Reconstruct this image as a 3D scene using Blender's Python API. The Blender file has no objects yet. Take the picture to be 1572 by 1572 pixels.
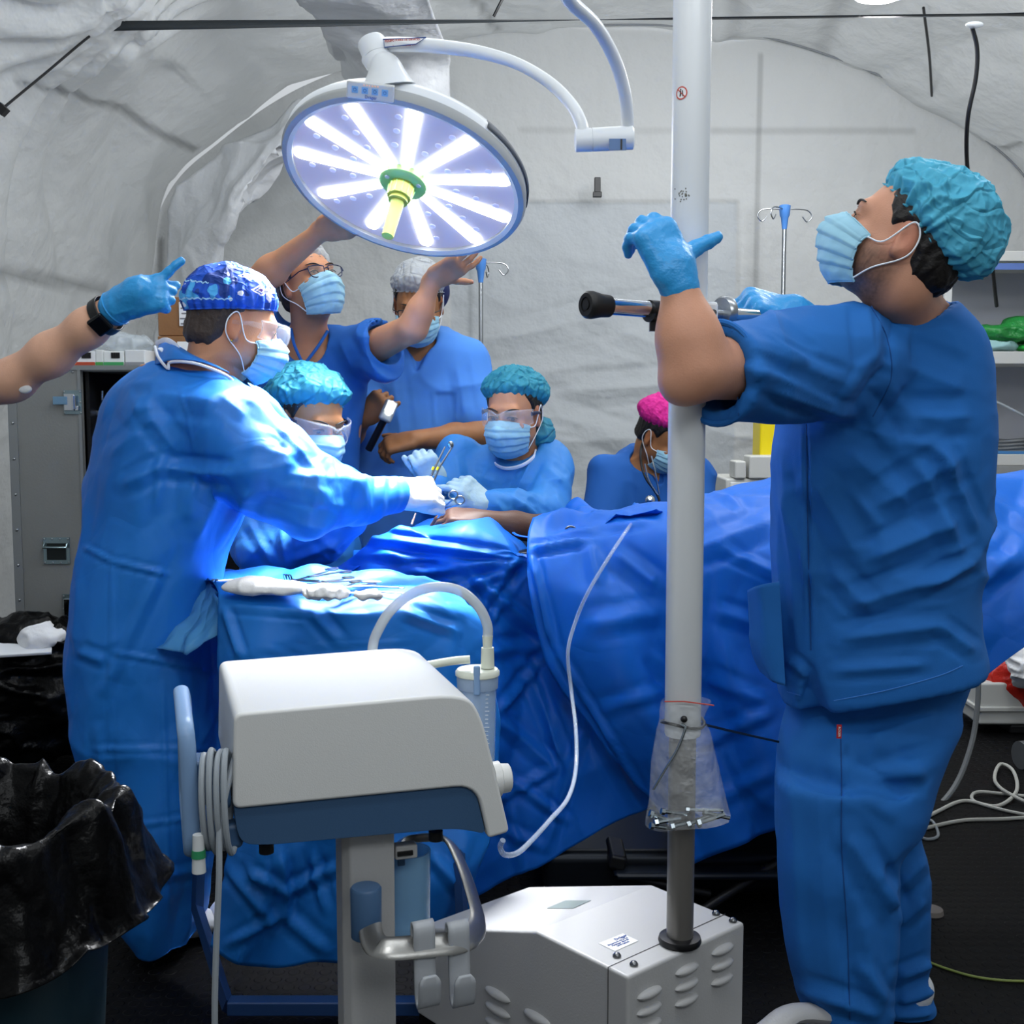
import bpy, math, random
import numpy as np
from mathutils import Vector, Matrix
random.seed(7)
F = 1800.0; H0 = 1.3; TH = math.atan(166/1800.0)
# ---------------------------------------------------------------- camera, world, lights, exposure
scn = bpy.context.scene
cam_d = bpy.data.cameras.new('camera'); cam = bpy.data.objects.new('camera', cam_d)
scn.collection.objects.link(cam); scn.camera = cam
cam.location = (0, 0, H0); cam.rotation_euler = (math.pi/2 - TH, 0, 0)
cam_d.sensor_width = 36; cam_d.sensor_fit = 'HORIZONTAL'; cam_d.lens = 36*F/1572.0; cam_d.clip_start = .05
vs = scn.view_settings
vs.view_transform = 'Standard'; vs.look = 'None'; vs.gamma = 1; vs.use_curve_mapping = False; vs.exposure = 0.12
w = bpy.data.worlds.new('world'); scn.world = w; w.use_nodes = True
w.node_tree.nodes['Background'].inputs[0].default_value = (.90, .95, 1.0, 1)
_n = w.node_tree.nodes; _l = w.node_tree.links.new; _tc = _n.new('ShaderNodeTexCoord'); _sx = _n.new('ShaderNodeSeparateXYZ'); _mr = _n.new('ShaderNodeMapRange')
_l(_tc.outputs['Generated'], _sx.inputs[0]); _l(_sx.outputs[2], _mr.inputs[0])          # overcast sky: bright overhead, dim ground
for _k, _v in zip((1, 2, 3, 4), (-.05, .6, .08, 1.25)): _mr.inputs[_k].default_value = _v
_l(_mr.outputs[0], _n['Background'].inputs[1])
def area(name, loc, tgt, sx, sy, power, col=(1, 1, 1), shape='RECTANGLE', spread=180):
    d = bpy.data.lights.new(name, 'AREA'); d.shape = shape; d.size = sx; d.size_y = sy; d.energy = power; d.color = col
    d.spread = math.radians(spread)
    o = bpy.data.objects.new(name, d); scn.collection.objects.link(o); o.location = loc
    o.rotation_euler = (Vector(tgt)-Vector(loc)).to_track_quat('-Z', 'Y').to_euler(); return o
# unseen fill strips added under the roof (all above or behind the view)
area('roof_fill_strip', (0.5, 1.6, 2.95), (0.5, 2.6, .9), 2.6, .25, 14, (.93, .97, 1))
area('roof_fill_strip', (0.6, 3.6, 3.1), (0.6, 4.9, 1.2), 2.6, .25, 26, (.93, .97, 1))
area('roof_fill_strip', (0.8, 5.4, 3.05), (0.4, 6.4, 1.2), 1.8, .25, 18, (.95, .97, 1))
area('roof_fill_strip', (1.0, -.6, 2.7), (0.3, 2.6, 1.3), 2.2, .6, 20, (.93, .97, 1))
for _p, _e in (((-.3, .9, 2.45), 20), ((1.4, 3.0, 2.62), 26), ((-.5, 3.3, 2.62), 20)):     # unseen point fills added just above the view to graze the roof folds
    _d = bpy.data.lights.new('roof_fill_point', 'POINT'); _d.energy = _e; _d.shadow_soft_size = .12; _d.color = (.95, .98, 1); _o = bpy.data.objects.new('roof_fill_point', _d); scn.collection.objects.link(_o); _o.location = _p

# ---------------------------------------------------------------- helpers
ct, st = math.cos(TH), math.sin(TH)
def P(px, py, Y):
    u = (786-py)/F; r = (px-786)/F; dy = ct+u*st; dz = -st+u*ct; k = Y/dy
    return np.array([r*k, Y, H0+dz*k])
def S(Y): return Y/F
def lin(h):
    if isinstance(h, str):
        h = h.lstrip('#'); h = [int(h[i:i+2], 16)/255 for i in (0, 2, 4)]
        return tuple((c/12.92 if c <= .04045 else ((c+.055)/1.055)**2.4) for c in h)
    return tuple(h)
def nrm(v):
    v = np.asarray(v, float); n = np.linalg.norm(v); return v/n if n > 1e-9 else v
def frame(z, up=(0, 0, 1)):
    z = nrm(z); x = np.cross(up, z)
    if np.linalg.norm(x) < 1e-4: x = np.cross((1, 0, 0), z)
    x = nrm(x); y = np.cross(z, x); return np.array([x, y, z])        # rows
ORG = {}
COL = scn.collection
def props(o, label=None, cat=None, group=None, kind=None):
    if label: o['label'] = label
    if cat: o['category'] = cat
    if group: o['group'] = group
    if kind: o['kind'] = kind
    return o
def thing(name, loc, label, cat, group=None):
    o = bpy.data.objects.new(name, None); COL.objects.link(o); o.location = Vector([float(v) for v in loc]); o.empty_display_size = .05
    ORG[o] = np.array(loc, float); return props(o, label, cat, group)
def mk(name, V, Fc, m, parent=None, smooth=True, bevel=0, solid=0, sub=0, cols=None, label=None, cat=None, group=None, kind=None, soff=0, mats=None, midx=None):
    V = np.asarray(V, float).reshape(-1, 3)
    if parent is not None: org = ORG[parent]; loc = None
    else:
        lo, hi = V.min(0), V.max(0); org = np.array([(lo[0]+hi[0])/2, (lo[1]+hi[1])/2, lo[2]]); loc = org
    me = bpy.data.meshes.new(name)
    W = (V-org).astype(np.float32)
    if isinstance(Fc, np.ndarray):
        n, k = Fc.shape; me.vertices.add(len(W)); me.vertices.foreach_set('co', W.ravel())
        me.loops.add(n*k); me.loops.foreach_set('vertex_index', Fc.ravel().astype(np.int32))
        me.polygons.add(n); me.polygons.foreach_set('loop_start', np.arange(0, n*k, k, dtype=np.int32))
        me.update(calc_edges=True); me.validate()
    else:
        me.from_pydata(W.tolist(), [], [tuple(int(i) for i in f) for f in Fc]); me.update()
    if smooth: me.polygons.foreach_set('use_smooth', [True]*len(me.polygons))
    if smooth and not isinstance(Fc, np.ndarray): me.set_sharp_from_angle(angle=.75)
    for mm in (mats or [m]): me.materials.append(mm)
    if midx is not None: me.polygons.foreach_set('material_index', np.asarray(midx, dtype=np.int32))
    if cols is not None:
        ca = me.color_attributes.new('Col', 'FLOAT_COLOR', 'POINT')
        c4 = np.ones((len(W), 4), np.float32); c4[:, :3] = cols; ca.data.foreach_set('color', c4.ravel())
    o = bpy.data.objects.new(name, me); COL.objects.link(o)
    if parent is not None: o.parent = parent; ORG[o] = org
    else: o.location = Vector([float(v) for v in loc]); ORG[o] = org
    if smooth == 'auto': 
        pass
    if bevel:
        b = o.modifiers.new('bevel', 'BEVEL'); b.width = bevel; b.segments = 3; b.limit_method = 'ANGLE'; b.angle_limit = .6; b.harden_normals = True
    if sub: s = o.modifiers.new('sub', 'SUBSURF'); s.levels = s.render_levels = sub
    if solid: s = o.modifiers.new('solid', 'SOLIDIFY'); s.thickness = solid; s.offset = soff
    props(o, label, cat, group, kind)
    return o
def cr(pts, n=8):                                        # catmull-rom through points
    p = np.asarray(pts, float)
    if len(p) < 3: return np.linspace(p[0], p[-1], n+1)
    q = np.vstack([2*p[0]-p[1], p, 2*p[-1]-p[-2]]); out = []
    for i in range(1, len(q)-2):
        t = np.linspace(0, 1, n, endpoint=False)[:, None]; a, b, c, d = q[i-1:i+3]
        out.append(.5*((2*b)+(-a+c)*t+(2*a-5*b+4*c-d)*t**2+(-a+3*b-3*c+d)*t**3))
    return np.vstack(out+[q[-2:-1]])
class MB:
    def __init__(s): s.v = []; s.f = []; s.n = 0
    def add(s, V, Fc):
        V = np.asarray(V, float); s.v.append(V); s.f += [tuple(int(i)+s.n for i in f) for f in Fc]; s.n += len(V); return s
    def box(s, c, size, R=None):
        c = np.asarray(c, float); h = np.asarray(size, float)/2; R = np.eye(3) if R is None else R
        V = np.array([[x, y, z] for x in (-1, 1) for y in (-1, 1) for z in (-1, 1)])*h
        return s.add(V@R+c, [(0, 1, 3, 2), (4, 6, 7, 5), (0, 4, 5, 1), (2, 3, 7, 6), (0, 2, 6, 4), (1, 5, 7, 3)])
    def rings(s, R, cap=True, closed=False):
        m = len(R[0]); V = np.vstack(R); Fc = []; k = len(R)
        for i in range(k if closed else k-1):
            for j in range(m):
                a = i*m+j; b = i*m+(j+1) % m; c = ((i+1) % k)*m+(j+1) % m; d = ((i+1) % k)*m+j; Fc.append((a, b, c, d))
        if cap and not closed: Fc += [tuple(range(m))[::-1], tuple((k-1)*m+j for j in range(m))]
        return s.add(V, Fc)
    def tube(s, pts, r, n=12, cap=True, closed=False, flat=1, up=(0, 0, 1)):
        p = np.asarray(pts, float); k = len(p); r = np.broadcast_to(np.asarray(r, float), (k,)) if np.ndim(r) == 0 or len(r) == k else np.interp(np.linspace(0, 1, k), np.linspace(0, 1, len(r)), r)
        if closed: T = np.roll(p, -1, 0)-np.roll(p, 1, 0)
        else: T = np.gradient(p, axis=0)
        x = None; R = []
        for i in range(k):
            t = nrm(T[i])
            if x is None:
                x = np.cross(up, t)
                if np.linalg.norm(x) < 1e-3: x = np.cross((0, 1, 0), t)
            x = nrm(x-t*np.dot(x, t)); y = np.cross(t, x)
            a = np.linspace(0, 2*math.pi, n, endpoint=False)
            R.append(p[i]+r[i]*(np.cos(a)[:, None]*x+flat*np.sin(a)[:, None]*y))
        return s.rings(R, cap, closed)
    def cyl(s, a, b, r1, r2=None, n=24): 
        a = np.asarray(a, float); b = np.asarray(b, float)
        return s.tube([a, b], [r1, r1 if r2 is None else r2], n)
    def lathe(s, c, axis, prof, n=32, up=(0, 0, 1), sx=1):      # prof: (height, radius)
        A = frame(axis, up); R = []; a = np.linspace(0, 2*math.pi, n, endpoint=False)
        for h, r in prof: R.append(np.asarray(c)+A[2]*h+max(r, 1e-5)*(np.cos(a)[:, None]*A[0]*sx+np.sin(a)[:, None]*A[1]))
        return s.rings(R)
    def ball(s, c, r, n=14, R=None):
        r = np.broadcast_to(r, (3,)); R = np.eye(3) if R is None else R
        rr = []
        for i in range(n+1):
            t = math.pi*i/n; a = np.linspace(0, 2*math.pi, 2*n, endpoint=False)
            rr.append(np.stack([math.sin(max(min(t, math.pi-1e-3), 1e-3))*np.cos(a)*r[0], math.sin(max(min(t, math.pi-1e-3), 1e-3))*np.sin(a)*r[1], np.full(2*n, -math.cos(t)*r[2])], 1)@R+np.asarray(c))
        return s.rings(rr)
    def prism(s, poly, vec):
        p = np.asarray(poly, float); return s.rings([p, p+np.asarray(vec, float)])
    def build(s, name, m, parent=None, **k): return mk(name, np.vstack(s.v), s.f, m, parent, **k)
def gridmesh(G):
    a, b = G.shape[:2]; I = np.arange(a*b).reshape(a, b)
    return G.reshape(-1, 3), np.stack([I[:-1, :-1], I[1:, :-1], I[1:, 1:], I[:-1, 1:]], -1).reshape(-1, 4)
def smoothgrid(C, nu, nv, lin_=False):
    C = np.asarray(C, float)
    def up(A, n):
        if lin_:
            k = A.shape[0]; t = np.linspace(0, k-1, (k-1)*n+1); i = np.minimum(t.astype(int), k-2); f = (t-i).reshape((-1,)+(1,)*(A.ndim-1))
            return A[i]*(1-f)+A[i+1]*f
        q = np.concatenate([2*A[:1]-A[1:2], A, 2*A[-1:]-A[-2:-1]]); out = []
        for i in range(1, len(q)-2):
            t = np.linspace(0, 1, n, endpoint=False).reshape((-1,)+(1,)*(A.ndim-1)); a, b, c, d = q[i-1:i+3]
            out.append(.5*((2*b)+(-a+c)*t+(2*a-5*b+4*c-d)*t**2+(-a+3*b-3*c+d)*t**3))
        return np.concatenate(out+[q[-2:-1]])
    return np.swapaxes(up(np.swapaxes(up(C, nu), 0, 1), nv), 0, 1)
def gnormals(G):
    du = np.gradient(G, axis=0); dv = np.gradient(G, axis=1); n = np.cross(du, dv); return n/(np.linalg.norm(n, axis=-1, keepdims=True)+1e-12)
def _h(i, j, k, s):
    n = (i*374761393+j*668265263+k*2147483647+s*974634777).astype(np.int64); n = (n ^ (n >> 13))*1274126177; n = n & 0xffffffff; n = n ^ (n >> 16); return (n & 0xffff)/65535.0
def vnoise(p, seed=0):
    p = np.asarray(p, float); i = np.floor(p).astype(np.int64); f = p-i; f = f*f*f*(f*(f*6-15)+10); r = 0
    for a in (0, 1):
        for b in (0, 1):
            for c in (0, 1):
                wgt = (f[..., 0] if a else 1-f[..., 0])*(f[..., 1] if b else 1-f[..., 1])*(f[..., 2] if c else 1-f[..., 2])
                r = r+wgt*_h(i[..., 0]+a, i[..., 1]+b, i[..., 2]+c, seed)
    return r
def ridge(p, seed=0, pw=1.6):                                    # creases: sharp ridges, flat between
    q = p+.6*np.stack([vnoise(p*.7+5, seed+3), vnoise(p*.7+9, seed+4), vnoise(p*.7+13, seed+5)], -1)
    return (1-np.abs(2*vnoise(q, seed)-1))**pw
def worley(p, seed=0):                                          # nearest-point distance: crisp straight creases between cells
    p = np.asarray(p, float); sh = p.shape[:-1]; p = p.reshape(-1, 3); i0 = np.floor(p).astype(np.int64); best = np.full(len(p), 9.0)
    for a in (-1, 0, 1):
        for b in (-1, 0, 1):
            for c in (-1, 0, 1):
                i, j, k = i0[:, 0]+a, i0[:, 1]+b, i0[:, 2]+c
                d = (i+_h(i, j, k, seed)-p[:, 0])**2+(j+_h(i, j, k, seed+17)-p[:, 1])**2+(k+_h(i, j, k, seed+31)-p[:, 2])**2; best = np.minimum(best, d)
    return np.sqrt(best).reshape(sh)
RM = np.array([[.64, .48, -.6], [-.6, .8, .0], [.48, .36, .8]])
def crumple(p, seed=0):                                          # piecewise-planar facets with sharp straight creases
    p = np.asarray(p, float); p = (p+.18*np.stack([vnoise(p*.6+5, seed+3), vnoise(p*.6+9, seed+4), vnoise(p*.6+13, seed+5)], -1))@RM+seed*.37
    i = np.floor(p).astype(np.int64); f = p-i; o = np.argsort(-f, axis=-1); fs = np.take_along_axis(f, o, -1)
    c = i.copy(); v = (1-fs[..., 0])*_h(c[..., 0], c[..., 1], c[..., 2], seed); nx_ = (fs[..., 0]-fs[..., 1], fs[..., 1]-fs[..., 2], fs[..., 2])
    for k in range(3):
        c = c+(np.arange(3) == o[..., k:k+1]); v = v+nx_[k]*_h(c[..., 0], c[..., 1], c[..., 2], seed)
    return (v-.5)*1.3
def crumple_old(p, seed=0): 
    q = p+.25*np.stack([vnoise(p*.5+5, seed+3), vnoise(p*.5+9, seed+4), vnoise(p*.5+13, seed+5)], -1); return worley(q, seed)-.45
def segd(p, a, b):
    ab = np.asarray(b)-np.asarray(a); t = np.clip(((p-a)@ab)/max(ab@ab, 1e-9), 0, 1); return np.linalg.norm(p-(a+t[..., None]*ab), axis=-1), t
def folds(V, N, lst):                                            # lst of (A,B,width,amp): tent-profiled ridge fading at its ends
    D = np.zeros(V.shape[:-1])
    for A, B, wd, am in lst:
        d, t = segd(V, np.asarray(A), np.asarray(B)); x = d/wd
        prof = np.where(x < 1, (1-x)**1.3, 0)-.35*np.where((x >= 1) & (x < 2), 1-np.abs(2*x-3), 0)
        D += am*prof*np.clip(np.minimum(t, 1-t)*4+.35, 0, 1)
    return V+N*D[..., None]
# ---------------------------------------------------------------- materials
MT = {}
def mat(name, c, rough=.5, metal=0, bump=0, bscale=200, emit=0, alpha=1, trans=0, ior=1.45, var=0, vscale=6, spec=.5, vcol=False, sheen=0, transl=0, coat=0, bump2=0, b2scale=12, stretch=(1, 1, 1), ecol=None):
    if name in MT: return MT[name]
    m = bpy.data.materials.new(name); m.use_nodes = True; nt = m.node_tree; b = nt.nodes['Principled BSDF']; L = nt.links.new; MT[name] = m
    c = lin(c); b.inputs['Base Color'].default_value = (*c, 1); b.inputs['Roughness'].default_value = rough; b.inputs['Metallic'].default_value = metal
    b.inputs['Alpha'].default_value = alpha; b.inputs['Transmission Weight'].default_value = trans; b.inputs['IOR'].default_value = ior
    b.inputs['Specular IOR Level'].default_value = spec; b.inputs['Sheen Weight'].default_value = sheen; b.inputs['Coat Weight'].default_value = coat
    if emit: b.inputs['Emission Color'].default_value = (*(lin(ecol) if ecol else c), 1); b.inputs['Emission Strength'].default_value = emit
    tc = nt.nodes.new('ShaderNodeTexCoord'); mp = nt.nodes.new('ShaderNodeMapping'); mp.inputs['Scale'].default_value = stretch; L(tc.outputs['Object'], mp.inputs[0])
    src = None
    if vcol:
        a = nt.nodes.new('ShaderNodeVertexColor'); a.layer_name = 'Col'; src = a.outputs[0]; L(src, b.inputs['Base Color'])
    if var:
        n = nt.nodes.new('ShaderNodeTexNoise'); n.inputs['Scale'].default_value = vscale; n.inputs['Detail'].default_value = 5; L(mp.outputs[0], n.inputs[0])
        r = nt.nodes.new('ShaderNodeMapRange'); r.inputs['From Min'].default_value = .3; r.inputs['From Max'].default_value = .7; r.inputs['To Min'].default_value = 1-var; r.inputs['To Max'].default_value = 1+var
        L(n.outputs[0], r.inputs[0]); x = nt.nodes.new('ShaderNodeVectorMath'); x.operation = 'SCALE'
        if src: L(src, x.inputs[0])
        else: x.inputs[0].default_value = c
        L(r.outputs[0], x.inputs['Scale']); L(x.outputs[0], b.inputs['Base Color'])
    prev = None
    for amt, sc in ((bump2, b2scale), (bump, bscale)):
        if amt:
            n = nt.nodes.new('ShaderNodeTexNoise'); n.inputs['Scale'].default_value = sc; n.inputs['Detail'].default_value = 4; L(mp.outputs[0], n.inputs[0])
            u = nt.nodes.new('ShaderNodeBump'); u.inputs['Strength'].default_value = min(amt, 1); u.inputs['Distance'].default_value = .6/sc; L(n.outputs[0], u.inputs['Height'])
            if prev: L(prev.outputs[0], u.inputs['Normal'])
            prev = u
    if prev: L(prev.outputs[0], b.inputs['Normal'])
    if transl:
        t = nt.nodes.new('ShaderNodeBsdfTranslucent'); t.inputs[0].default_value = (*c, 1); mx = nt.nodes.new('ShaderNodeMixShader'); mx.inputs[0].default_value = transl
        L(b.outputs[0], mx.inputs[1]); L(t.outputs[0], mx.inputs[2]); L(mx.outputs[0], nt.nodes['Material Output'].inputs[0])
        if vcol: L(src, t.inputs[0])
    return m
def crease(m, scale=9, strength=.5, dist=.006, angle=0.0):           # packaging creases and crumple lines of non-woven sheets
    nt = m.node_tree; L = nt.links.new; b = nt.nodes['Principled BSDF']; tc = nt.nodes['Texture Coordinate']
    v = nt.nodes.new('ShaderNodeTexVoronoi'); v.feature = 'DISTANCE_TO_EDGE'; v.inputs['Scale'].default_value = scale
    n = nt.nodes.new('ShaderNodeTexNoise'); n.inputs['Scale'].default_value = 3; L(tc.outputs['Object'], n.inputs[0])
    mx = nt.nodes.new('ShaderNodeMix'); mx.data_type = 'VECTOR'; mx.inputs[0].default_value = .35; L(tc.outputs['Object'], mx.inputs[4]); L(n.outputs[1], mx.inputs[5]); L(mx.outputs[1], v.inputs[0])
    r = nt.nodes.new('ShaderNodeMapRange'); r.inputs['From Max'].default_value = .12; L(v.outputs[0], r.inputs[0])
    n2 = nt.nodes.new('ShaderNodeTexNoise'); n2.inputs['Scale'].default_value = 7; n2.inputs['Detail'].default_value = 2; L(tc.outputs['Object'], n2.inputs[0])
    mu = nt.nodes.new('ShaderNodeMath'); mu.operation = 'MULTIPLY'; L(r.outputs[0], mu.inputs[0]); L(n2.outputs[0], mu.inputs[1])
    u = nt.nodes.new('ShaderNodeBump'); u.inputs['Strength'].default_value = strength; u.inputs['Distance'].default_value = dist; L(mu.outputs[0], u.inputs['Height'])
    old = b.inputs['Normal'].links
    if old: L(old[0].from_socket, u.inputs['Normal'])
    L(u.outputs[0], b.inputs['Normal']); return m
# ---------------------------------------------------------------- the tent
m_tent = mat('tent_lining', '#b9bbba', .75, vcol=True, bump2=.35, b2scale=5, bump=.1, bscale=60, transl=.25)
m_floor = mat('black_rubber_floor', '#08080a', .55, var=.4, vscale=3, spec=.14)
def floor_dots():
    m = m_floor; nt = m.node_tree; L = nt.links.new; tc = nt.nodes['Texture Coordinate']
    v = nt.nodes.new('ShaderNodeTexVoronoi'); v.inputs['Scale'].default_value = 28; v.inputs['Randomness'].default_value = 0; v.distance = 'EUCLIDEAN'; v.voronoi_dimensions = '2D'
    L(tc.outputs['Object'], v.inputs[0]); r = nt.nodes.new('ShaderNodeMapRange'); r.inputs['From Min'].default_value = .33; r.inputs['From Max'].default_value = .40; r.inputs['To Min'].default_value = 1; r.inputs['To Max'].default_value = 0
    L(v.outputs[0], r.inputs[0]); u = nt.nodes.new('ShaderNodeBump'); u.inputs['Distance'].default_value = .002; L(r.outputs[0], u.inputs['Height']); L(u.outputs[0], nt.nodes['Principled BSDF'].inputs['Normal'])
floor_dots()
mk('floor', [(-4, -3, 0), (5, -3, 0), (5, 7.6, 0), (-4, 7.6, 0)], [(0, 1, 2, 3)], m_floor, kind='structure')
YB = 6.9
sec = np.array([(-2.75, 0), (-2.5, .9), (-2.25, 1.7), (-2.02, 2.45), (-1.68, 2.80), (-1.16, 3.12), (-.37, 3.37), (.5, 3.46), (1.3, 3.42), (2.0, 3.22), (2.56, 2.92), (2.95, 2.6), (3.2, 2.1), (3.4, 1.2), (3.5, 0)])
arc = cr(sec, 24)
BASE = np.array(lin('#cdcfce'))
def tentcol(n, f=1.0): return np.tile(BASE*f, (n, 1))
# roof and side walls in one vault, divided: left wall, ceiling, right wall
ny = 330
ys = np.linspace(YB, -2.2, ny)
G = np.zeros((len(arc), ny, 3)); G[:, :, 0] = arc[:, 0:1]; G[:, :, 2] = arc[:, 1:2]; G[:, :, 1] = ys
N = gnormals(G); 
if N[len(arc)//2, 0, 2] > 0: N = -N
anchor = P(150, 40, 4.6)
anch2 = np.array([2.72, 4.6, 2.78])
U = G.copy()
for A, sgn in ((anchor, 1), (anch2, 1)):
    d = G-A; r = np.linalg.norm(d, axis=-1); ang = np.arctan2(d[..., 1], np.linalg.norm(d[..., [0, 2]], axis=-1)*np.sign(d[..., 0]))
    pl = (np.abs(np.sin(ang*8+3*vnoise(G*1.3)))**.7)*np.exp(-r/2.2)*np.clip(r/.25, 0, 1)
    U += N*(pl*.11)[..., None]+N*(np.exp(-(r/.35)**2)*.10)[..., None]
sag = np.sin((G[..., 1]-.9)/1.95*math.pi)**2
U -= N*(sag*.07)[..., None]
U += N*((ridge(G*np.array([.9, .6, .9]), 3, 3)-.4)*.07+crumple(G*1.1+4, 5)*.05)[..., None]
U += N*((ridge(G*np.array([2.5, 1.2, 2.5])+3, 8, 2)-.4)*.02)[..., None]
cl = np.tile(BASE, (len(arc), ny, 1))
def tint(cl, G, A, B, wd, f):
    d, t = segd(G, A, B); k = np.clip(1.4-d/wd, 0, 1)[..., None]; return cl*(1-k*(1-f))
def onarc(px, py):                                             # where a view ray meets the vault
    for Y in np.linspace(6.85, 1.0, 700):
        q = P(px, py, Y); i = np.interp(q[0], arc[:, 0], arc[:, 1])
        if -2.7 < q[0] < 3.4 and q[2] <= i: return q
    return P(px, py, 4)
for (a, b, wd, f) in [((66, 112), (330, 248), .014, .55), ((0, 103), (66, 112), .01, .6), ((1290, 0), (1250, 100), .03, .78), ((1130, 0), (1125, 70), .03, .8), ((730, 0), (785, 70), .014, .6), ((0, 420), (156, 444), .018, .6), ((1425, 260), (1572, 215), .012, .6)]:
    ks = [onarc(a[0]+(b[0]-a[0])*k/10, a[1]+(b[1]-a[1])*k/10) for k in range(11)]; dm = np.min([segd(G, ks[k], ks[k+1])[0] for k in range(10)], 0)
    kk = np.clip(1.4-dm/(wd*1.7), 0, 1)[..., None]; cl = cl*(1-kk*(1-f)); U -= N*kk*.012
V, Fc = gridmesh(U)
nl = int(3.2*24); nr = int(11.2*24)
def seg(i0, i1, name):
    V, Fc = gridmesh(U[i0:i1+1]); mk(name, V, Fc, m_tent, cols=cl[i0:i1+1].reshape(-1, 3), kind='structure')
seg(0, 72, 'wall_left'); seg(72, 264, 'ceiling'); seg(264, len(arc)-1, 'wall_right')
# end wall
nx, nz = 420, 330
xs = np.linspace(-2.75, 3.5, nx); top = np.interp(xs, arc[:, 0], arc[:, 1])
G = np.zeros((nx, nz, 3)); tt = np.linspace(0, 1, nz); G[..., 0] = xs[:, None]; G[..., 1] = YB; G[..., 2] = top[:, None]*tt[None]+.0
def wp(px, py): return P(px, py, YB)
lowm = np.clip((1.9-G[..., 2])/.8, 0, 1)
D = (ridge(G*np.array([1.0, 0, 3.0])+2, 5, 2.5)-.35)*.035*(.15+lowm)+(ridge(G*np.array([3, 0, 9])+7, 9, 2)-.35)*.008*(.2+lowm)+(ridge(G*np.array([.8, 0, .8]), 6, 2)-.4)*.05
fl = []
for (a, b, am) in [((520, 620), (900, 560), .02), ((860, 640), (1030, 700), .03), ((880, 600), (1035, 590), .03), ((870, 780), (1030, 700), .02), ((760, 520), (1000, 470), .015), ((880, 470), (1030, 540), .015), ((1100, 560), (1170, 600), .02), ((330, 380), (560, 300), .02)]:
    fl.append((wp(*a), wp(*b), .07, am))
Nn = np.zeros_like(G); Nn[..., 1] = -1
U = G+Nn*D[..., None]; U = folds(U, Nn, fl)
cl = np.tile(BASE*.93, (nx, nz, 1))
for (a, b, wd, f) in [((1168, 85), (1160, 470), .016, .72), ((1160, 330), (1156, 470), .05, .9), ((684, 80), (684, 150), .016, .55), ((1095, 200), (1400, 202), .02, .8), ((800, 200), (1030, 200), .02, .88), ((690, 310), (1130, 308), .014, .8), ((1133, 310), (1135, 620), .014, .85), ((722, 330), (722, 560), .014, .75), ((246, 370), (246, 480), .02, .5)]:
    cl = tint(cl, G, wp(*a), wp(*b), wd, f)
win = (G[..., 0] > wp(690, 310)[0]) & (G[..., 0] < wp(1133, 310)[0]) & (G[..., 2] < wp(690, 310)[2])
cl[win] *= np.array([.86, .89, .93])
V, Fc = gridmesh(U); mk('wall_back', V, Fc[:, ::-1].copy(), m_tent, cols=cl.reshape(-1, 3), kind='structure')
G2 = np.stack([np.broadcast_to(xs[::20, None], (21, 17)), np.full((21, 17), -2.15), top[::20, None]*tt[None, ::20]*1.0], -1); V, Fc = gridmesh(G2); mk('wall_front', V, Fc, m_tent, cols=np.tile(BASE, (len(V), 1)), kind='structure')
# dark cord seam along the arch
ml = mat('seam_tape', '#83878b', .7); mb = MB(); mb.tube([(x, YB-.05, z-.03) for x, z in arc[168:290]], .006, 6); mb.build('trim_1', ml, kind='structure')
# lining flaps hanging from the roof
m_lin = mat('white_lining_flap', '#eef0f2', .45, bump2=.4, b2scale=7, transl=.25)
def sheet(name, C, m, nu=16, nv=16, amp=0, sc=4, seed=1, fl=None, solid=.0015, lin_=False, parent=None, fine=0, pw=2, stretch=(1, 1, 1), **k):
    G = smoothgrid(C, nu, nv, lin_); N = gnormals(G); N = np.where((N[..., 1:2] > 0), -N, N)
    st_ = np.array(stretch)
    if amp: G = G+N*((ridge(G*sc*st_, seed, pw)-.4)*amp)[..., None]
    if fine: G = G+N*(crumple(G*sc*2.2*st_, seed)*amp*.8)[..., None]*(1 if amp else 0)+N*((ridge(G*sc*3*st_+4, seed+7, pw)-.4)*fine)[..., None]
    if fl: G = folds(G, N, fl)
    V, Fc = gridmesh(G); return mk(name, V, Fc, m, parent, solid=solid, **k)
def PP(rows): return np.array([[P(*p) for p in r] for r in rows])
sheet('lining_flap', PP([[(392, -40, 5.0), (470, -50, 4.9), (560, -60, 4.9), (650, -60, 4.9)], [(455, 10, 5.4), (520, 20, 5.4), (590, 20, 5.35), (660, 10, 5.3)], [(520, 90, 6.2), (560, 120, 6.0), (620, 100, 5.9), (690, 80, 5.9)], [(560, 170, 6.5), (600, 200, 6.2), (640, 190, 6.1), (690, 130, 6.1)], [(600, 330, 6.6), (630, 350, 6.5), (660, 330, 6.4), (684, 290, 6.4)]]), m_lin, amp=.05, sc=1.6, fine=.010, label='crumpled white lining flap hanging from the roof behind the surgical lamp', cat='curtain')
sheet('lining_flap', PP([[(264, 304, 6.4), (254, 370, 6.4), (248, 440, 6.4), (242, 540, 6.4)], [(302, 264, 6.3), (300, 340, 6.2), (292, 420, 6.2), (285, 540, 6.2)], [(362, 217, 6.25), (372, 280, 6.05), (340, 360, 6.05), (318, 470, 6.15)], [(430, 175, 6.25), (440, 215, 6.05), (400, 260, 6.05), (352, 360, 6.2)], [(500, 152, 6.3), (500, 180, 6.2), (470, 210, 6.2), (425, 262, 6.25)]]), m_lin, amp=.06, sc=2.4, fine=.010, seed=5, label='long white lining flap folded along the left edge of the end wall', cat='curtain')
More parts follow.
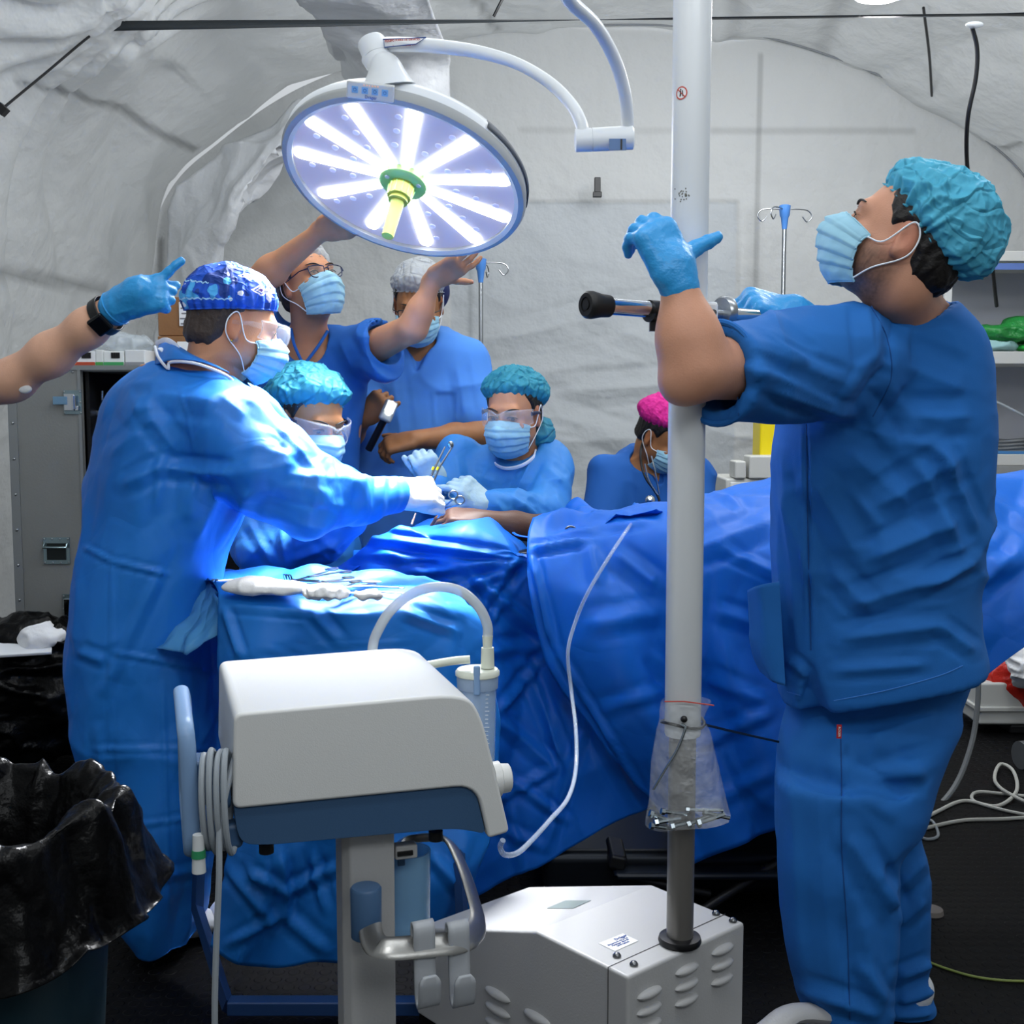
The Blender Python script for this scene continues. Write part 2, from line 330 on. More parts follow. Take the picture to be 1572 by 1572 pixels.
# strap
m_black = mat('black_webbing', '#1c2226', .5, bump=.3, bscale=300)
m_dark = mat('dark_plastic', '#141416', .4)
m_steel = mat('brushed_steel', '#a9adb1', .28, 1, bump=.05, bscale=80)
m_chrome = mat('chrome', '#d4d7da', .1, 1)
m_white = mat('white_paint', '#dcdfe0', .35, spec=.4)
a, b = anchor, anch2
tw = np.linspace(0, 1, 90); C = []
for t in tw:
    c = a*(1-t)+b*t; ang = .15+1.35*np.clip((t-.02)/.5, 0, 1)+.6*math.sin(max(0, t-.8)*9); hw = .019
    C.append([c+hw*np.array([0, math.sin(ang), math.cos(ang)]), c-hw*np.array([0, math.sin(ang), math.cos(ang)])])
V, Fc = gridmesh(np.array(C)); mk('webbing_strap', V, Fc, m_black, solid=.002, label='long black webbing strap stretched across the tent under the roof', cat='strap')
t = thing('strap_hook', anchor, 'small metal hook holding the left end of the black roof strap', 'hook')
mb = MB(); mb.tube(cr([anchor+(-.05, .02, -.04), anchor+(-.02, 0, -.012), anchor+(0, 0, .006)], 5), .007, 8); mb.build('hook', m_chrome, t)
mb = MB(); q0, q1 = onarc(222, 0), onarc(0, 172)
mb.tube(cr([P(232, -8, q0[1]-.2), P(150, 46, 4.55), P(70, 112, 4.35), P(0, 170, 4.15), P(-40, 205, 4.0)], 8), .005, 6); mb.build('guy_cord', m_dark, label='thin dark cord running through the hook across the left of the roof', cat='cord')
mb = MB(); mb.box(P(3, 168, 4.12), (.03, .03, .035), frame((1, 0, -1))); mb.build('cord_lock', m_dark, label='little black cord lock on the thin roof cord at the left', cat='cord lock')
mb = MB(); mb.tube(cr([P(1492, 40, 4.6), P(1500, 75, 4.62), P(1498, 120, 4.65), P(1486, 180, 4.7), P(1484, 240, 4.8), P(1490, 280, 4.9), P(1510, 320, 5), P(1520, 380, 5.1), P(1530, 470, 5.3)], 8), .0085, 8); mb.build('power_cable', m_dark, label='black cable dropping from the roof strap behind the turquoise cap', cat='cable')
mb = MB(); mb.ball(P(1496, 38, 4.58), (.034, .02, .012)); mb.build('tape_wrap', mat('clear_tape', '#e8ecee', .15, alpha=.75), label='shiny tape wrap fixing the black cable to the strap', cat='tape')
mb = MB(); mb.tube(cr([P(786, -30, 5.1), P(768, 5, 5.1), P(758, 25, 5.1)], 6), .007, 6); mb.build('cord_end', m_dark, label='short dark cord end hanging from the roof above the lamp arm', cat='cord')
_a = onarc(1418, 2); _b = onarc(1431, 130); MB().tube(cr([_a-(0, 0, .03), (_a+_b)/2-(0, .02, .05), _b-(0, 0, .06)], 6), .007, 6).build('cord_end', m_dark, label='thin dark cord hanging down from the roof strap left of the black cable', cat='cord')
# roof lamp (upper right): a pendant with its own light
lp = P(1352, -18, 4.9)
t = thing('tent_light', lp+(0, 0, .03), 'bright round lamp glowing under the roof at upper right', 'lamp')
mb = MB(); mb.lathe(lp+(0, 0, -.03), (0, 0, 1), [(0, .02), (0, .10), (.02, .12), (.05, .11), (.07, .02)], 28); mb.build('lamp_shade', m_white, t)
mb = MB(); mb.lathe(lp+(0, 0, -.045), (0, 0, 1), [(0, .01), (.004, .07), (.015, .095), (.02, .01)], 28); mb.build('bulb', mat('lamp_glow', '#ffffff', .4, emit=14), t)
mb = MB(); mb.cyl(lp+(0, 0, .03), (lp[0], lp[1], 3.3), .006, n=8); mb.build('cord', m_dark, t)
d = bpy.data.lights.new('tent_light', 'POINT'); d.energy = 26; d.shadow_soft_size = .1; o = bpy.data.objects.new('tent_light', d); COL.objects.link(o); o.location = Vector([float(v) for v in lp+(0, 0, -.12)])
# small black clip on the end wall
mb = MB(); c = P(917, 285, 6.78); mb.box(c, (.035, .03, .09)).box(c+(0, 0, -.05), (.05, .035, .03)); mb.build('wall_clip', m_dark, bevel=.004, label='small dark clip on the end wall right of the lamp', cat='clip')
# ---------------------------------------------------------------- surgical light on its wheeled base
def ray(px, py):
    q = P(px, py, 1.0)-np.array([0, 0, H0]); return q
def PZ(px, py, z): q = ray(px, py); return np.array([0, 0, H0])+q*((z-H0)/q[2])
def PL(px, py, o, n): q = ray(px, py); c = np.array([0, 0, H0]); return c+q*(np.dot(np.asarray(o)-c, n)/np.dot(q, n))
def rounded(poly, r, n=5):
    poly = [np.asarray(p, float) for p in poly]; out = []; k = len(poly)
    for i in range(k):
        a, b, c = poly[i-1], poly[i], poly[(i+1) % k]; rr = r[i] if hasattr(r, '__len__') else r
        d1 = min(rr, np.linalg.norm(a-b)*.49); d2 = min(rr, np.linalg.norm(c-b)*.49); p = b+nrm(a-b)*d1; q = b+nrm(c-b)*d2
        for t in np.linspace(0, 1, n): out.append((1-t)**2*p+2*t*(1-t)*b+t*t*q)
    return np.array(out)
def text(name, body, size, origin, xdir, ydir, m, parent, ext=.0004, align='CENTER'):
    c = bpy.data.curves.new(name, 'FONT'); c.body = body; c.size = size; c.extrude = ext; c.align_x = align; c.align_y = 'CENTER'; c.resolution_u = 3
    tmp = bpy.data.objects.new('t', c); dg = bpy.context.evaluated_depsgraph_get(); COL.objects.link(tmp); dg.update()
    me = bpy.data.meshes.new_from_object(tmp.evaluated_get(dg)); V = np.array([v.co[:] for v in me.vertices]); Fc = [tuple(p.vertices) for p in me.polygons]
    bpy.data.objects.remove(tmp); bpy.data.meshes.remove(me)
    x = nrm(xdir); y = nrm(np.asarray(ydir)-x*np.dot(ydir, x)); z = np.cross(x, y)
    W = np.asarray(origin)+V[:, 0:1]*x+V[:, 1:2]*y+V[:, 2:3]*z
    return mk(name, W, Fc, m, parent, smooth=False)
m_lampw = mat('lamp_white', '#dfe3e6', .32, spec=.5, coat=.2)
m_ring = mat('lamp_ring_grey', '#a3a6a6', .6, spec=.2)
m_base = mat('cream_metal', '#b4b4b4', .42, bump=.15, bscale=260)
m_bluegrey = mat('blue_grey_plastic', '#5f7f9f', .4)
ZB = .36
A_, B_, C_, D_ = PZ(964, 1500, ZB), PZ(1158, 1412, ZB), PZ(1017, 1355, ZB), PZ(824, 1430, ZB)
dd = nrm((D_-A_)+(C_-B_)); dn = nrm(B_-A_); dn = nrm(dn-dd*np.dot(dn, dd)); wdt = .31
B_ = A_+dn*wdt; D_ = A_+dd*.225; C_ = B_+dd*.225; slope = np.array([0, 0, -.33])
E1 = D_+(dd+slope)*.36; E2 = C_+(dd+slope)*.36
pole = PZ(1040, 1447, ZB); PY = pole[1]
t = thing('surgical_light', (pole[0], pole[1], 0), 'big white mobile surgical light on a cream box base, pole and curved arms', 'surgical light')
LT = t
prof = [A_*[1, 1, 0]+(0, 0, .06), A_, D_, E1, E1*[1, 1, 0]+(0, 0, .06)]
hb = MB().prism(prof, dn*wdt).build('base_housing', m_base, t, smooth=False, bevel=.006)
mb = MB()                                                     # seam, louvres and screws are sub-parts of the housing
def facepoint(u, z): return A_*[1, 1, 0]+dn*u+(0, 0, z)       # on the louvred front face
nf = -dd
for cu, cz in ((.052, ZB-.045), (.148, ZB-.035), (.245, ZB-.03)):
    for k in range(3):
        c = facepoint(cu, cz-k*.028)
        l = MB().ball((0, 0, 0), (.030, .012, .009), 8); V = l.v[0]; V = V[:, [0]]*dn+V[:, [1]]*nf+V[:, [2]]*np.array([0, 0, 1])+c
        mk('louvre', V, l.f, m_base, hb)
nfl = -dn
for cu in (.10, .21):
    for k in range(4):
        c = A_*[1, 1, 0]+dd*(cu+.12)+(0, 0, .20-k*.03); l = MB().ball((0, 0, 0), (.036, .011, .01), 8); V = l.v[0]; V = V[:, [0]]*dd+V[:, [1]]*nfl+V[:, [2]]*np.array([0, 0, 1])+c
        mk('louvre', V, l.f, m_base, hb)
m_screw = mat('screw_metal', '#77797c', .25, 1)
for px, py in ((947, 1468), (973, 1481), (1099, 1403), (1125, 1414)):
    q = PZ(px, py, ZB+.001); mk('screw', *(lambda M: (np.vstack(M.v), M.f))(MB().lathe(q, (0, 0, 1), [(0, .0075), (.002, .0075), (.006, .0045), (.007, .001)], 14)), m_screw, hb)
q = facepoint(.27, .14); mk('screw', *(lambda M: (np.vstack(M.v), M.f))(MB().lathe(q, nf, [(0, .007), (.003, .006), (.006, .002)], 14)), m_screw, hb)
mb = MB(); o1 = A_+dd*.045; mb.tube([o1*[1, 1, 0]+(0, 0, .07)-dn*.0004, o1-dn*.0004+(0, 0, .0004), o1+dn*wdt+(0, 0, .0004)], .0009, 5); mb.build('panel_seam', m_dark, hb)
hnd = facepoint(.21, .06); mb = MB(); mb.tube(cr([hnd, hnd+nf*.03, hnd+nf*.03+(0, 0, .04)-dn*0, hnd+nf*.03+(0, 0, .07), hnd+(0, 0, .08)], 5), .006, 8); mb.build('pull_bracket', m_base, t)
m_label = mat('paper_label', '#e4e7ea', .5); m_blueink = mat('blue_ink', '#2a4f92', .5); m_redink = mat('red_ink', '#c24a3c', .5)
q = [PZ(*p, ZB+.0012) for p in ((919, 1448), (956, 1433), (980, 1444), (944, 1460))]
lb = mk('information_label', q+[p-(0, 0, .0008) for p in q], [(0, 1, 2, 3), (7, 6, 5, 4), (0, 4, 5, 1), (1, 5, 6, 2), (2, 6, 7, 3), (3, 7, 4, 0)], m_label, t, smooth=False)
xd = q[1]-q[0]; yd = q[0]-q[3]
text('lettering', 'Dräger', .010, (q[0]+q[1]+q[1]+q[2])/4+(0, 0, .0004), xd, yd, m_blueink, lb)
for k in range(3): text('lettering', ['Drägerwerk AG & Co.', 'Moislinger Allee 53', '23542 Lübeck'][k], .0052, (q[0]+q[1]+q[2]+q[3])/4-nrm(yd)*(k*.006-.002)+(0, 0, .0004), xd, yd, m_blueink, lb)
q = [P(*p) for p in ((838, 1394, 2.3), (893, 1383, 2.3), (908, 1383, 2.3), (850, 1395, 2.3))]
pl0 = D_; nsl = nrm(np.cross(dn, dd+slope)); nsl = nsl if nsl[2] > 0 else -nsl
q = [PL(*p, pl0+nsl*.0014, nsl) for p in ((840, 1394), (868, 1382), (907, 1382), (880, 1394))]
mk('rating_plate', q+[p-nsl*.001 for p in q], [(0, 1, 2, 3), (7, 6, 5, 4), (0, 4, 5, 1), (1, 5, 6, 2), (2, 6, 7, 3), (3, 7, 4, 0)], mat('plate_green_grey', '#8f9a96', .4, .3), t, smooth=False)
# leg and castor
lg0 = facepoint(.27, .115)
a = np.array([pole[0]+.12, PY+.1, .13]); b = P(1232, 1500, 2.2); b[2] = .135
mb = MB(); p = [A_*[1, 1, 0]+dn*.28+(0, 0, .12), P(1175, 1500, 2.08)*[1, 1, 0]+(0, 0, .13), P(1215, 1495, 2.12)*[1, 1, 0]+(0, 0, .15), P(1262, 1495, 2.16)*[1, 1, 0]+(0, 0, .13)]
mb.tube(cr(p, 5), [.034, .03, .026, .03], 12, flat=.6); mb.build('outrigger', m_base, t)
wc = P(1222, 1495, 2.12); wc[2] = .055
mb = MB(); mb.lathe(wc-(.014, 0, 0), (1, .25, 0), [(0, .02), (0, .045), (.004, .055), (.024, .055), (.028, .045), (.028, .02)], 28); cs = mb.build('castor', m_dark, t)
mb = MB(); mb.lathe(wc-(.018, 0.001, 0), (1, .25, 0), [(0, .005), (0, .034), (.034, .034), (.034, .005)], 24); mb.build('wheel_hub', m_base, cs)
for s_ in (E1*[1, 1, 0]+dn*.04, E1*[1, 1, 0]+dn*.27, A_*[1, 1, 0]+dn*.03+dd*.05):
    mb = MB(); mb.lathe(s_+(0, 0, .04)-dn*.012, dn, [(0, .02), (0, .03), (.004, .04), (.02, .04), (.024, .03), (.024, .02)], 24); mb.build('castor', m_dark, t)
# pole
ztop = 2.62; pz = lambda py: P(1040, py, PY)[2]
px0, py0 = pole[0]+.004, PY
mb = MB(); mb.lathe((px0, py0, ZB), (0, 0, 1), [(0, .036), (.005, .038), (.012, .036), (.014, .025)], 40); mb.build('flange', m_dark, t)
mb = MB(); mb.cyl((px0, py0, ZB+.01), (px0, py0, pz(1120)), .0235, n=48); mb.build('lower_tube', mat('bare_steel_tube', '#7f7c78', .38, .55, var=.12, vscale=5), t)
pzb = pz(1128); mb = MB(); mb.lathe((px0, py0, 0), (0, 0, 1), [(pzb, .024), (pzb, .0295), (pzb+.004, .031), (ztop-.03, .0315), (ztop, .0315), (ztop+.03, .02)], 64); up_ = mb.build('upper_tube', m_lampw, t)
mb = MB()
for k in range(26):
    q = P(1050+random.gauss(0, 7), 298+random.gauss(0, 6), PY-.031); x = (q[0]-px0)
    if abs(x) < .029:
        q[1] = py0-math.sqrt(.0316**2-x*x); mb.ball(q, (.0011, .0006, .0013), 4)
mb.build('chipped_paint', mat('chip_grey', '#6a6a62', .6), up_)
# no-lifting sticker
q = P(1047, 141, PY-.0318); sx = math.asin(np.clip((q[0]-px0)/.0316, -1, 1))
def onpole(u, v, r=.0318): a = sx+u/.0316; return np.array([px0+r*math.sin(a), py0-r*math.cos(a), q[2]+v])
def disc(name, r0, r1, m, par, rad, n=32):
    V = []; 
    for k in range(n):
        a = 2*math.pi*k/n; V += [onpole(r0*math.cos(a), r0*math.sin(a), rad), onpole(r1*math.cos(a), r1*math.sin(a), rad)]
    return mk(name, V, [(2*k, 2*k+1, (2*k+3) % (2*n), (2*k+2) % (2*n)) for k in range(n)], m, par)
stk = disc('warning_sticker', .0002, .0105, m_label, t, .0319); disc('red_ring', .0085, .0105, m_redink, stk, .0321)
mb = MB(); mb.tube([onpole(-.006, .006, .0322), onpole(0, 0, .0322), onpole(.006, -.006, .0322)], .0008, 5); mb.build('red_bar', m_redink, stk)
mb = MB(); mb.tube([onpole(-.002, -.005, .0321), onpole(-.001, .0, .0321), onpole(-.0015, .004, .0321)], .0011, 5).tube([onpole(.003, -.005, .0321), onpole(.002, .004, .0321)], .0009, 5).ball(onpole(-.001, .0058, .0322), .0012, 5); mb.build('pictogram', m_dark, stk)
# upper arm from the pole head
m_arm = m_lampw
a1 = cr([np.array([px0, py0, ztop+.02]), np.array([px0-.02, py0+.03, ztop+.09]), P(960, -90, 2.10), P(905, -60, 2.2), P(868, -12, 2.32), P(915, 40, 2.42), P(945, 95, 2.5), P(960, 150, 2.56), P(964, 196, 2.6)], 10)
mb = MB(); mb.tube(a1, [.0155]*3+[.0135]*3, 20); mb.build('upper_arm', m_arm, t)
mb = MB(); ja, jb = P(882, 216, 2.6), P(973, 211, 2.6); ax = jb-ja; L_ = np.linalg.norm(ax)
mb.lathe(ja, ax, [(0, .015), (.002, .024), (.036, .025), (.0365, .0235), (.038, .0235), (.0385, .025), (L_-.003, .0255), (L_, .02)], 40); jt = mb.build('elbow_joint', m_arm, t)
mb = MB(); q = P(948, 222, 2.574); mb.box(q+(0, .0, 0), (.036, .003, .024)); mb.build('type_label', mat('label_dark_blue', '#4b6c9a', .3), jt); mb = MB(); mb.box(q+(.008, -.002, 0), (.004, .002, .022)); mb.build('label_bar', m_dark, jt)
lampY = 3.12
_tY = 2.90; yk = P(573, 72, _tY)
a2 = cr([P(896, 212, 2.6), P(892, 190, 2.6), P(878, 162, 2.62), P(845, 128, 2.66), P(795, 98, 2.72), P(735, 80, 2.76), P(670, 71, 2.82), P(610, 68, 2.88), P(578, 70, 2.90)], 8)
mb = MB(); mb.tube(a2, [.014, .0135, .013, .0165, .017], 20); sa = mb.build('spring_arm', m_arm, t)
lo = [P(590, 65, 2.89), P(655, 62, 2.84), P(640, 72, 2.84), P(592, 77, 2.89)]; lo = [p-(0, .022, 0) for p in lo]
lb = mk('out_of_service_label', lo+[p+(0, .002, 0) for p in lo], [(0, 3, 2, 1), (4, 5, 6, 7), (0, 1, 5, 4), (1, 2, 6, 5), (2, 3, 7, 6), (3, 0, 4, 7)], m_label, t, smooth=False)
xd = lo[1]-lo[0]; c0 = (lo[0]+lo[1]+lo[2]+lo[3])/4+(0, -.0015, 0)
text('lettering', 'EQUIPO FUERA DE SERVICIO', .0075, c0+(0, 0, .004), xd, (0, 0, 1), m_redink, lb); text('lettering', 'NO UTILIZAR', .010, c0+(0.004, 0, -.006), xd, (0, 0, 1), m_redink, lb)
mb = MB(); mb.tube([lo[0]-(0, .001, 0), lo[1]-(0, .001, 0), lo[2]-(0, .001, 0), lo[3]-(0, .001, 0)], .0012, 5, closed=True); mb.build('label_border', m_blueink, lb)
# lamp head
rc = nrm(ray(624, 262)); rr_ = nrm(np.cross(rc, (0, 0, 1))); ru = np.cross(rr_, rc)
LC = P(619.3, 279.6, lampY); th = math.radians(17.3); cg = .577; sg = math.sqrt(1-cg*cg)
LN = -cg*rc+sg*(-math.sin(th)*rr_-math.cos(th)*ru); LN = nrm(LN)
LX = nrm(math.cos(th)*rr_-math.sin(th)*ru); LYv = np.cross(LN, LX); LR = 182/F*np.linalg.norm(LC-(0, 0, H0))
def LP(r, a, h): return LC+LX*r*math.cos(a)+LYv*r*math.sin(a)+LN*h
def llathe(prof, n=96): 
    mb = MB(); R = []
    a = np.linspace(0, 2*math.pi, n, endpoint=False)
    for h, r in prof: R.append(LC+LN*h+max(r, 1e-5)*(np.cos(a)[:, None]*LX+np.sin(a)[:, None]*LYv))
    mb.rings(R); return mb
hd = llathe([(-.012, LR*.94), (-.02, LR*1.0), (-.040, LR*1.005), (-.060, LR*.96), (-.078, LR*.82), (-.086, LR*.4), (-.088, 0)]).build('lamp_head', m_lampw, t)
rg = llathe([(-.022, LR*.955), (-.022, LR*1.0), (-.006, LR*1.012), (.006, LR*.995), (.010, LR*.955), (.004, LR*.918), (-.004, LR*.918), (-.012, LR*.93)]).build('rim', m_ring, hd)
gl = llathe([(-.014, 0), (-.014, LR*.925), (-.008, LR*.925), (-.008, 0)]).build('diffuser_glass', mat('lamp_glass', '#8a8990', .45, spec=.25, emit=.42, ecol='#b4b0cc'), hd)
m_led = mat('led_glow', '#f4f6ff', .3, emit=16); m_lens = mat('led_lens', '#b9bcd8', .15, emit=.5)
vin = np.array([475-615, 185-270])
a0 = None
def pix2ang(px, py):
    q = PL(px, py, LC, LN)-LC; return math.atan2(q@LYv, q@LX), np.linalg.norm(q)
for px, py in ((470, 186), (533, 160), (636, 170), (726, 218), (777, 280), (772, 336), (729, 370), (653, 373), (571, 347), (497, 300), (461, 238)):
    a, r1 = pix2ang(px, py); r1 = min(r1, LR*.86); r0 = LR*.16; wv = .0175
    mb = MB(); ct_ = LP(0, 0, 0); u = LX*math.cos(a)+LYv*math.sin(a); v = -LX*math.sin(a)+LYv*math.cos(a); pl = []
    for k in range(9): g = math.pi*(-.5+k/8); pl.append(LC+u*(r1+wv*math.cos(g))+v*wv*math.sin(g)-LN*.006)
    for k in range(9): g = math.pi*(.5+k/8); pl.append(LC+u*(r0+.01*math.cos(g))+v*.01*math.sin(g)-LN*.006)
    mb.prism(pl, LN*.004); mb.build('led_strip', m_led, hd)
    for k in range(3):
        q = LC+u*(LR*(.42+.17*k))+v*.036-LN*.006; mb = MB().lathe(q, LN, [(0, .009), (.002, .009), (.003, .006)], 16); mb.build('led_lens', m_lens, hd)
m_yg = mat('yellow_green_plastic', '#a4b04a', .4, emit=.05); m_gr = mat('green_plastic', '#7fae62', .4, emit=.03)
mb = llathe([(-.006, .0), (-.006, .063), (.008, .063), (.014, .056), (.014, .0)], 40); 
hh = thing  # noqa
hc = LC.copy()
hub = mb.build('handle_hub', m_gr, hd)
mb = llathe([(.012, .02), (.012, .034), (.05, .031), (.052, .024)], 30); mb.build('handle_collar', m_yg, hub)
mb = llathe([(.05, .024), (.062, .026), (.064, .018), (.17, .0155), (.172, .0)], 30); mb.build('sterile_grip', m_yg, hub)
for k in range(12):
    a = k*math.pi/6; mb = MB().tube([LP(.0345, a, .016), LP(.0315, a, .048)], .002, 5); mb.build('grip_rib', m_gr, hub)
for k in range(3):
    a = .6+k*2.1; mb = MB().lathe(LP(.048, a, .013), LN, [(0, .007), (.004, .006)], 14); mb.build('hub_screw', m_ring, hub)
# side vents on the head shell
va, vb = pix2ang(752, 205)[0], pix2ang(800, 330)[0]; vd_ = (vb-va+math.pi) % (2*math.pi)-math.pi
V, Fc = gridmesh(np.array([[LP(LR*1.012, va+vd_*k/30, -.026), LP(LR*1.008, va+vd_*k/30, -.040), LP(LR*.975, va+vd_*k/30, -.054)] for k in range(31)])); mk('vent_panel', V, Fc, mat('vent_grey', '#5d6268', .5), hd, solid=.003)
# yoke
top = LC+ru*0
ya, _ = pix2ang(580, 134); yb = LP(LR*.94, ya, -.055)
mb = MB(); mb.tube(cr([yb+LN*-.01-(0, 0, .02), yb+(-.005, 0, .03), (yb+yk)/2+(0, 0, .0), yk-(0, 0, .02)], 8), [.066, .046, .035, .033, .032], 28); mb.build('yoke', m_lampw, t)
ykax = nrm(yk-yb)
mb = MB(); mb.lathe(yk-ykax*.055, ykax, [(0, .02), (.001, .0335), (.025, .034), (.0255, .0325), (.028, .0325), (.0285, .034), (.066, .0345), (.073, .031), (.074, 0)], 40); mb.build('swivel', m_lampw, t)
# control panel
pa_, pr_ = pix2ang(569, 146); pc = LP(pr_, pa_, .022); pc = P(569, 140, pc[1]-.01)
xv = nrm(P(601, 141, pc[1])-P(537, 133, pc[1])); yv = nrm(ru-xv*np.dot(ru, xv)); yv = nrm(yv-.35*rc); yv = nrm(yv-xv*np.dot(yv, xv)); zv = np.cross(xv, yv)
R_ = np.array([xv, yv, zv])
mb = MB(); mb.box(pc, (.112, .040, .014), R_); cp = mb.build('control_panel', mat('panel_grey', '#c9cccb', .35), t, smooth=False, bevel=.004)
m_btn = mat('button_blue', '#7fb2dc', .4)
for k in range(4):
    q = pc+xv*(-.036+k*.0235)+yv*.002+zv*.0075; b = MB().box(q, (.015, .015, .0015), R_).build('button', m_btn, cp, smooth=False)
    MB().tube([q+zv*.001+xv*.0035*math.cos(g)+yv*.0035*math.sin(g) for g in np.linspace(0, 6.283, 12, endpoint=False)], .0006, 4, closed=True).build('icon', m_blueink, b)
for k in range(6): MB().ball(pc+xv*(-.015+k*.0065)+yv*.014+zv*.0075, .0014, 5).build('indicator', mat('amber_led', '#e8a070', .4, emit=.6), cp)
text('lettering', 'Dräger', .010, pc+xv*.002-yv*.0125+zv*.0078, xv, yv, m_blueink, cp)
# the light it casts
dl = bpy.data.lights.new('surgical_beam', 'AREA'); dl.shape = 'DISK'; dl.size = LR*1.7; dl.energy = 30; dl.spread = math.radians(62); dl.color = (.95, .97, 1)
ol = bpy.data.objects.new('surgical_beam', dl); COL.objects.link(ol); ol.location = Vector([float(v) for v in LC+LN*.02]); ol.rotation_euler = Vector([float(v) for v in LN]).to_track_quat('-Z', 'Y').to_euler()
# push bar on the pole
hb_a = P(905, 468, 1.86); hb_b = P(1160, 487, 2.06)
mb = MB(); mb.cyl(P(935, 470, 1.88), hb_b, .0135, n=28); pb = mb.build('push_bar', m_chrome, t)
ax = hb_b-hb_a; L_ = np.linalg.norm(ax)
mb = MB(); mb.lathe(hb_a-nrm(ax)*.008, ax, [(0, .004), (0, .008), (.002, .008), (.002, .012), (0, .012), (0, .018), (.004, .0215), (.012, .022), (.03, .0185), (.046, .0175), (.048, .013)], 36); mb.build('rubber_tip', mat('black_rubber', '#111112', .55), pb)
q = P(1003, 478, 1.93); mb = MB(); mb.lathe(q-nrm(ax)*.01, ax, [(0, .013), (0, .018), (.018, .018), (.018, .013)], 24).box(q-(0, 0, .022), (.012, .012, .02)); mb.build('clamp_knob', m_dark, pb)
q = P(1112, 480, 2.01); mb = MB(); mb.lathe(q-nrm(ax)*.009, ax, [(0, .013), (0, .025), (.004, .028), (.014, .028), (.018, .02), (.018, .013)], 36); mb.build('steel_collar', m_steel, pb)
q = P(1082, 482, 1.97); mb = MB(); mb.box(q, (.035, .06, .036)); cb = mb.build('pole_clamp', m_lampw, pb, smooth=False, bevel=.006)
mb = MB(); mb.lathe(P(1095, 480, 1.935), (0, -1, 0), [(0, .006), (.004, .005)], 14); mb.build('bolt', m_screw, cb)

# plastic bag of bolts tied to the pole
zc = pz(1108); m_clear = mat('clear_plastic', '#eef2f4', .12, alpha=.22, bump2=.8, b2scale=25, spec=.9)
rows = []
for py, xl, xr, dep in ((1082, 1018, 1098, .036), (1098, 1016, 1088, .038), (1108, 1018, 1080, .036), (1130, 1014, 1092, .045), (1180, 1006, 1105, .055), (1235, 1000, 1118, .062), (1262, 998, 1125, .06), (1276, 997, 1060, .045)):
    L, R = P(xl, py, PY-.03), P(xr, py+(0 if py != 1276 else -12), PY-.03); row = []
    for k in range(24):
        a = 2*math.pi*k/24; row.append((L+R)/2+(R-L)/2*math.cos(a)+np.array([0, 1, 0])*(.03-dep*.0)+np.array([0, dep, 0])*math.sin(a))
    rows.append(row)
mb = MB().rings([np.array(r) for r in rows], cap=False); V = np.vstack(mb.v); d0 = V-np.array([px0, py0, 0]); d0[:, 2] = 0; rr = np.linalg.norm(d0, axis=1)
V = V+(d0/rr[:, None])*((ridge(V*30, 3)-.4)*.007+np.maximum(0, .034-rr))[:, None]
t = thing('plastic_bag', (px0, py0, pz(1270)), 'clear zip bag of bolts tied around the light pole', 'bag')
mk('bag', V, mb.f, m_clear, t); mb = MB(); mb.tube([P(1020, 1077, PY-.036), P(1050, 1077, PY-.04), P(1096, 1083, PY-.03)], .0012, 5); mb.build('red_zip_line', m_redink, t)
mb = MB(); cc = np.array([px0, py0, zc]); mb.tube([cc+(.037*math.cos(a), .037*math.sin(a), .004*math.sin(2*a)) for a in np.linspace(0, 2*math.pi, 24, endpoint=False)], .0028, 6, closed=True); mb.ball(P(1050, 1104, PY-.038), .006, 6)
mb.tube(cr([P(1050, 1104, PY-.04), P(1100, 1117, PY+.1), P(1160, 1131, PY+.25), P(1215, 1143, PY+.4)], 6), .0025, 6)
mb.build('cable_tie', m_dark, label='black cord tied round the pole bag and running right to the drape', cat='cord')
m_bolt = mat('bolt_steel', '#9aa3a8', .25, 1)
for k, (x1, y1, x2, y2, r) in enumerate([(1002, 1250, 1032, 1262, .0028), (1010, 1262, 1045, 1256, .003), (1003, 1268, 1030, 1272, .0025), (1035, 1268, 1060, 1262, .003), (1060, 1264, 1095, 1250, .003), (1075, 1262, 1112, 1250, .0035), (1058, 1243, 1110, 1244, .0022), (1085, 1248, 1120, 1256, .0025), (1020, 1246, 1054, 1250, .0025)]):
    a = P(x1, y1, PY-.045-.003*(k % 3)); b = P(x2, y2, PY-.042)
    r *= 1.35; mb = MB(); mb.cyl(a, b, r, n=8); mb.lathe(a, a-b, [(0, r), (0, r*1.8), (.006, r*1.8), (.006, 0)], 6); mb.build('bolt', m_bolt, label='small steel bolt lying in the clear bag tied to the pole', cat='bolt', group='bolts in the pole bag')
mb = MB(); mb.tube(cr([P(1046, 1112, PY-.04), P(1052, 1118, PY-.046), P(1040, 1150, PY-.05), P(1022, 1180, PY-.05), P(1003, 1212, PY-.048)], 6), .0022, 6); mb.build('hex_key', m_bolt, label='long bent steel hex key inside the clear pole bag', cat='hex key')

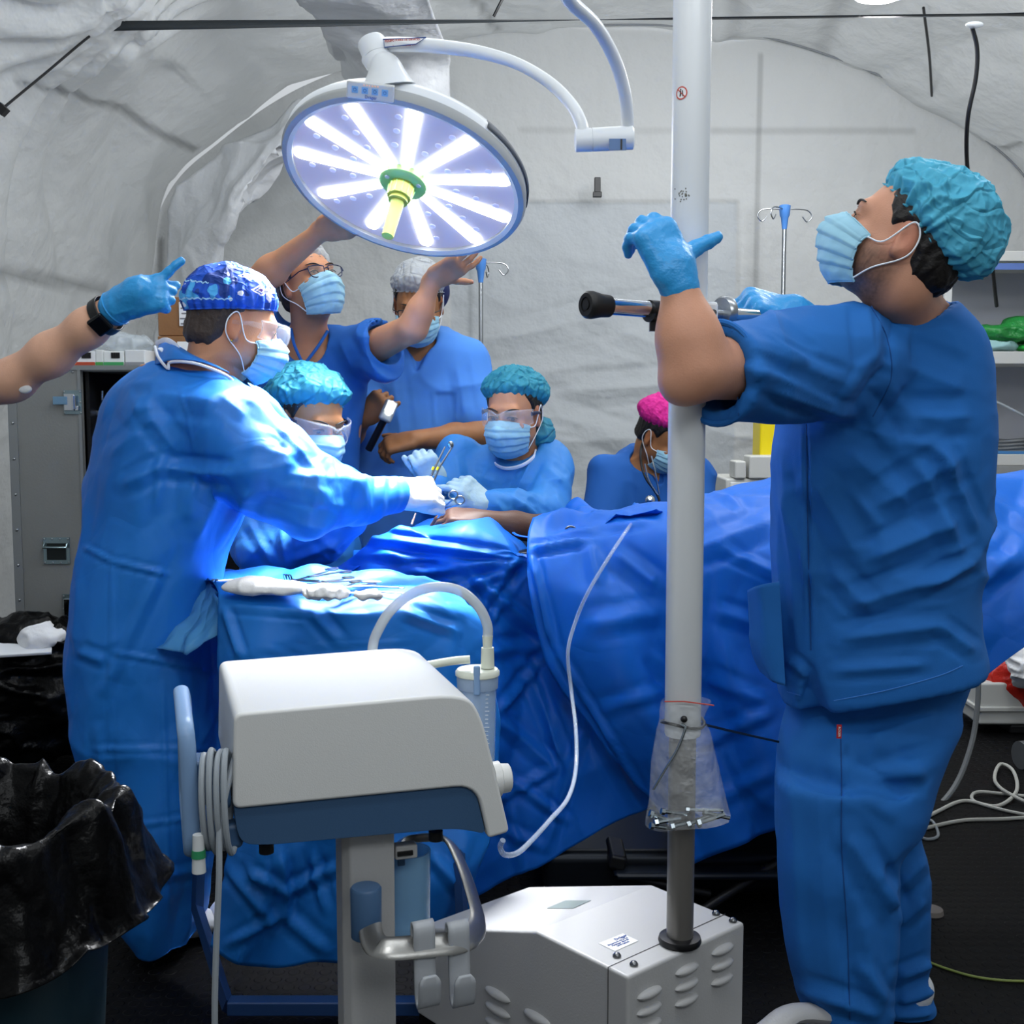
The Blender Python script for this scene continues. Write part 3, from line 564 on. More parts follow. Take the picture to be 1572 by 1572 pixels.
# ---------------------------------------------------------------- suction machine in the foreground
m_sw = mat('warm_white_plastic', '#d9dad8', .38, bump=.12, bscale=500); m_sb = mat('slate_blue_plastic', '#3a597c', .42, bump=.12, bscale=500); m_sh = mat('light_blue_plastic', '#7d9dc4', .38)
ex = np.array([math.cos(.30), math.sin(.30), 0]); ey = np.array([-math.sin(.30), math.cos(.30), 0])
O_ = PZ(359, 1100, .90); W_ = .325
t = thing('suction_machine', (-.2, 1.68, 0), 'white and slate blue surgical suction machine on a post in the foreground', 'suction machine')
def sp(px, py, d=0): return PL(px, py, O_+ey*d, ey)
pw_ = rounded([sp(*p) for p in ((359, 1096), (716, 1064), (740, 1100), (758, 1172), (783, 1278), (750, 1288), (731, 1206), (357, 1243))], [.012, .05, .03, .02, .008, .006, .03, .012], 7)
sh = MB().prism(pw_, ey*W_).build('housing', m_sw, t, bevel=.012); 
for p_ in sh.data.polygons: p_.use_smooth = True
pb_ = rounded([sp(*p) for p in ((359, 1236), (729, 1204), (748, 1283), (715, 1276), (690, 1275), (400, 1301), (366, 1296))], [.005, .02, .01, .02, .02, .03, .03], 6)+ey*.006
lw = MB().prism(pb_, ey*(W_-.012)).build('lower_shell', m_sb, t, bevel=.01)
for px, py in ((409, 1302), (669, 1283)): MB().lathe(sp(px, py, .04)+(0, 0, -.003), (0, 0, -1), [(-.01, .01), (.003, .01), (.004, .008)], 16).build('foot', m_dark, t)
q = sp(694, 1052, .0); 
pt = O_+ex*.268+ey*.06+(0, 0, .0017); mb = MB(); mb.box(pt, (.007, .026, .002), np.array([ex, ey, (0, 0, 1)])); mb.build('indicator_window', mat('green_tint', '#5d7f6b', .3), t)
q = PL(700, 1030, O_+ex*.30, ex)
# moulded grip hollow on the top edge
mb = MB(); 
kc = sp(768, 1195, .03); mb = MB(); mb.lathe(kc-ex*.012, ex, [(0, .024), (.010, .025), (.012, .021), (.024, .020), (.026, .017), (.026, 0)], 36); mb.build('regulator_knob', m_sw, t)
# handle on the left end
h0 = O_-ex*.055; 
def hp(x, y, z): return O_+ex*x+ey*y+np.array([0, 0, z-.90])
hpts = rounded([hp(-.055, .02, .715), hp(-.058, .02, .86), hp(-.060, .03, .885), hp(-.060, .24, .885), hp(-.055, .26, .86), hp(-.055, .26, .715)], .02, 5)
mb = MB(); mb.tube(hpts, .011, 14, closed=True, flat=.7); mb.build('carry_handle', m_sh, t)
for y in (.03, .25): MB().box(hp(-.025, y, .735), (.07, .03, .035), np.array([ex, ey, (0, 0, 1)])).build('handle_bracket', m_sb, t, smooth=False, bevel=.008)
mb = MB(); mb.cyl(hp(-.03, .02, .79), hp(-.005, .02, .79), .016); mb.box(hp(-.03, .07, .80), (.05, .05, .06), np.array([ex, ey, (0, 0, 1)])); mb.build('cable_cleat', m_sb, t, bevel=.005)
m_cord = mat('grey_cord', '#9ba3aa', .45)
cp_ = []
for k in range(4):
    dx = -.040+.009*k; y_ = .012-.004*k
    for a in np.linspace(0, 2*math.pi, 14, endpoint=False)+math.pi/2:
        cp_.append(hp(dx+.008*math.cos(a)+.011*(a/6.28), y_-.02+.06*(.5+.5*math.cos(a)), .785+(.062+.006*(k % 2))*math.sin(a)))
cp_ += [hp(-.02, -.01, .77), hp(-.024, -.02, .70), hp(-.03, -.02, .60), hp(-.034, -.02, .5), hp(-.033, -.01, .35), hp(-.03, 0, .2), hp(-.03, .02, .05), hp(-.04, .1, .01)]
mb = MB(); mb.tube(cr(cp_, 3), .0042, 8); mb.build('power_cord', m_cord, t)
mb = MB(); mb.lathe(hp(-.048, -.002, .75), (0, 0, -1), [(0, .007), (.05, .009), (.052, 0)], 14); pg = mb.build('plug', mat('white_plug', '#d7dbdc', .4), t); mb = MB(); mb.lathe(hp(-.048, -.002, .73), (0, 0, -1), [(0, .0085), (.01, .0095), (.0101, .008)], 14); mb.build('green_band', mat('green_band', '#2f8a5b', .4), pg)
# post with chamfered face
pc = sp(560, 1320, .14); pc = O_+ex*.170+ey*.14; 
def up3(p, z): return np.array([p[0], p[1], z])
R3 = np.array([ex, ey, (0, 0, 1)])
c = up3(P(561, 1400, 1.60), 0)
q = [c+ex*a+ey*b for a, b in ((-.036, -.02), (-.026, -.034), (.036, -.034), (.036, .034), (-.036, .034))]
mb = MB(); mb.prism([p+(0, 0, .06) for p in q], (0, 0, .66)); mb.build('post', m_base, t, smooth=False, bevel=.003)
MB().box(c+(0, 0, .722), (.10, .09, .02), R3).build('mount_plate', m_base, t, smooth=False, bevel=.003)
kz = P(562, 1400, 1.52)[2]; kq = P(562, 1400, 1.53); mb = MB(); hh_ = 84/F*1.53/2
mb.lathe(kq-(0, 0, hh_), (0, 0, 1), [(0, .018), (.002, .0205), (2*hh_-.003, .0212), (2*hh_, .019), (2*hh_, 0)], 36); mb.build('clamp_knob', m_sb, t)
# accessory rail
zr = P(650, 1455, 1.5)[2]
rp = rounded([P(566, 1400, 1.53), P(570, 1448, 1.48), P(592, 1458, 1.46), P(715, 1446, 1.50), P(738, 1418, 1.58), P(715, 1340, 1.66), P(690, 1288, 1.72), P(665, 1284, 1.74), P(610, 1290, 1.72)], .03, 6)
rp = np.vstack([rp[5:], ])
mb = MB(); mb.tube(rp[::1], .0165, 12, flat=.22, up=(0, 1, 0)); mb.build('accessory_rail', mat('rail_steel', '#9b9a97', .33, .9, bump=.1, bscale=300), t)
m_hook = mat('grey_hook', '#a9adb2', .45)
for hx in (650, 703):
    o = P(hx, 1428, 1.478+(.02 if hx > 660 else 0)); mb = MB(); X = nrm(ex*1.0+ey*.12); Zn = -ey
    pth = [o+ey*.012+(0, 0, -.03), o+ey*.012+(0, 0, .004), o-ey*.003+(0, 0, .004), o-ey*.005+(0, 0, -.04), o-ey*.012+(0, 0, -.085), o-ey*.028+(0, 0, -.088), o-ey*.036+(0, 0, -.06), o-ey*.036+(0, 0, -.045)]
    pth = cr(pth, 5); Lf = []; 
    for i, q in enumerate(pth): 
        wv = .0145 if i < len(pth)-6 else .0145*math.sqrt(max(.02, 1-((i-len(pth)+6)/6)**2)); Lf.append([q-X*wv, q-X*wv*.5, q+X*wv*.5, q+X*wv])
    V, Fc = gridmesh(np.array(Lf)); mk('tube_hook', V, Fc, m_hook, t, solid=.005)
# lower canister in its holder
cc = up3(P(626, 1380, 1.66), P(626, 1436, 1.66)[2]); hgt = 140/F*1.66
mb = MB(); mb.lathe(cc, (0, 0, 1), [(0, 0), (0, .028), (.004, .032), (hgt, .034), (hgt, .031), (.006, .029), (.006, 0)], 40); mb.build('collection_canister', mat('blue_tint_canister', '#9ccdf0', .08, alpha=.5, spec=.8), t)
mb = MB(); mb.box(P(622, 1305, 1.6), (.032, .02, .02), R3); bk = mb.build('canister_clip', m_base, t, smooth=False, bevel=.003)
MB().box(P(622, 1310, 1.588), (.022, .004, .006), R3).build('slot', m_dark, bk); MB().box(P(616, 1322, 1.62), (.011, .004, .014), R3).build('catch', m_sb, t, bevel=.003)
# foot frame
m_legblue = mat('dark_blue_frame', '#22406f', .4)
fz = .03
fq = up3(c, 0)
for a, b in ((-.24, .0), (.24, .0)):
    pass
MB().box(fq+ey*.0+(0, 0, .045), (.46, .045, .03), R3).build('foot_bar', mat('foot_steel', '#a5a39f', .35, .6), t, smooth=False, bevel=.004)
for s_ in (-1, 1):
    MB().box(fq+ex*.23*s_+(0, 0, .045), (.04, .42, .032), R3).build('foot_bar', m_dark, t, smooth=False, bevel=.004)
    for y in (-.19, .19):
        w0 = fq+ex*.23*s_+ey*y; MB().lathe(w0-ex*.01+(0, 0, .022), ex, [(0, .01), (0, .018), (.003, .022), (.017, .022), (.02, .018), (.02, .01)], 20).build('castor', m_dark, t)
# upper jar hung on the far side
jY = 1.93; jc = P(733, 1032, jY); rj = 32/F*jY; jb_ = P(733, 1200, jY)
mb = MB(); mb.lathe((jc[0], jc[1], jb_[2]), (0, 0, 1), [(0, 0), (0, rj*.78), (.004, rj*.82), (jc[2]-jb_[2], rj*.95), (jc[2]-jb_[2], rj*.9), (.006, rj*.76), (.006, 0)], 40); jar = mb.build('suction_jar', mat('jar_clear', '#bcd3ea', .08, alpha=.42, spec=.9), t)
mb = MB(); mb.lathe(jc+(0, 0, -.004), (0, 0, 1), [(-.02, rj*.97), (-.002, rj*1.0), (.0, rj*1.08), (.006, rj*1.08), (.010, rj*.98), (.011, 0)], 44); ld = mb.build('jar_lid', mat('ivory_plastic', '#d6dacb', .4), jar)
mb = MB(); mb.lathe(jc+(0, 0, -.026), (0, 0, 1), [(0, rj*.9), (0, rj*1.0), (.02, rj*1.02), (.022, rj*.98)], 44); mb.build('jar_collar', mat('collar_blue', '#8fa3bd', .3), jar)
mb = MB()
for k in range(22): 
    z = jb_[2]+.02+k*.0068; a = -1.05; mb.box(jc*[1, 1, 0]+(rj*.93*math.cos(a), rj*.93*math.sin(a), z), (.009 if k % 4 == 0 else .005, .001, .001))
mb.build('scale_marks', m_label, jar)
mb = MB(); mb.cyl(jc+(.017, 0, .008), jc+(.017, 0, .042), .0115, .0105); mb.build('tube_port', MT['ivory_plastic'], ld)
mb = MB(); mb.tube(cr([jc+(-.012, -.01, .024), jc+(-.04, -.012, .022), jc+(-.085, -.03, .018)], 4), .007, 10); mb.build('side_port', MT['ivory_plastic'], ld)
mb = MB(); mb.box(jc+(.0, -rj*1.02, -.006), (.011, .006, .05)); mb.build('jar_latch', m_sh, ld, bevel=.003)
mb = MB(); mb.cyl(jc+(.017, 0, .04), jc+(.017, 0, .062), .0075, .009); mb.build('connector', MT['ivory_plastic'], ld)
m_tube = mat('milky_tube', '#c9d1d6', .18, alpha=.72, spec=.8)
mb = MB(); mb.tube(cr([jc+(.017, 0, .055), P(748, 960, jY), P(735, 932, jY), P(708, 908, jY), P(672, 901, jY), P(635, 910, jY), P(602, 935, jY), P(582, 965, jY), P(572, 995, jY), P(570, 1060, jY-.05)], 8), .0085, 16); mb.build('vacuum_tube', m_tube, t)
# long clear suction tube lying on the drape
m_tube2 = mat('clear_tube', '#d5e4f2', .08, alpha=.32, spec=.8)
mb = MB(); pp = [P(772, 1290, 1.85), P(768, 1300, 1.86), P(775, 1312, 1.87), P(795, 1309, 1.92), P(818, 1288, 2.0), P(845, 1258, 2.2), P(872, 1225, 2.35), P(884, 1180, 2.5), P(884, 1120, 2.6), P(877, 1060, 2.68), P(872, 1000, 2.7), P(885, 950, 2.72), P(905, 905, 2.72), P(935, 855, 2.76), P(958, 820, 2.86), P(970, 803, 2.96)]
mb.tube(cr(pp, 8), .0047, 12); mb.build('suction_tube', m_tube2, label='long thin clear tube snaking from the machine up over the blue drape', cat='tube')
# ---------------------------------------------------------------- implicit-surface modeller for bodies and cloth
def proj(V):
    d = V-np.array([0, 0, H0]); c = d[..., 1]*ct-d[..., 2]*st; u = d[..., 1]*st+d[..., 2]*ct
    return np.stack([786+F*d[..., 0]/c, 786-F*u/c], -1)
def vnorm(V, Fc):
    a, b, c, d = (V[Fc[:, i]] for i in range(4)); n = np.cross(c-a, d-b); N = np.zeros_like(V)
    for i in range(4):
        for k in range(3): N[:, k] += np.bincount(Fc[:, i], n[:, k], len(V))
    return N/(np.linalg.norm(N, axis=1, keepdims=True)+1e-12)
class SD:
    def __init__(s): s.p = []
    def _a(s, fn, lo, hi, k, op): s.p.append((fn, np.asarray(lo)-k-.02, np.asarray(hi)+k+.02, k, op)); return s
    def cone(s, a, b, ra, rb, k=.02, op='u', flat=None):
        a = np.asarray(a, float); b = np.asarray(b, float); R = max(ra, rb)
        def fn(X):
            ab = b-a; p = X-a; L = max(ab@ab, 1e-9); t = np.clip(p@ab/L, 0, 1); q = p-t[..., None]*ab
            if flat is not None: n = nrm(flat[0]); q = q+(flat[1]-1)*(q@n)[..., None]*n
            return np.sqrt((q*q).sum(-1))-(ra+(rb-ra)*t)
        return s._a(fn, np.minimum(a, b)-R, np.maximum(a, b)+R, k, op)
    def chain(s, pts, rs, k=.02, **kw):
        for i in range(len(pts)-1): s.cone(pts[i], pts[i+1], rs[i], rs[i+1], k, **kw)
        return s
    def ell(s, c, r, R=None, k=.02, op='u'):
        c = np.asarray(c, float); r = np.asarray(r, float)*np.ones(3); R = np.eye(3) if R is None else np.asarray(R)
        def fn(X):
            q = (X-c)@R.T; k0 = np.sqrt(((q/r)**2).sum(-1)); k1 = np.sqrt(((q/r**2)**2).sum(-1)); return k0*(k0-1)/(k1+1e-9)
        return s._a(fn, c-r.max(), c+r.max(), k, op)
    def box(s, c, h, R=None, rd=.01, k=.01, op='u'):
        c = np.asarray(c, float); h = np.asarray(h, float); R = np.eye(3) if R is None else np.asarray(R); m = np.linalg.norm(h)
        def fn(X):
            q = np.abs((X-c)@R.T)-h+rd; return np.sqrt((np.maximum(q, 0)**2).sum(-1))+np.minimum(q.max(-1), 0)-rd
        return s._a(fn, c-m, c+m, k, op)
    def stack(s, rows, k=.03, yaw=0, pw=2.3, op='u'):                # rows (z,cx,cy,a,b)
        A = np.array(sorted(rows, key=lambda r: r[0]), float); z = A[:, 0]; ca, sa = math.cos(yaw), math.sin(yaw)
        zz = np.linspace(z[0], z[-1], 80); B = [np.interp(zz, z, A[:, i]) for i in (1, 2, 3, 4)]
        ker = np.array([1, 2, 3, 2, 1])/9.; B = [np.convolve(np.pad(x, 2, mode='edge'), ker, 'valid') for x in B]
        R = max(A[:, 3].max(), A[:, 4].max())
        def fn(X):
            Z = X[..., 2]; cx, cy, a, b = (np.interp(Z, zz, x) for x in B); x = X[..., 0]-cx; y = X[..., 1]-cy; u = x*ca+y*sa; v = -x*sa+y*ca
            q = (np.abs(u/a)**pw+np.abs(v/b)**pw)**(1/pw); d = (q-1)*np.minimum(a, b)
            return np.maximum(d, np.maximum(z[0]-Z, Z-z[-1]))
        return s._a(fn, (A[:, 1].min()-R, A[:, 2].min()-R, z[0]), (A[:, 1].max()+R, A[:, 2].max()+R, z[-1]), k, op)
    def plane(s, o, n, k=.004):                                     # remove everything on the n side of o
        o = np.asarray(o, float); n = nrm(n); s.p.append((lambda X: -((X-o)@n), None, None, k, 's')); return s
    def mesh(s, h=.006, smooth=1):
        lo = np.min([p[1] for p in s.p if p[4] == 'u'], 0); hi = np.max([p[2] for p in s.p if p[4] == 'u'], 0)
        n = np.ceil((hi-lo)/h).astype(int)+1; Fd = np.full(n, .5, np.float32)
        ax = [lo[i]+h*np.arange(n[i]) for i in range(3)]
        for fn, a, b, k, op in s.p:
            if a is None: i0 = np.zeros(3, int); i1 = n
            else: i0 = np.clip(np.floor((a-lo)/h).astype(int), 0, n-1); i1 = np.clip(np.ceil((b-lo)/h).astype(int)+1, 1, n)
            if (i1 <= i0).any(): continue
            sl = tuple(slice(i0[j], i1[j]) for j in range(3)); X = np.stack(np.meshgrid(*[ax[j][sl[j]] for j in range(3)], indexing='ij'), -1)
            d = fn(X); f = Fd[sl]
            if op == 'u':
                hh = np.maximum(k-np.abs(f-d), 0)/max(k, 1e-6); Fd[sl] = np.minimum(f, d)-hh*hh*k*.25
            else:
                d = -d; hh = np.maximum(k-np.abs(f-d), 0)/max(k, 1e-6); Fd[sl] = np.maximum(f, d)+hh*hh*k*.25
        Fd[[0, -1]] = .5; Fd[:, [0, -1]] = .5; Fd[:, :, [0, -1]] = .5
        return nets(Fd, lo, h, smooth)
def nets(Fd, lo, h, smooth=1):
    I = Fd < 0; c = np.zeros(tuple(np.array(I.shape)-1), np.uint8)
    for a in (0, 1):
        for b in (0, 1):
            for d in (0, 1): c += I[a:I.shape[0]-1+a, b:I.shape[1]-1+b, d:I.shape[2]-1+d]
    act = np.argwhere((c > 0) & (c < 8)); idx = np.full(c.shape, -1, np.int64); idx[tuple(act.T)] = np.arange(len(act))
    acc = np.zeros((len(act), 3)); cnt = np.zeros(len(act))
    cor = [np.array((a, b, d)) for a in (0, 1) for b in (0, 1) for d in (0, 1)]
    for p in cor:
        for ax in range(3):
            if p[ax] == 0:
                q = p.copy(); q[ax] = 1; A = act+p; B = act+q; fa = Fd[tuple(A.T)]; fb = Fd[tuple(B.T)]; m = (fa < 0) != (fb < 0)
                t = np.where(m, fa/(fa-fb+1e-12), 0); pt = p+(q-p)*t[:, None]; acc[m] += pt[m]; cnt[m] += 1
    V = lo+h*(act+acc/cnt[:, None]); Fs = []
    for ax in range(3):
        o = [0, 1, 2]; o.remove(ax); s0 = [slice(None)]*3; s1 = [slice(None)]*3; s0[ax] = slice(0, -1); s1[ax] = slice(1, None)
        ch = I[tuple(s0)] != I[tuple(s1)]; e = np.argwhere(ch); e = e[(e[:, o[0]] > 0) & (e[:, o[1]] > 0)]
        u = np.zeros(3, int); v = np.zeros(3, int); u[o[0]] = 1; v[o[1]] = 1
        q = np.stack([idx[tuple((e-u-v).T)], idx[tuple((e-v).T)], idx[tuple(e.T)], idx[tuple((e-u).T)]], 1)
        ins = I[tuple(e.T)]; flip = ins if ax != 1 else ~ins; q[~flip] = q[~flip][:, ::-1]; Fs.append(q)
    Fc = np.vstack(Fs); Fc = Fc[(Fc >= 0).all(1)]
    for _ in range(smooth):
        N = np.zeros_like(V); k = np.zeros(len(V))
        for a, b in ((0, 1), (1, 2), (2, 3), (3, 0)):
            for i, j in ((a, b), (b, a)):
                for x in range(3): N[:, x] += np.bincount(Fc[:, i], V[Fc[:, j], x], len(V))
                k += np.bincount(Fc[:, i], minlength=len(V))
        V = V*.45+.55*N/np.maximum(k, 1)[:, None]
    return V, Fc
def pxfolds(V, N, lst):                                    # cloth folds placed where the photograph shows them: x1,y1,x2,y2,width,mm
    uv = proj(V); vd = nrm(V.mean(0)-np.array([0, 0, H0])); fr = np.clip(-(N@vd)*2+.3, 0, 1); D = np.zeros(len(V))
    for x1, y1, x2, y2, wd, mm in lst:
        d, t = segd(uv, np.array([x1, y1], float), np.array([x2, y2], float)); x = d/wd
        prof = np.where(x < 1, (1-x)**1.25, 0)-.4*np.where((x >= 1) & (x < 2.2), np.sin((x-1)/1.2*math.pi), 0)
        D += mm*.001*prof*np.clip(np.minimum(t, 1-t)*5+.25, 0, 1)
    return V+N*(D*fr)[:, None]
def cloth(V, Fc, amp=.006, sc=7, stretch=(1, 1, 1), seed=1, pf=None, fine=.0015, pw=2.0, cr_=0):
    N = vnorm(V, Fc); s = np.array(stretch, float)
    D = (ridge(V*sc*s, seed, pw)-.33)*amp+(ridge(V*sc*2.7*s+3.3, seed+11, 1.6)-.4)*fine+(crumple(V*6.5*s, seed)*cr_+crumple(V*17*s+2, seed+3)*cr_*.28 if cr_ else 0)
    V = V+N*D[:, None]
    if pf: V = pxfolds(V, N, pf)
    return V
# ---------------------------------------------------------------- bodies
class Head:
    def __init__(s, c, fwd, up, sc=1.0):
        s.c = np.asarray(c, float); s.f = nrm(fwd); s.u = nrm(np.asarray(up)-s.f*np.dot(up, s.f)); s.r = np.cross(s.f, s.u); s.s = sc; s.R = np.array([s.r, s.f, s.u])
    def __call__(s, x, y, z): return s.c+s.s*(s.r*x+s.f*y+s.u*z)
    def arr(s, A): A = np.asarray(A, float); return s.c+s.s*(A[..., [0]]*s.r+A[..., [1]]*s.f+A[..., [2]]*s.u)
    def loc(s, V): d = (V-s.c)/s.s; return np.stack([d@s.r, d@s.f, d@s.u], -1)
    def sdf(s, D, base=None, nr=.056):
        k = s.s; e = lambda c, r, kk=.02, op='u', R=None: D.ell(s(*c), np.array(r)*k, s.R if R is None else R, kk, op)
        e((0, -.014, .032), (.076, .098, .083)); e((0, .026, -.03), (.063, .066, .08), .03); e((0, .044, -.083), (.036, .038, .03), .03)
        for q in (-1, 1):
            e((q*.05, .012, -.055), (.020, .036, .032), .03); e((q*.041, .072, -.03), (.022, .018, .02), .02)
        D.cone(s(-.034, .082, .022), s(.034, .082, .022), .012*k, .012*k, .02); D.cone(s(0, .090, .005), s(0, .112, -.036), .008*k, .012*k, .012)
        for q in (-1, 1):
            D.ell(s(q*.011, .103, -.042), .0085*k, None, .008); e((q*.031, .103, .002), (.019, .018, .012), .012, 's'); D.ell(s(q*.031, .079, .001), .0135*k, None, .003)
            Re = np.array([nrm(s.r+.35*q*s.f*-1), nrm(s.f+.35*q*s.r), s.u]); 
            D.ell(s(q*.077, -.012, -.008), np.array((.0075, .019, .032))*k, Re, .008); D.ell(s(q*.088, -.008, -.004), np.array((.007, .010, .018))*k, Re, .005, 's'); D.ell(s(q*.080, -.004, -.032), np.array((.006, .009, .010))*k, Re, .006)
        e((0, .108, -.068), (.024, .012, .009), .01)
        if base is not None: D.chain([s(0, -.028, -.01), s(0, -.03, -.07), base], [nr*k, nr*k, nr*1.12*k], .025)
    def eyes(s, par, iris='#3a2a20', look=(0, 1, 0)):
        lk = nrm(look)
        for q in (-1, 1):
            c = s(q*.031, .0785, .001); e = MB().ball(c, .0128*s.s, 10).build('eyeball', mat('eye_white', '#dcd8d4', .2), par)
            d = s.r*lk[0]+s.f*lk[1]+s.u*lk[2]
            MB().lathe(c+d*.0112*s.s, d, [(0, .0066*s.s), (.0016*s.s, .0055*s.s), (.0025*s.s, .0001)], 18).build('iris', mat('iris'+iris, iris, .15), e)
            for z0, z1 in ((.0028, .0135), (-.0135, -.0068)):
                MB().lathe(c, s.u, [(z_*s.s, math.sqrt(max(1e-9, .0141**2-z_*z_))*s.s) for z_ in np.linspace(z0, z1, 8)], 24).build('eyelid', mat('eyelid_skin', '#a5745c', .5), par)
            pts = [s(q*(.031+.017*t), .0945-.006*t*t, .0065-.0055*t*t) for t in np.linspace(-1, 1, 9)]
            MB().tube(pts, [.0012*s.s, .002*s.s, .0012*s.s], 6).build('eyelashes', mat('hair_dark', '#17120f', .6), e)
    def brows(s, par, m):
        for q in (-1, 1):
            MB().tube([s(q*(.012+.040*t), .0985-.016*t*t, .0225+.007*math.sin(t*2.4)) for t in np.linspace(0, 1, 8)], [.0022, .004, .0015], 8, flat=.6).build('eyebrow', m, par)
    def mask(s, par, m, pleat=3, drop=0, top=.0, side=1.12):
        nu, nv = 41, 34; G = np.zeros((nu, nv, 3))
        vv = np.linspace(0, 1, nv); z = top-.013-(.110+drop)*vv
        bf = np.interp(vv, [0, .1, .3, .5, .75, .9, 1], [.103, .119, .130, .125, .112, .097, .078]); xr = np.interp(vv, [0, .4, 1], [.072, .073, .058])
        for i, u in enumerate(np.linspace(-1, 1, nu)):
            a = u*side; yy0 = .0; nose = np.exp(-(u/.20)**2)*np.interp(vv, [0, .15, .4, .6, 1], [.006, .012, .010, .004, 0])
            zz = z+(.016*u*u)*(1-2*vv)*-1+.010*(1-abs(u))*(1-vv)*.6
            G[i, :, 0] = np.sin(a)*xr*1.04; G[i, :, 1] = yy0+np.cos(a)*bf*1.0+nose; G[i, :, 2] = zz
        pl = sum(np.clip(1-np.abs(vv-c)*14, 0, 1) for c in (.30, .50, .70)[:pleat]); N = gnormals(G); N *= np.sign((N*(G-[0, 0, -.05])).sum(-1, keepdims=True))
        uu = np.linspace(-1, 1, nu)[:, None]; saw = (((vv*5.2) % 1)-.5)[None]*np.where((vv > .18) & (vv < .85), 1, 0)[None]*(1-.25*uu**2)
        G += N*(saw*.0055)[..., None]+N*((ridge(G*60, 4)-.4)*.0028)[..., None]+N*.004
        V, Fc = gridmesh(s.arr(G)); o = mk('face_mask', V, Fc, m, par, solid=.0022, soff=0)
        mm = mat('ear_loop_white', '#e6ebee', .5)
        MB().tube(s.arr(G[:, 0]+[0, .001, 0]), .0016, 6).tube(s.arr(G[:, -1]), .0013, 6).tube(s.arr(G[0]), .0018, 6).tube(s.arr(G[-1]), .0018, 6).build('mask_binding', m, o)
        for q in (-1, 1):
            E = G[0] if q*G[0, 0, 0] > 0 else G[-1]; a = E[2]; b = E[-3]
            MB().tube(cr(s.arr(np.array([a, [q*.080, .02, a[2]+.004], [q*.0855, -.010, .024], [q*.084, -.029, .010], [q*.084, -.031, -.018], [q*.080, -.018, -.040], [q*.074, .018, -.07], b])), 6), .0016*s.s, 6).build('ear_loop', mm, o)
        return o
    def cap(s, par, m, r=(.104, .128, .108), c=(0, -.018, .038), tilt=-.42, th=1.62, crump=.016, name='bouffant_cap', seed=1, frill=.006, nu=200, nv=84, cols=None, sag=(0, 0, 0), rim=.90, fc=26):
        A = nrm([0, math.sin(tilt), math.cos(tilt)]); X = np.array([1., 0, 0]); Yv = np.cross(A, X); G = np.zeros((nu+1, nv, 3)); ph = np.linspace(0, 2*math.pi, nu+1); tt = np.linspace(.01, 1, nv)*th
        d = np.sin(tt)[None, :, None]*(np.cos(ph)[:, None, None]*X+np.sin(ph)[:, None, None]*Yv)+np.cos(tt)[None, :, None]*A
        ri = np.array(r); sk = np.array([.0785, .1005, .087])*rim/.90; f = (tt/th)[None, :, None]
        e1 = 1/np.sqrt(((d/ri)**2).sum(-1, keepdims=True)); e2 = 1/np.sqrt(((d/sk)**2).sum(-1, keepdims=True)); w_ = np.clip((f-.72)/.28, 0, 1)**2.2
        R = e1*(1-w_)+e2*w_
        g = ridge(d*2.6+seed, seed, 1.5); g2 = ridge(d*8+seed, seed+5, 2.6); rad = np.sin(ph*fc+4*vnoise(np.stack([np.cos(ph)*3, np.sin(ph)*3, ph*0+seed], -1), 2))[:, None]
        R = R+((g-.4)*crump*.7+(g2-.4)*crump*.22)[..., None]*(1-w_*.6)+(rad*.0035)[..., None]*f**3
        G = d*R+np.array(c)+np.array(sag)*np.sin(f*math.pi)*1.0
        G[-1] = G[0]
        fl = G[:, -1:]+(G[:, -1:]-G[:, -6:-5])*.4+(d[:, -1:]*(frill*(1.0+.5*rad[..., None])))
        G = np.concatenate([G, fl], 1); V, Fc = gridmesh(s.arr(G)); cc = None
        if cols is not None: cc = cols(np.repeat(ph[:, None], nv+1, 1), np.repeat(np.append(tt, th+.02)[None], nu+1, 0)).reshape(-1, 3)
        o = mk(name, V, Fc, m, par, solid=.0012, cols=cc)
        MB().tube(s.arr(G[:-1, -2]), .0022*s.s, 6, closed=True).build('elastic_band', m if cols is None else mat('band_blue', '#1d55b8', .6), o)
        return o
    def hair(s, par, m, back=0, low=-.06, front=.045, h=.005):
        D = SD(); k = s.s; D.ell(s(0, -.018, .030), np.array((.082, .103, .087))*k, s.R, .02)
        D.ell(s(0, -.05, -.03+back), np.array((.066, .062, .055))*k, s.R, .03)
        D.plane(s(0, front, .03), s.f*1.0-s.u*.35, .01); D.plane(s(0, 0, low), -s.u-.0*s.f, .01)
        for q in (-1, 1): D.ell(s(q*.085, -.002, -.02), np.array((.03, .03, .046))*k, s.R, .01, 's')
        V, Fc = D.mesh(h); N = vnorm(V, Fc); V = V+N*((ridge(s.loc(V)*np.array([90, 60, 18]), 3)-.4)*.005)[:, None]; return mk('hair', V, Fc, m, par)
    def glasses(s, par, mf, ml, wd=.026, ht=.018, thick=.0017, tilt=0):
        g = None
        for q in (-1, 1):
            pl = [(q*.033+a*wd, .113-.25*max(0, (q*(q*.033+a*wd)-.03)), b*ht-.003) for a, b in ((-.95, .85), (-.3, 1), (.5, 1), (.98, .8), (.95, -.2), (.6, -.95), (-.5, -.95), (-.9, -.3))]
            L = s.arr(cr(np.array(pl+[pl[0]]), 4)[:-1]); f = MB().tube(L, thick*s.s, 8, closed=True)
            if g is None: g = f.build('glasses', mf, par)
            else: f.build('lens_rim', mf, g)
            c = L.mean(0); mk('lens', np.vstack([L, c]), [(i, (i+1) % len(L), len(L)) for i in range(len(L))], ml, g)
            MB().tube([s(q*.060, .106, .008), s(q*.078, .085, .008), s(q*.082, .0, .006), s(q*.080, -.02, -.004)], [.002*s.s, .0015*s.s], 8).build('temple', mf, g)
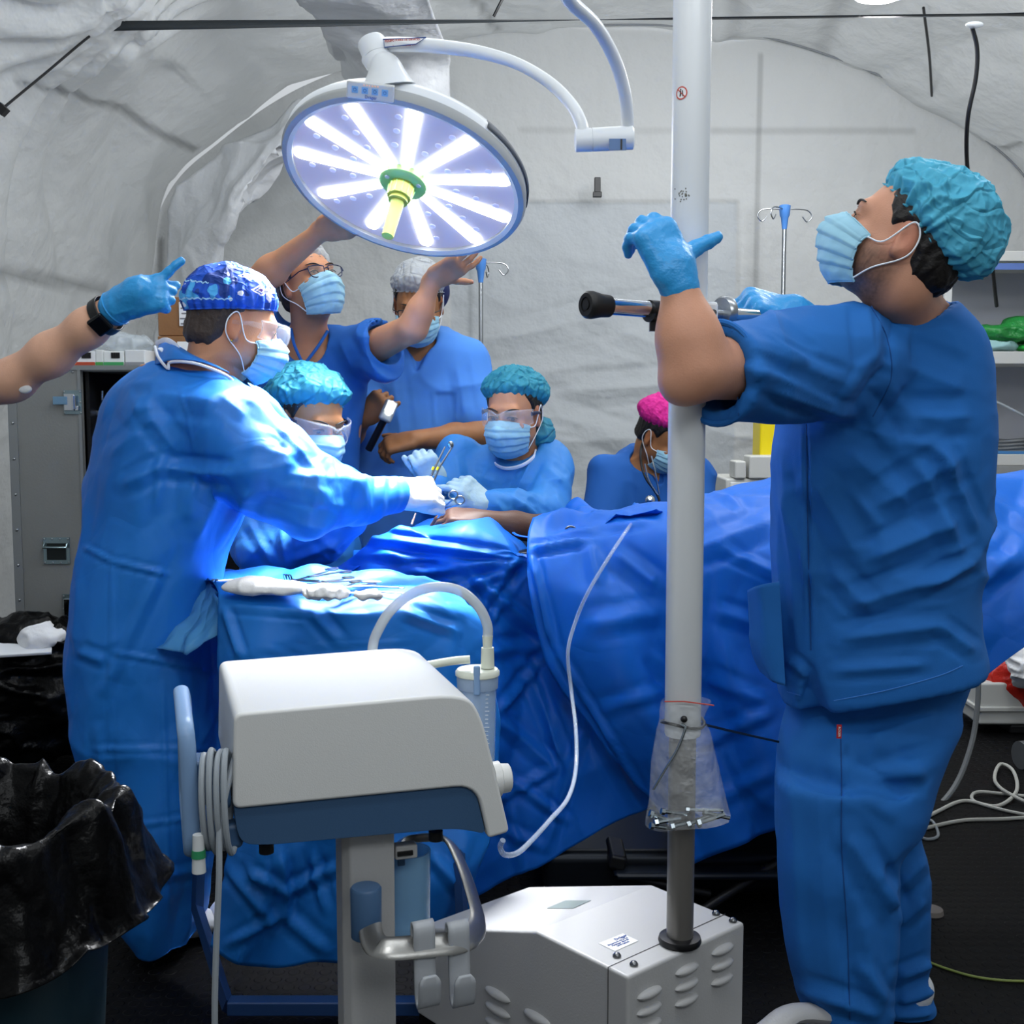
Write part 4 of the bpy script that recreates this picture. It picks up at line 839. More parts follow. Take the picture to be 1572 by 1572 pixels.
        MB().tube([s(-.008, .114, .004), s(0, .117, .006), s(.008, .114, .004)], thick*s.s, 8).build('bridge', mf, g); return g
    def goggles(s, par, mc, mfr):
        nu = 33; G = np.zeros((nu, 10, 3))
        for i, u in enumerate(np.linspace(-1, 1, nu)):
            a = u*1.25; hh = .027*(1-.25*abs(u)**3)-.010*math.exp(-(u/.12)**2); yc = .012+.122*math.cos(a)
            for j, v in enumerate(np.linspace(-1, 1, 10)): G[i, j] = (.086*math.sin(a), yc-.006*v*v+.001, .002+hh*v-(.006*math.exp(-(u/.12)**2)*0))
        V, Fc = gridmesh(s.arr(G)); o = mk('safety_goggles', V, Fc, mc, par, solid=.0018)
        MB().tube(s.arr(G[:, -1]), .0022*s.s, 8).tube(s.arr(G[:, 0]), .0016*s.s, 8).tube(s.arr(G[0]), .002*s.s, 8).tube(s.arr(G[-1]), .002*s.s, 8).build('goggle_rim', mc, o)
        for q in (-1, 1):
            MB().tube([s(q*.080, .052, .010), s(q*.084, .02, .008), s(q*.083, -.02, .0)], [.0035*s.s, .002*s.s], 8, flat=2).build('temple', mfr, o)
        return o
def hand(D, w, pd, bn, side=1, s=1.0, curl=(20, 30, 20), spread=6, curls=None, thumb=((.5, .7, -.3), 25), g=0, only=None, k=.010):
    """w wrist, pd wrist->knuckles, bn back-of-hand normal; side=+1: thumb lies towards cross(pd,bn)"""
    w = np.asarray(w, float); pd = nrm(pd); bn = nrm(np.asarray(bn)-pd*np.dot(bn, pd)); sd = np.cross(pd, bn)*side
    pl = .092*s; R = np.array([sd, pd, bn])
    D.box(w+pd*pl*.52, (.041*s+g, .050*s, .0145*s+g), R, .0135*s+g, .012)
    D.cone(w-pd*.012, w+pd*.03*s, .027*s+g, .030*s+g, .02, flat=(bn, 1.45))
    D.cone(w+pd*.025*s+sd*.02*s-bn*.006, w+pd*.06*s+sd*.026*s-bn*.008, .019*s+g, .014*s+g, .015)          # ball of the thumb
    ln = (.070, .079, .073, .057)
    for i in range(4):
        off = (.031-.0205*i)*s; kn = w+pd*(pl*(1.0-.03*abs(i-1)-(.05 if i == 3 else 0)))+sd*off; c = (curls[i] if curls else curl); a = 0; p = kn-pd*.02*s
        d0 = nrm(pd+sd*math.tan(math.radians(spread*(1.2-i*.8)))); r = (.0092, .0095, .009, .0078)[i]*s+g; q = kn
        D.cone(p, q, r*1.05, r*1.03, .010)
        for j, fr in enumerate((.44, .31, .25)):
            a += math.radians(c[j]); d = d0*math.cos(a)-bn*math.sin(a); n = q+d*ln[i]*fr*s; D.cone(q, n, r*(1.0-.06*j), r*(.94-.08*j), .004 if j else k*.6); q = n
    tv, tb = thumb; d = nrm(sd*tv[0]+pd*tv[1]+bn*tv[2]); b0 = w+pd*.030*s+sd*.026*s-bn*.004; m1 = b0+d*.040*s; D.cone(b0, m1, .0145*s+g, .0115*s+g, .012)
    d2 = nrm(d+pd*math.tan(math.radians(tb))*.8-sd*math.tan(math.radians(tb))*.5); m2 = m1+d2*.030*s; D.cone(m1, m2, .011*s+g, .0105*s+g, .004); D.cone(m2, m2+d2*.022*s, .0102*s+g, .0082*s+g, .004)
    return w+pd*pl
def X3(px, py, Y): return P(px, py, Y)
def surfline(V, pts, name, m, par, r=.0011, n=26, off=.0006):     # a seam lying on a cloth surface
    uv = proj(V); P_ = cr([(a, b, 0) for a, b in pts], n)[:, :2]; out = []
    for p in P_:
        d = np.linalg.norm(uv-p, axis=1); c = np.where(d < 6)[0]
        if len(c) == 0: continue
        dist = np.linalg.norm(V[c]-np.array([0, 0, H0]), axis=1); c = c[dist < dist.min()+.03]; k = c[np.argsort(d[c])[:4]]; out.append(P(p[0], p[1], V[k, 1].mean()-off))
    if len(out) > 3:
        q = np.array(out); ys = q[:, 1].copy(); ys = np.convolve(np.pad(ys, 2, mode='edge'), np.ones(5)/5, 'valid'); q = np.array([P(*proj(a)[:2], y) for a, y in zip(q, ys)])
        return MB().tube(q, r, 6).build(name, m, par)
def stk(rows, pad=0):                                      # rows (py, xl, xr, Yc, half depth) -> (z,cx,cy,a,b)
    out = []
    for py, xl, xr, Y, b in rows:
        L, R = P(xl, py, Y), P(xr, py, Y); out.append((L[2], (L[0]+R[0])/2, Y, (R[0]-L[0])/2+pad, b+pad))
    return out
# skin, cloth
m_skin = {k: mat('skin_'+k, c, .5, vcol=True, bump=.25, bscale=350, spec=.4) for k, c in (('a', '#b98468'), ('b', '#c08e74'), ('c', '#a87458'), ('d', '#b5826a'), ('e', '#7a4f3c'))}
SK = {'a': '#b98260', 'b': '#c69176', 'c': '#99663f', 'd': '#bf8866', 'e': '#5d3b2c'}
for v_ in m_skin.values():
    b_ = v_.node_tree.nodes['Principled BSDF']; b_.inputs['Subsurface Weight'].default_value = .05; b_.inputs['Subsurface Radius'].default_value = (.012, .005, .003)
m_scrub = mat('scrub_blue', '#1263b0', .82, bump=.3, bscale=600, sheen=0, var=.05, vscale=9)
m_scrubd = mat('scrub_deep_blue', '#1256a4', .82, bump=.3, bscale=600, sheen=0)
m_scrubl = mat('scrub_light_blue', '#4683d2', .82, bump=.3, bscale=600, sheen=0)
m_gown = crease(mat('gown_blue', '#1f7ad4', .5, bump=.25, bscale=700, spec=.45, transl=.10), 7, .35, .005)
m_gownd = crease(mat('gown_blue_b', '#3484d0', .55, bump=.25, bscale=700, spec=.4, transl=.08), 9, .35, .005)
m_glove = mat('nitrile_glove', '#2f95d6', .38, bump=.3, bscale=70, spec=.5)
m_glovep = mat('pale_glove', '#a6c3cc', .42, bump=.3, bscale=80)
m_glovew = mat('white_glove', '#d9dcdf', .45, bump=.3, bscale=80)
m_mask = mat('mask_pale_blue', '#9fd0e4', .7, bump=.2, bscale=500, transl=.15)
m_hairb = mat('hair_black', '#14100e', .55, bump=.5, bscale=90)
m_hairg = mat('hair_grey_brown', '#3a302b', .55, bump=.5, bscale=90)
def capmat(name, c, a): return mat(name, c, .6, alpha=a, bump=.3, bscale=300, transl=.2)
m_capt = capmat('turquoise_cap', '#5cc4e2', .74); m_capg = capmat('teal_cap', '#38a0ba', .74); m_capw = capmat('white_net_cap', '#c9cdd0', .55)
for m_ in (m_capt, m_capg, m_capw): crease(m_, 26, .9, .008)
m_lens_ = mat('clear_lens', '#e8eef4', .05, alpha=.08, spec=.6); m_gogg = mat('clear_goggle', '#dfe6f0', .06, alpha=.13, spec=.6)
m_frame = mat('navy_frame', '#1b2546', .35)
def skincols(V, base, hd=None, stub=0, noisy=.06, tip=None, lids=True):
    c = np.tile(np.array(lin(base)), (len(V), 1)); n = vnoise(V*28, 3)*.6+vnoise(V*90, 4)*.4; c *= (1+noisy*2*(n-.5))[:, None]
    if hd is not None:
        L = hd.loc(V); x, y, z = L.T
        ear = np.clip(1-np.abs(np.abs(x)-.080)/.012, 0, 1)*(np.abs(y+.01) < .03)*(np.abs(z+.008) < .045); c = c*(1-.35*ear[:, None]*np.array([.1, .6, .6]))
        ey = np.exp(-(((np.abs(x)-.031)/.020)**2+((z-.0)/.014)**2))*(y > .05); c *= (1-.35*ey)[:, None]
        if stub:
            s_ = np.clip((y+.035)/.03, 0, 1)*np.clip((-.018-z)/.03, 0, 1)*np.clip((.155+z)/.04, 0, 1)*(.65+.35*vnoise(V*400, 9)); c = c*(1-stub*s_[:, None])+np.array(lin('#2a221f'))*(stub*s_)[:, None]
    return c
# ---------------------------------------------------------------- operating table and its drapes
m_drape = crease(mat('drape_blue', '#0c6cd6', .5, bump=.25, bscale=800, spec=.4, transl=.10), 4, .45, .006)
m_drape2 = crease(mat('tray_drape_blue', '#1874cc', .5, bump=.25, bscale=800, spec=.4, transl=.10), 5, .4, .006)
def drape(name, rows, m, n1=14, n2=14, amp=.02, sc=3, seed=1, pf=None, fine=.004, solid=.002, pw=2.2, lin_=False, sm=3, **k):
    G = smoothgrid(PP(rows), n1, n2, lin_)
    for _ in range(sm if lin_ else 0):
        G[1:-1] = (G[:-2]+2*G[1:-1]+G[2:])/4; G[:, 1:-1] = (G[:, :-2]+2*G[:, 1:-1]+G[:, 2:])/4
    N = gnormals(G); N = np.where(((N*np.array([0, -1, .6])).sum(-1, keepdims=True) < 0), -N, N)
    G = G+N*((ridge(G*sc, seed, pw)-.35)*amp*.5+crumple(G*sc*1.5, seed)*amp*2.2+crumple(G*sc*4.2+3, seed+2)*fine*2.6)[..., None]
    V, Fc = gridmesh(G)
    if pf:
        N2 = N.reshape(-1, 3); V = pxfolds(V, N2, [(a, b, c, d, w_*.8, k*1.5) for a, b, c, d, w_, k in pf])
    return mk(name, V, Fc, m, solid=solid, **k)
cols = [812, 900, 1000, 1100, 1190, 1350, 1500, 1620, 1780]
r0 = [(c, y, 3.55) for c, y in zip((830, 920, 1000, 1090, 1190, 1350, 1500, 1600, 1750), (830, 830, 825, 800, 790, 780, 770, 770, 765))]
r1 = [(850, 790, 3.36), (922, 786, 3.36), (1000, 782, 3.34), (1085, 748, 3.32), (1190, 733, 3.32), (1350, 722, 3.32), (1500, 717, 3.3), (1600, 712, 3.3), (1750, 705, 3.3)]
r2 = [(835, 815, 3.12), (930, 806, 3.12), (1010, 797, 3.10), (1100, 786, 3.05), (1190, 775, 3.05), (1350, 765, 3.05), (1500, 762, 3.05), (1620, 755, 3.05), (1780, 750, 3.05)]
r3 = [(815, 842, 2.96), (905, 830, 2.93), (1000, 828, 2.92), (1100, 838, 2.88), (1190, 850, 2.88), (1350, 858, 2.86), (1500, 850, 2.86), (1620, 840, 2.86), (1780, 840, 2.86)]
r4 = [(822, 910, 2.90), (915, 905, 2.85), (1005, 905, 2.88), (1105, 912, 2.82), (1200, 915, 2.86), (1350, 920, 2.82), (1505, 905, 2.84), (1625, 880, 2.82), (1785, 870, 2.84)]
r5 = [(872, 1035, 2.90), (960, 1030, 2.80), (1040, 1025, 2.87), (1120, 1020, 2.78), (1205, 1010, 2.85), (1350, 1000, 2.78), (1510, 960, 2.82), (1628, 910, 2.80), (1788, 890, 2.82)]
r6 = [(965, 1188, 2.88), (1040, 1170, 2.80), (1105, 1155, 2.85), (1170, 1140, 2.78), (1235, 1115, 2.84), (1360, 1070, 2.78), (1500, 1005, 2.82), (1630, 935, 2.80), (1790, 905, 2.82)]
r7 = [(1060, 1330, 2.86), (1115, 1304, 2.82), (1165, 1280, 2.83), (1212, 1256, 2.80), (1270, 1218, 2.82), (1370, 1145, 2.80), (1492, 1050, 2.82), (1632, 955, 2.80), (1792, 915, 2.82)]
pf = [(838, 800, 900, 772, 14, 14), (870, 790, 960, 800, 12, 10), (900, 800, 1020, 775, 12, 10), (880, 815, 1000, 800, 8, 8), (1085, 770, 1190, 765, 8, 6), (1085, 750, 1140, 780, 8, 6), (1060, 850, 1190, 800, 20, 10), (815, 845, 900, 830, 8, 12), (905, 835, 920, 900, 16, 8), (815, 850, 850, 990, 7, 14), (850, 990, 1000, 1240, 7, 8), (1000, 1000, 1060, 1080, 14, 10), (900, 960, 1020, 940, 20, 8), (920, 1090, 1020, 1060, 14, 8), (1060, 1150, 1190, 1090, 14, 9), (1080, 1040, 1180, 1080, 16, 7), (1080, 1240, 1190, 1180, 16, 6), (940, 850, 1010, 900, 18, 8), (1100, 840, 1190, 880, 12, 6), (1500, 760, 1572, 800, 16, 8), (1500, 900, 1572, 840, 20, 10), (1500, 800, 1560, 860, 20, -8), (1100, 940, 1200, 970, 16, 7), (1010, 1170, 1060, 1300, 12, 8), (1080, 870, 1070, 1100, 10, 6)]
drape('table_drape', [r0, r1, r2, r3, r4, r5, r6, r7], m_drape, 20, 20, .034, 2.6, 3, pf, label='large blue surgical drape over the patient with a slanting pointed edge, right of the tray', cat='surgical drape')
a0 = [(540, 830, 3.3), (620, 815, 3.3), (700, 828, 3.3), (760, 838, 3.3), (820, 845, 3.25), (870, 850, 3.2), (930, 860, 3.1)]
a1 = [(508, 866, 3.02), (592, 797, 3.04), (672, 808, 3.02), (742, 828, 3.0), (806, 846, 2.99), (850, 860, 2.97), (930, 880, 2.96)]
a2 = [(500, 900, 2.98), (585, 850, 2.98), (668, 850, 2.95), (745, 862, 2.95), (812, 870, 2.96), (870, 890, 2.97), (950, 910, 2.97)]
a3 = [(505, 1000, 3.0), (585, 960, 2.92), (672, 950, 2.97), (752, 965, 2.90), (822, 975, 2.98), (890, 985, 2.92), (965, 1000, 2.97)]
a4 = [(510, 1120, 3.0), (590, 1090, 2.94), (680, 1080, 2.99), (762, 1090, 2.90), (838, 1090, 2.98), (905, 1090, 2.92), (980, 1100, 2.97)]
a5 = [(515, 1260, 3.0), (600, 1250, 2.96), (690, 1240, 3.0), (770, 1220, 2.92), (850, 1200, 2.98), (920, 1185, 2.93), (995, 1170, 2.97)]
a6 = [(520, 1420, 3.0), (610, 1412, 2.96), (690, 1395, 3.0), (760, 1362, 2.93), (850, 1315, 2.97), (925, 1275, 2.93), (1010, 1235, 2.96)]
pf = [(530, 820, 810, 860, 10, 12), (545, 850, 800, 870, 8, 8), (620, 880, 805, 862, 10, 12), (660, 930, 800, 865, 10, 12), (560, 830, 660, 880, 14, 8), (700, 900, 760, 1010, 16, 14), (720, 880, 850, 990, 12, 12), (805, 865, 735, 960, 10, -10), (740, 1000, 850, 990, 14, 10), (850, 990, 760, 1100, 10, 12), (800, 1000, 870, 1180, 12, 10), (760, 1100, 850, 1180, 14, 10), (850, 1180, 740, 1240, 10, 10), (870, 1040, 980, 1240, 14, 10), (760, 1180, 870, 1260, 10, 9), (740, 1260, 830, 1300, 12, 8), (780, 1230, 800, 1340, 10, 7), (900, 1100, 840, 1300, 12, 8), (600, 900, 680, 960, 14, 8)]
drape('table_drape', [a0, a1, a2, a3, a4, a5, a6], m_drape, 22, 22, .046, 3.0, 9, pf, label='crumpled blue drape hanging from the left end of the operating table behind the suction machine', cat='surgical drape')
drape('towel_drape', [[(838, 800, 3.28), (880, 778, 3.30), (940, 782, 3.30), (1000, 776, 3.28), (1030, 770, 3.24)], [(835, 812, 3.16), (880, 792, 3.17), (940, 794, 3.17), (990, 790, 3.16), (1030, 783, 3.14)], [(832, 822, 3.06), (870, 808, 3.05), (920, 806, 3.05), (975, 803, 3.04), (1020, 796, 3.04)], [(825, 836, 2.98), (862, 828, 2.96), (905, 822, 2.97), (960, 815, 2.99), (1010, 806, 3.0)]], m_drape, 16, 16, .05, 5, 33, [(840, 810, 900, 780, 8, 12), (870, 800, 960, 795, 7, 10), (900, 812, 1000, 790, 7, 9), (850, 825, 930, 812, 6, 8)], label='crumpled smaller blue towel drape around the patient arm, lit by the lamp', cat='surgical drape')
m_tbl = mat('dark_steel_table', '#1c2128', .35, .6)
t = thing('operating_table', (.45, 3.2, 0), 'dark operating table base showing in the gap under the blue drapes', 'operating table')
MB().box((.83, 3.22, .89), (2.1, .44, .06)).build('table_top', m_tbl, t, smooth=False, bevel=.01)
MB().box((.62, 3.25, .48), (.34, .30, .80)).build('column', m_tbl, t, smooth=False, bevel=.02)
MB().box((.58, 3.2, .08), (1.0, .5, .12)).build('base', m_tbl, t, smooth=False, bevel=.03)
MB().box(P(1090, 1330, 2.98), (.52, .02, .22), frame((0, -1, .15))).build('side_cover', mat('blue_black_cover', '#131c28', .4), t, smooth=False, bevel=.01)
a, b = P(1075, 1400, 2.85), P(1230, 1300, 2.95); MB().cyl(a, b, .012).build('linkage_bar', m_dark, t)
a, b = P(960, 1345, 2.9), P(1090, 1372, 2.9); MB().cyl(a, b, .010).build('linkage_bar', m_dark, t)
MB().cyl(P(917, 1300, 3.0), P(918, 1345, 3.0), .022).build('hydraulic_foot', m_steel, t)
MB().box(P(945, 1310, 2.97), (.045, .04, .14), frame((.0, -1, 0), (.2, 0, 1))).build('pedal_arm', m_dark, t, smooth=False, bevel=.01)
for x_ in (.15, 1.0):
    for y_ in (3.0, 3.4): MB().lathe((x_, y_, .035), (1, 0, 0), [(-.015, .02), (-.012, .035), (.012, .035), (.015, .02)], 20).build('castor', m_dark, t)
# patient
t = thing('person', X3(760, 815, 3.12), 'patient on the table under the drapes, only a dark brown forearm and hand showing', 'person')
PATIENT = t
# instrument table
t = thing('instrument_table', (-.36, 2.66, 0), 'instrument table hidden under blue drape, dark blue leg showing at the bottom', 'table')
MB().box((-.40, 2.66, .822), (.42, .34, .02)).build('table_top', m_steel, t, smooth=False, bevel=.004)
a, b = P(303, 1395, 2.58), P(352, 1600, 2.35); b[2] = .04
MB().tube([a+(-.01, .1, .25), a, b], .014, 4, flat=2.0).build('leg', m_legblue, t, smooth=False)
MB().tube([(-.14, 2.54, .80), (-.10, 2.42, .04)], .014, 4).build('leg', m_legblue, t, smooth=False)
MB().tube([(-.58, 2.80, .80), (-.60, 2.9, .04)], .014, 4).build('leg', m_legblue, t, smooth=False); MB().tube([(-.16, 2.80, .80), (-.12, 2.9, .04)], .014, 4).build('leg', m_legblue, t, smooth=False)
c = b.copy(); MB().box((b[0]+.30, b[1], .045), (.60, .035, .03)).build('cross_bar', m_legblue, t, smooth=False, bevel=.004)
t0 = [(298, 886, 2.86), (370, 877, 2.87), (450, 878, 2.87), (530, 880, 2.87), (600, 883, 2.87), (650, 893, 2.86), (705, 912, 2.84)]
t1 = [(318, 905, 2.60), (385, 903, 2.62), (465, 903, 2.62), (545, 903, 2.62), (615, 903, 2.62), (665, 905, 2.64), (718, 918, 2.68)]
t2 = [(338, 926, 2.46), (405, 929, 2.44), (480, 931, 2.43), (560, 930, 2.43), (635, 926, 2.45), (690, 922, 2.50), (735, 930, 2.58)]
t3 = [(338, 975, 2.44), (410, 970, 2.40), (485, 975, 2.42), (560, 972, 2.40), (640, 968, 2.42), (705, 962, 2.47), (758, 975, 2.56)]
t4 = [(336, 1060, 2.44), (400, 1080, 2.38), (480, 1085, 2.42), (560, 1080, 2.38), (640, 1070, 2.42), (712, 1060, 2.46), (768, 1080, 2.56)]
t5 = [(350, 1220, 2.45), (400, 1230, 2.38), (470, 1230, 2.42), (550, 1230, 2.38), (640, 1220, 2.42), (710, 1210, 2.46), (764, 1220, 2.56)]
t6 = [(345, 1350, 2.44), (400, 1350, 2.38), (470, 1350, 2.42), (540, 1350, 2.38), (620, 1340, 2.43), (690, 1330, 2.46), (735, 1320, 2.56)]
t7 = [(326, 1452, 2.42), (360, 1478, 2.38), (405, 1487, 2.41), (480, 1481, 2.38), (560, 1472, 2.43), (650, 1430, 2.46), (722, 1395, 2.56)]
pf = [(350, 930, 480, 940, 10, 4), (345, 935, 370, 1010, 9, 8), (480, 940, 520, 985, 12, 6), (380, 1000, 640, 985, 3, 3), (740, 1010, 765, 1120, 10, 8), (430, 1310, 440, 1400, 12, 10), (440, 1370, 380, 1340, 12, 10), (440, 1370, 520, 1330, 12, 10), (350, 1330, 420, 1420, 12, 9), (430, 1400, 500, 1460, 14, 8), (440, 1400, 350, 1450, 10, 8), (480, 1310, 500, 1400, 10, 8), (660, 1310, 720, 1380, 14, 10), (620, 940, 700, 970, 12, 7)]
drape('tray_drape', [t0, t1, t2, t3, t4, t5, t6, t7], m_drape2, 20, 20, .016, 4, 15, pf, label='blue drape covering the instrument table and hanging in front to near the floor', cat='surgical drape')
drape('plastic_sheet', [[(304, 883, 2.74), (322, 893, 2.66), (346, 924, 2.45)], [(276, 915, 2.70), (300, 930, 2.60), (342, 955, 2.43)], [(246, 960, 2.66), (285, 968, 2.56), (330, 980, 2.44)], [(218, 1001, 2.62), (262, 1002, 2.54), (301, 1004, 2.48)]], crease(mat('pale_blue_plastic', '#74c6f8', .16, alpha=.8, spec=.9, transl=.4), 8, .5, .01), 10, 10, .02, 7, 4, fine=.006, solid=.001, label='shiny pale blue plastic sheet flaring off the left corner of the tray', cat='plastic sheet')
# ---- instruments on the tray
m_inst = mat('instrument_steel', '#8d9398', .28, 1)
ZT = .907
def T(px, py, z=ZT): return PZ(px, py, z)
def scissors(name, pts, label, cat, ring=.012, r=.0028, grp=None, dz=0):
    (x1, y1), (x2, y2) = pts; a, b = T(x1, y1, ZT+dz), T(x2, y2, ZT+dz); d = nrm(b-a); L = np.linalg.norm(b-a); n = np.cross((0, 0, 1), d)
    t = thing(name, (a+b)/2, label, cat, grp)
    for q in (-1, 1):
        mb = MB(); mb.tube(cr([a+n*.001*q, a+d*L*.35, a+d*L*.55+n*q*.008, a+d*L*.8+n*q*.016], 5), [r*.5, r, r*1.2, r*1.1, r], 8, flat=.7); c = a+d*L*.9+n*q*.019
        mb.tube([c+ring*(math.cos(g)*d*1.25+math.sin(g)*n)+(0, 0, .002*q) for g in np.linspace(0, 2*math.pi, 18, endpoint=False)], r*.8, 6, closed=True); mb.build('blade_arm', m_inst, t)
    MB().lathe(a+d*L*.36+(0, 0, -.002), (0, 0, 1), [(0, .004), (.005, .004), (.006, 0)], 10).build('pivot_screw', m_inst, t)
def rod(name, pts, r, label, cat, m=None, flat=.5, dz=0, parts=None, **k):
    P3 = [T(x, y, ZT+dz+(p[0] if p else 0)) for x, y, *p in pts]
    return MB().tube(cr(P3, 5), r, 8, flat=flat).build(name, m or m_inst, label=label, cat=cat, **k)
scissors('surgical_scissors', ((440, 893), (528, 874)), 'long curved surgical scissors lying at the back of the tray', 'scissors', .013, .003, dz=.006)
scissors('needle_holder', ((465, 896), (548, 889)), 'steel needle holder crossing the scissors at the middle of the tray', 'needle holder', .010, .0028, dz=.01)
scissors('clamp', ((500, 908), (566, 893)), 'steel artery clamp lying beside the tissue at the right of the tray', 'clamp', .009, .0025, dz=.004)
rod('scalpel_handle', [(480, 905), (540, 900), (620, 903)], [.003, .004, .005, .004], 'flat steel scalpel handle at the right edge of the tray', 'scalpel', flat=.4)
rod('surgical_forceps', [(525, 911), (570, 908), (622, 911)], [.004, .006, .005], 'ribbed flat steel forceps nearest the right front of the tray', 'forceps', flat=.35, dz=.002)
rod('surgical_forceps', [(515, 903), (560, 900), (612, 902)], [.002, .004, .004], 'thin steel forceps in the middle of the right-hand heap', 'forceps', dz=.008)
t = thing('spatula', T(570, 893), 'polished steel leaf-shaped retractor at the back right of the tray', 'retractor')
MB().ball(T(568, 893, ZT+.006), (.026, .012, .003), 12).build('leaf', m_inst, t); MB().tube([T(545, 899, ZT+.004), T(500, 905, ZT+.004)], .0035, 8, flat=.5).build('handle', m_inst, t)
t = thing('rake_retractor', T(445, 888), 'small steel rake retractor with curled prongs on the tray', 'retractor')
for k in range(3): MB().tube(cr([T(437+k*4, 890), T(435+k*4, 883, ZT+.018), T(438+k*4, 883, ZT+.02), T(440+k*4, 888, ZT+.01)], 4), .0018, 6).build('prong', m_inst, t)
MB().tube([T(446, 890, ZT+.004), T(490, 892, ZT+.003)], .003, 6).build('handle', m_inst, t)
t = thing('towel_clip', T(329, 888), 'pair of upright steel clip prongs at the left corner of the tray', 'clip')
for k in (0, 6): MB().tube(cr([T(326+k, 892), T(325+k, 890, ZT+.02), T(328+k, 890, ZT+.045)], 4), .0022, 6).build('prong', m_inst, t)
rod('syringe', [(335, 893), (380, 891), (425, 893)], [.004, .005, .003], 'slim white plastic stick at the back left of the tray', 'stick', m_label, flat=1)
m_gauze = mat('white_gauze', '#f2f3f4', .9, bump=.2, bscale=150)
def lump(name, c, r, label, cat, seed=1, amp=.012, sc=35, m=None, parent=None, h=.0035, grp=None, extra=(), yaw=0):
    D = SD(); D.ell(c, r, np.array([[math.cos(yaw), math.sin(yaw), 0], [-math.sin(yaw), math.cos(yaw), 0], [0, 0, 1]]), .02)
    for e_, rr in extra: D.ell(e_, rr, None, .02)
    D.plane(np.array(c)-(0, 0, r[2]*.8), (0, 0, -1)); V, Fc = D.mesh(h, 1); V = cloth(V, Fc, amp, sc, (1, 1, 2), seed, fine=amp*.15); return mk(name, V, Fc, m or m_gauze, parent, label=label, cat=cat, group=grp)
g0 = T(410, 910); lump('gauze_pad', g0+(0, 0, .010), (.098, .030, .017), 'thick white folded gauze pad along the front left of the tray', 'gauze', 3, .004, 28, yaw=-.12, extra=((g0+(-.04, .01, .018), (.04, .02, .012)),))
g0 = T(500, 915); lump('tissue', g0+(0, 0, .007), (.045, .022, .014), 'crumpled white tissue at the front middle of the tray', 'tissue', 5, .010, 50)
g0 = T(565, 918); lump('tissue', g0+(0, 0, .006), (.026, .016, .012), 'small crumpled tissue with a pink stain near the right front of the tray', 'tissue', 7, .008, 60)
# ---- foreground bin with black liner
m_bag = mat('black_bin_liner', '#060607', .30, bump=.3, bscale=20, spec=.16)
t = thing('waste_bin', (-.84, 1.80, 0), 'dark blue-grey waste bin with a shiny black liner at the bottom left', 'bin')
BX = np.array([-.84, 1.80])
mb = MB(); R = []
for z, r in ((0, .13), (.02, .15), (.54, .182), (.57, .19), (.57, .18), (.04, .14)):
    R.append([(BX[0]+r*math.copysign(abs(math.cos(a))**.7, math.cos(a)), BX[1]+r*math.copysign(abs(math.sin(a))**.7, math.sin(a)), z) for a in np.linspace(0, 2*math.pi, 48, endpoint=False)])
mb.rings([np.array(x) for x in R]); mb.build('bin_body', mat('bin_slate', '#1d3640', .45), t)
prof = cr(np.array([(.10, .30), (.13, .45), (.155, .60), (.185, .665), (.215, .665), (.235, .60), (.25, .52), (.262, .46), (.27, .43)]), 9); na = 300
G = np.zeros((na+1, len(prof), 3)); A = np.linspace(0, 2*math.pi, na+1)
for i, a in enumerate(A):
    fl = .5+.5*math.cos(a+.15); 
    for j, (r, z) in enumerate(prof):
        o = max(0, j-30)/40.; rr = r*(1+.04*fl*o-.10*(1-fl)*o); G[i, j] = (BX[0]+rr*math.cos(a), BX[1]+rr*math.sin(a), z+.05*o*fl*1.2)
Q = G*np.array([9, 9, 3.5]); N = gnormals(G); ww = np.linspace(.4, 1, len(prof))[None]
D_ = (ridge(Q, 3, 1.8)-.4)*.02+crumple(G*np.array([12, 12, 6]), 6)*.055+crumple(G*34, 9)*.012
G = G+N*(D_*ww)[..., None]; G[..., 2] += (ridge(np.stack([np.cos(A)*3, np.sin(A)*3, A*0], -1), 8, 1.5)-.4)[:, None]*.035*ww; G[-1] = G[0]
V, Fc = gridmesh(G); mk('liner', V, Fc, m_bag, t, solid=.0012)
# ---- black refuse bag and white cloth at back left
bc = P(35, 1030, 4.15); bc[2] = .27
lump('refuse_bag', bc, (.33, .22, .26), 'crumpled black refuse bag standing on the floor before the metal case', 'bag', 11, .05, 8, m_bag, h=.009, extra=((bc+(-.1, 0, .16), (.2, .16, .1)), (bc+(.18, 0, .14), (.12, .12, .1))))
c_ = P(62, 975, 4.05); lump('cloth', c_+(0, 0, -.01), (.075, .06, .05), 'crumpled white cloth on top of the black refuse bag', 'cloth', 4, .02, 12, h=.006, extra=((c_+(-.07, .02, -.05), (.07, .05, .02)),))
c_ = P(35, 995, 4.0); MB().box(c_, (.19, .10, .012), frame((.1, -.3, 1))).build('tray', m_label, label='flat white tray edge sticking out of the black refuse bag', cat='tray', smooth=False, bevel=.004)
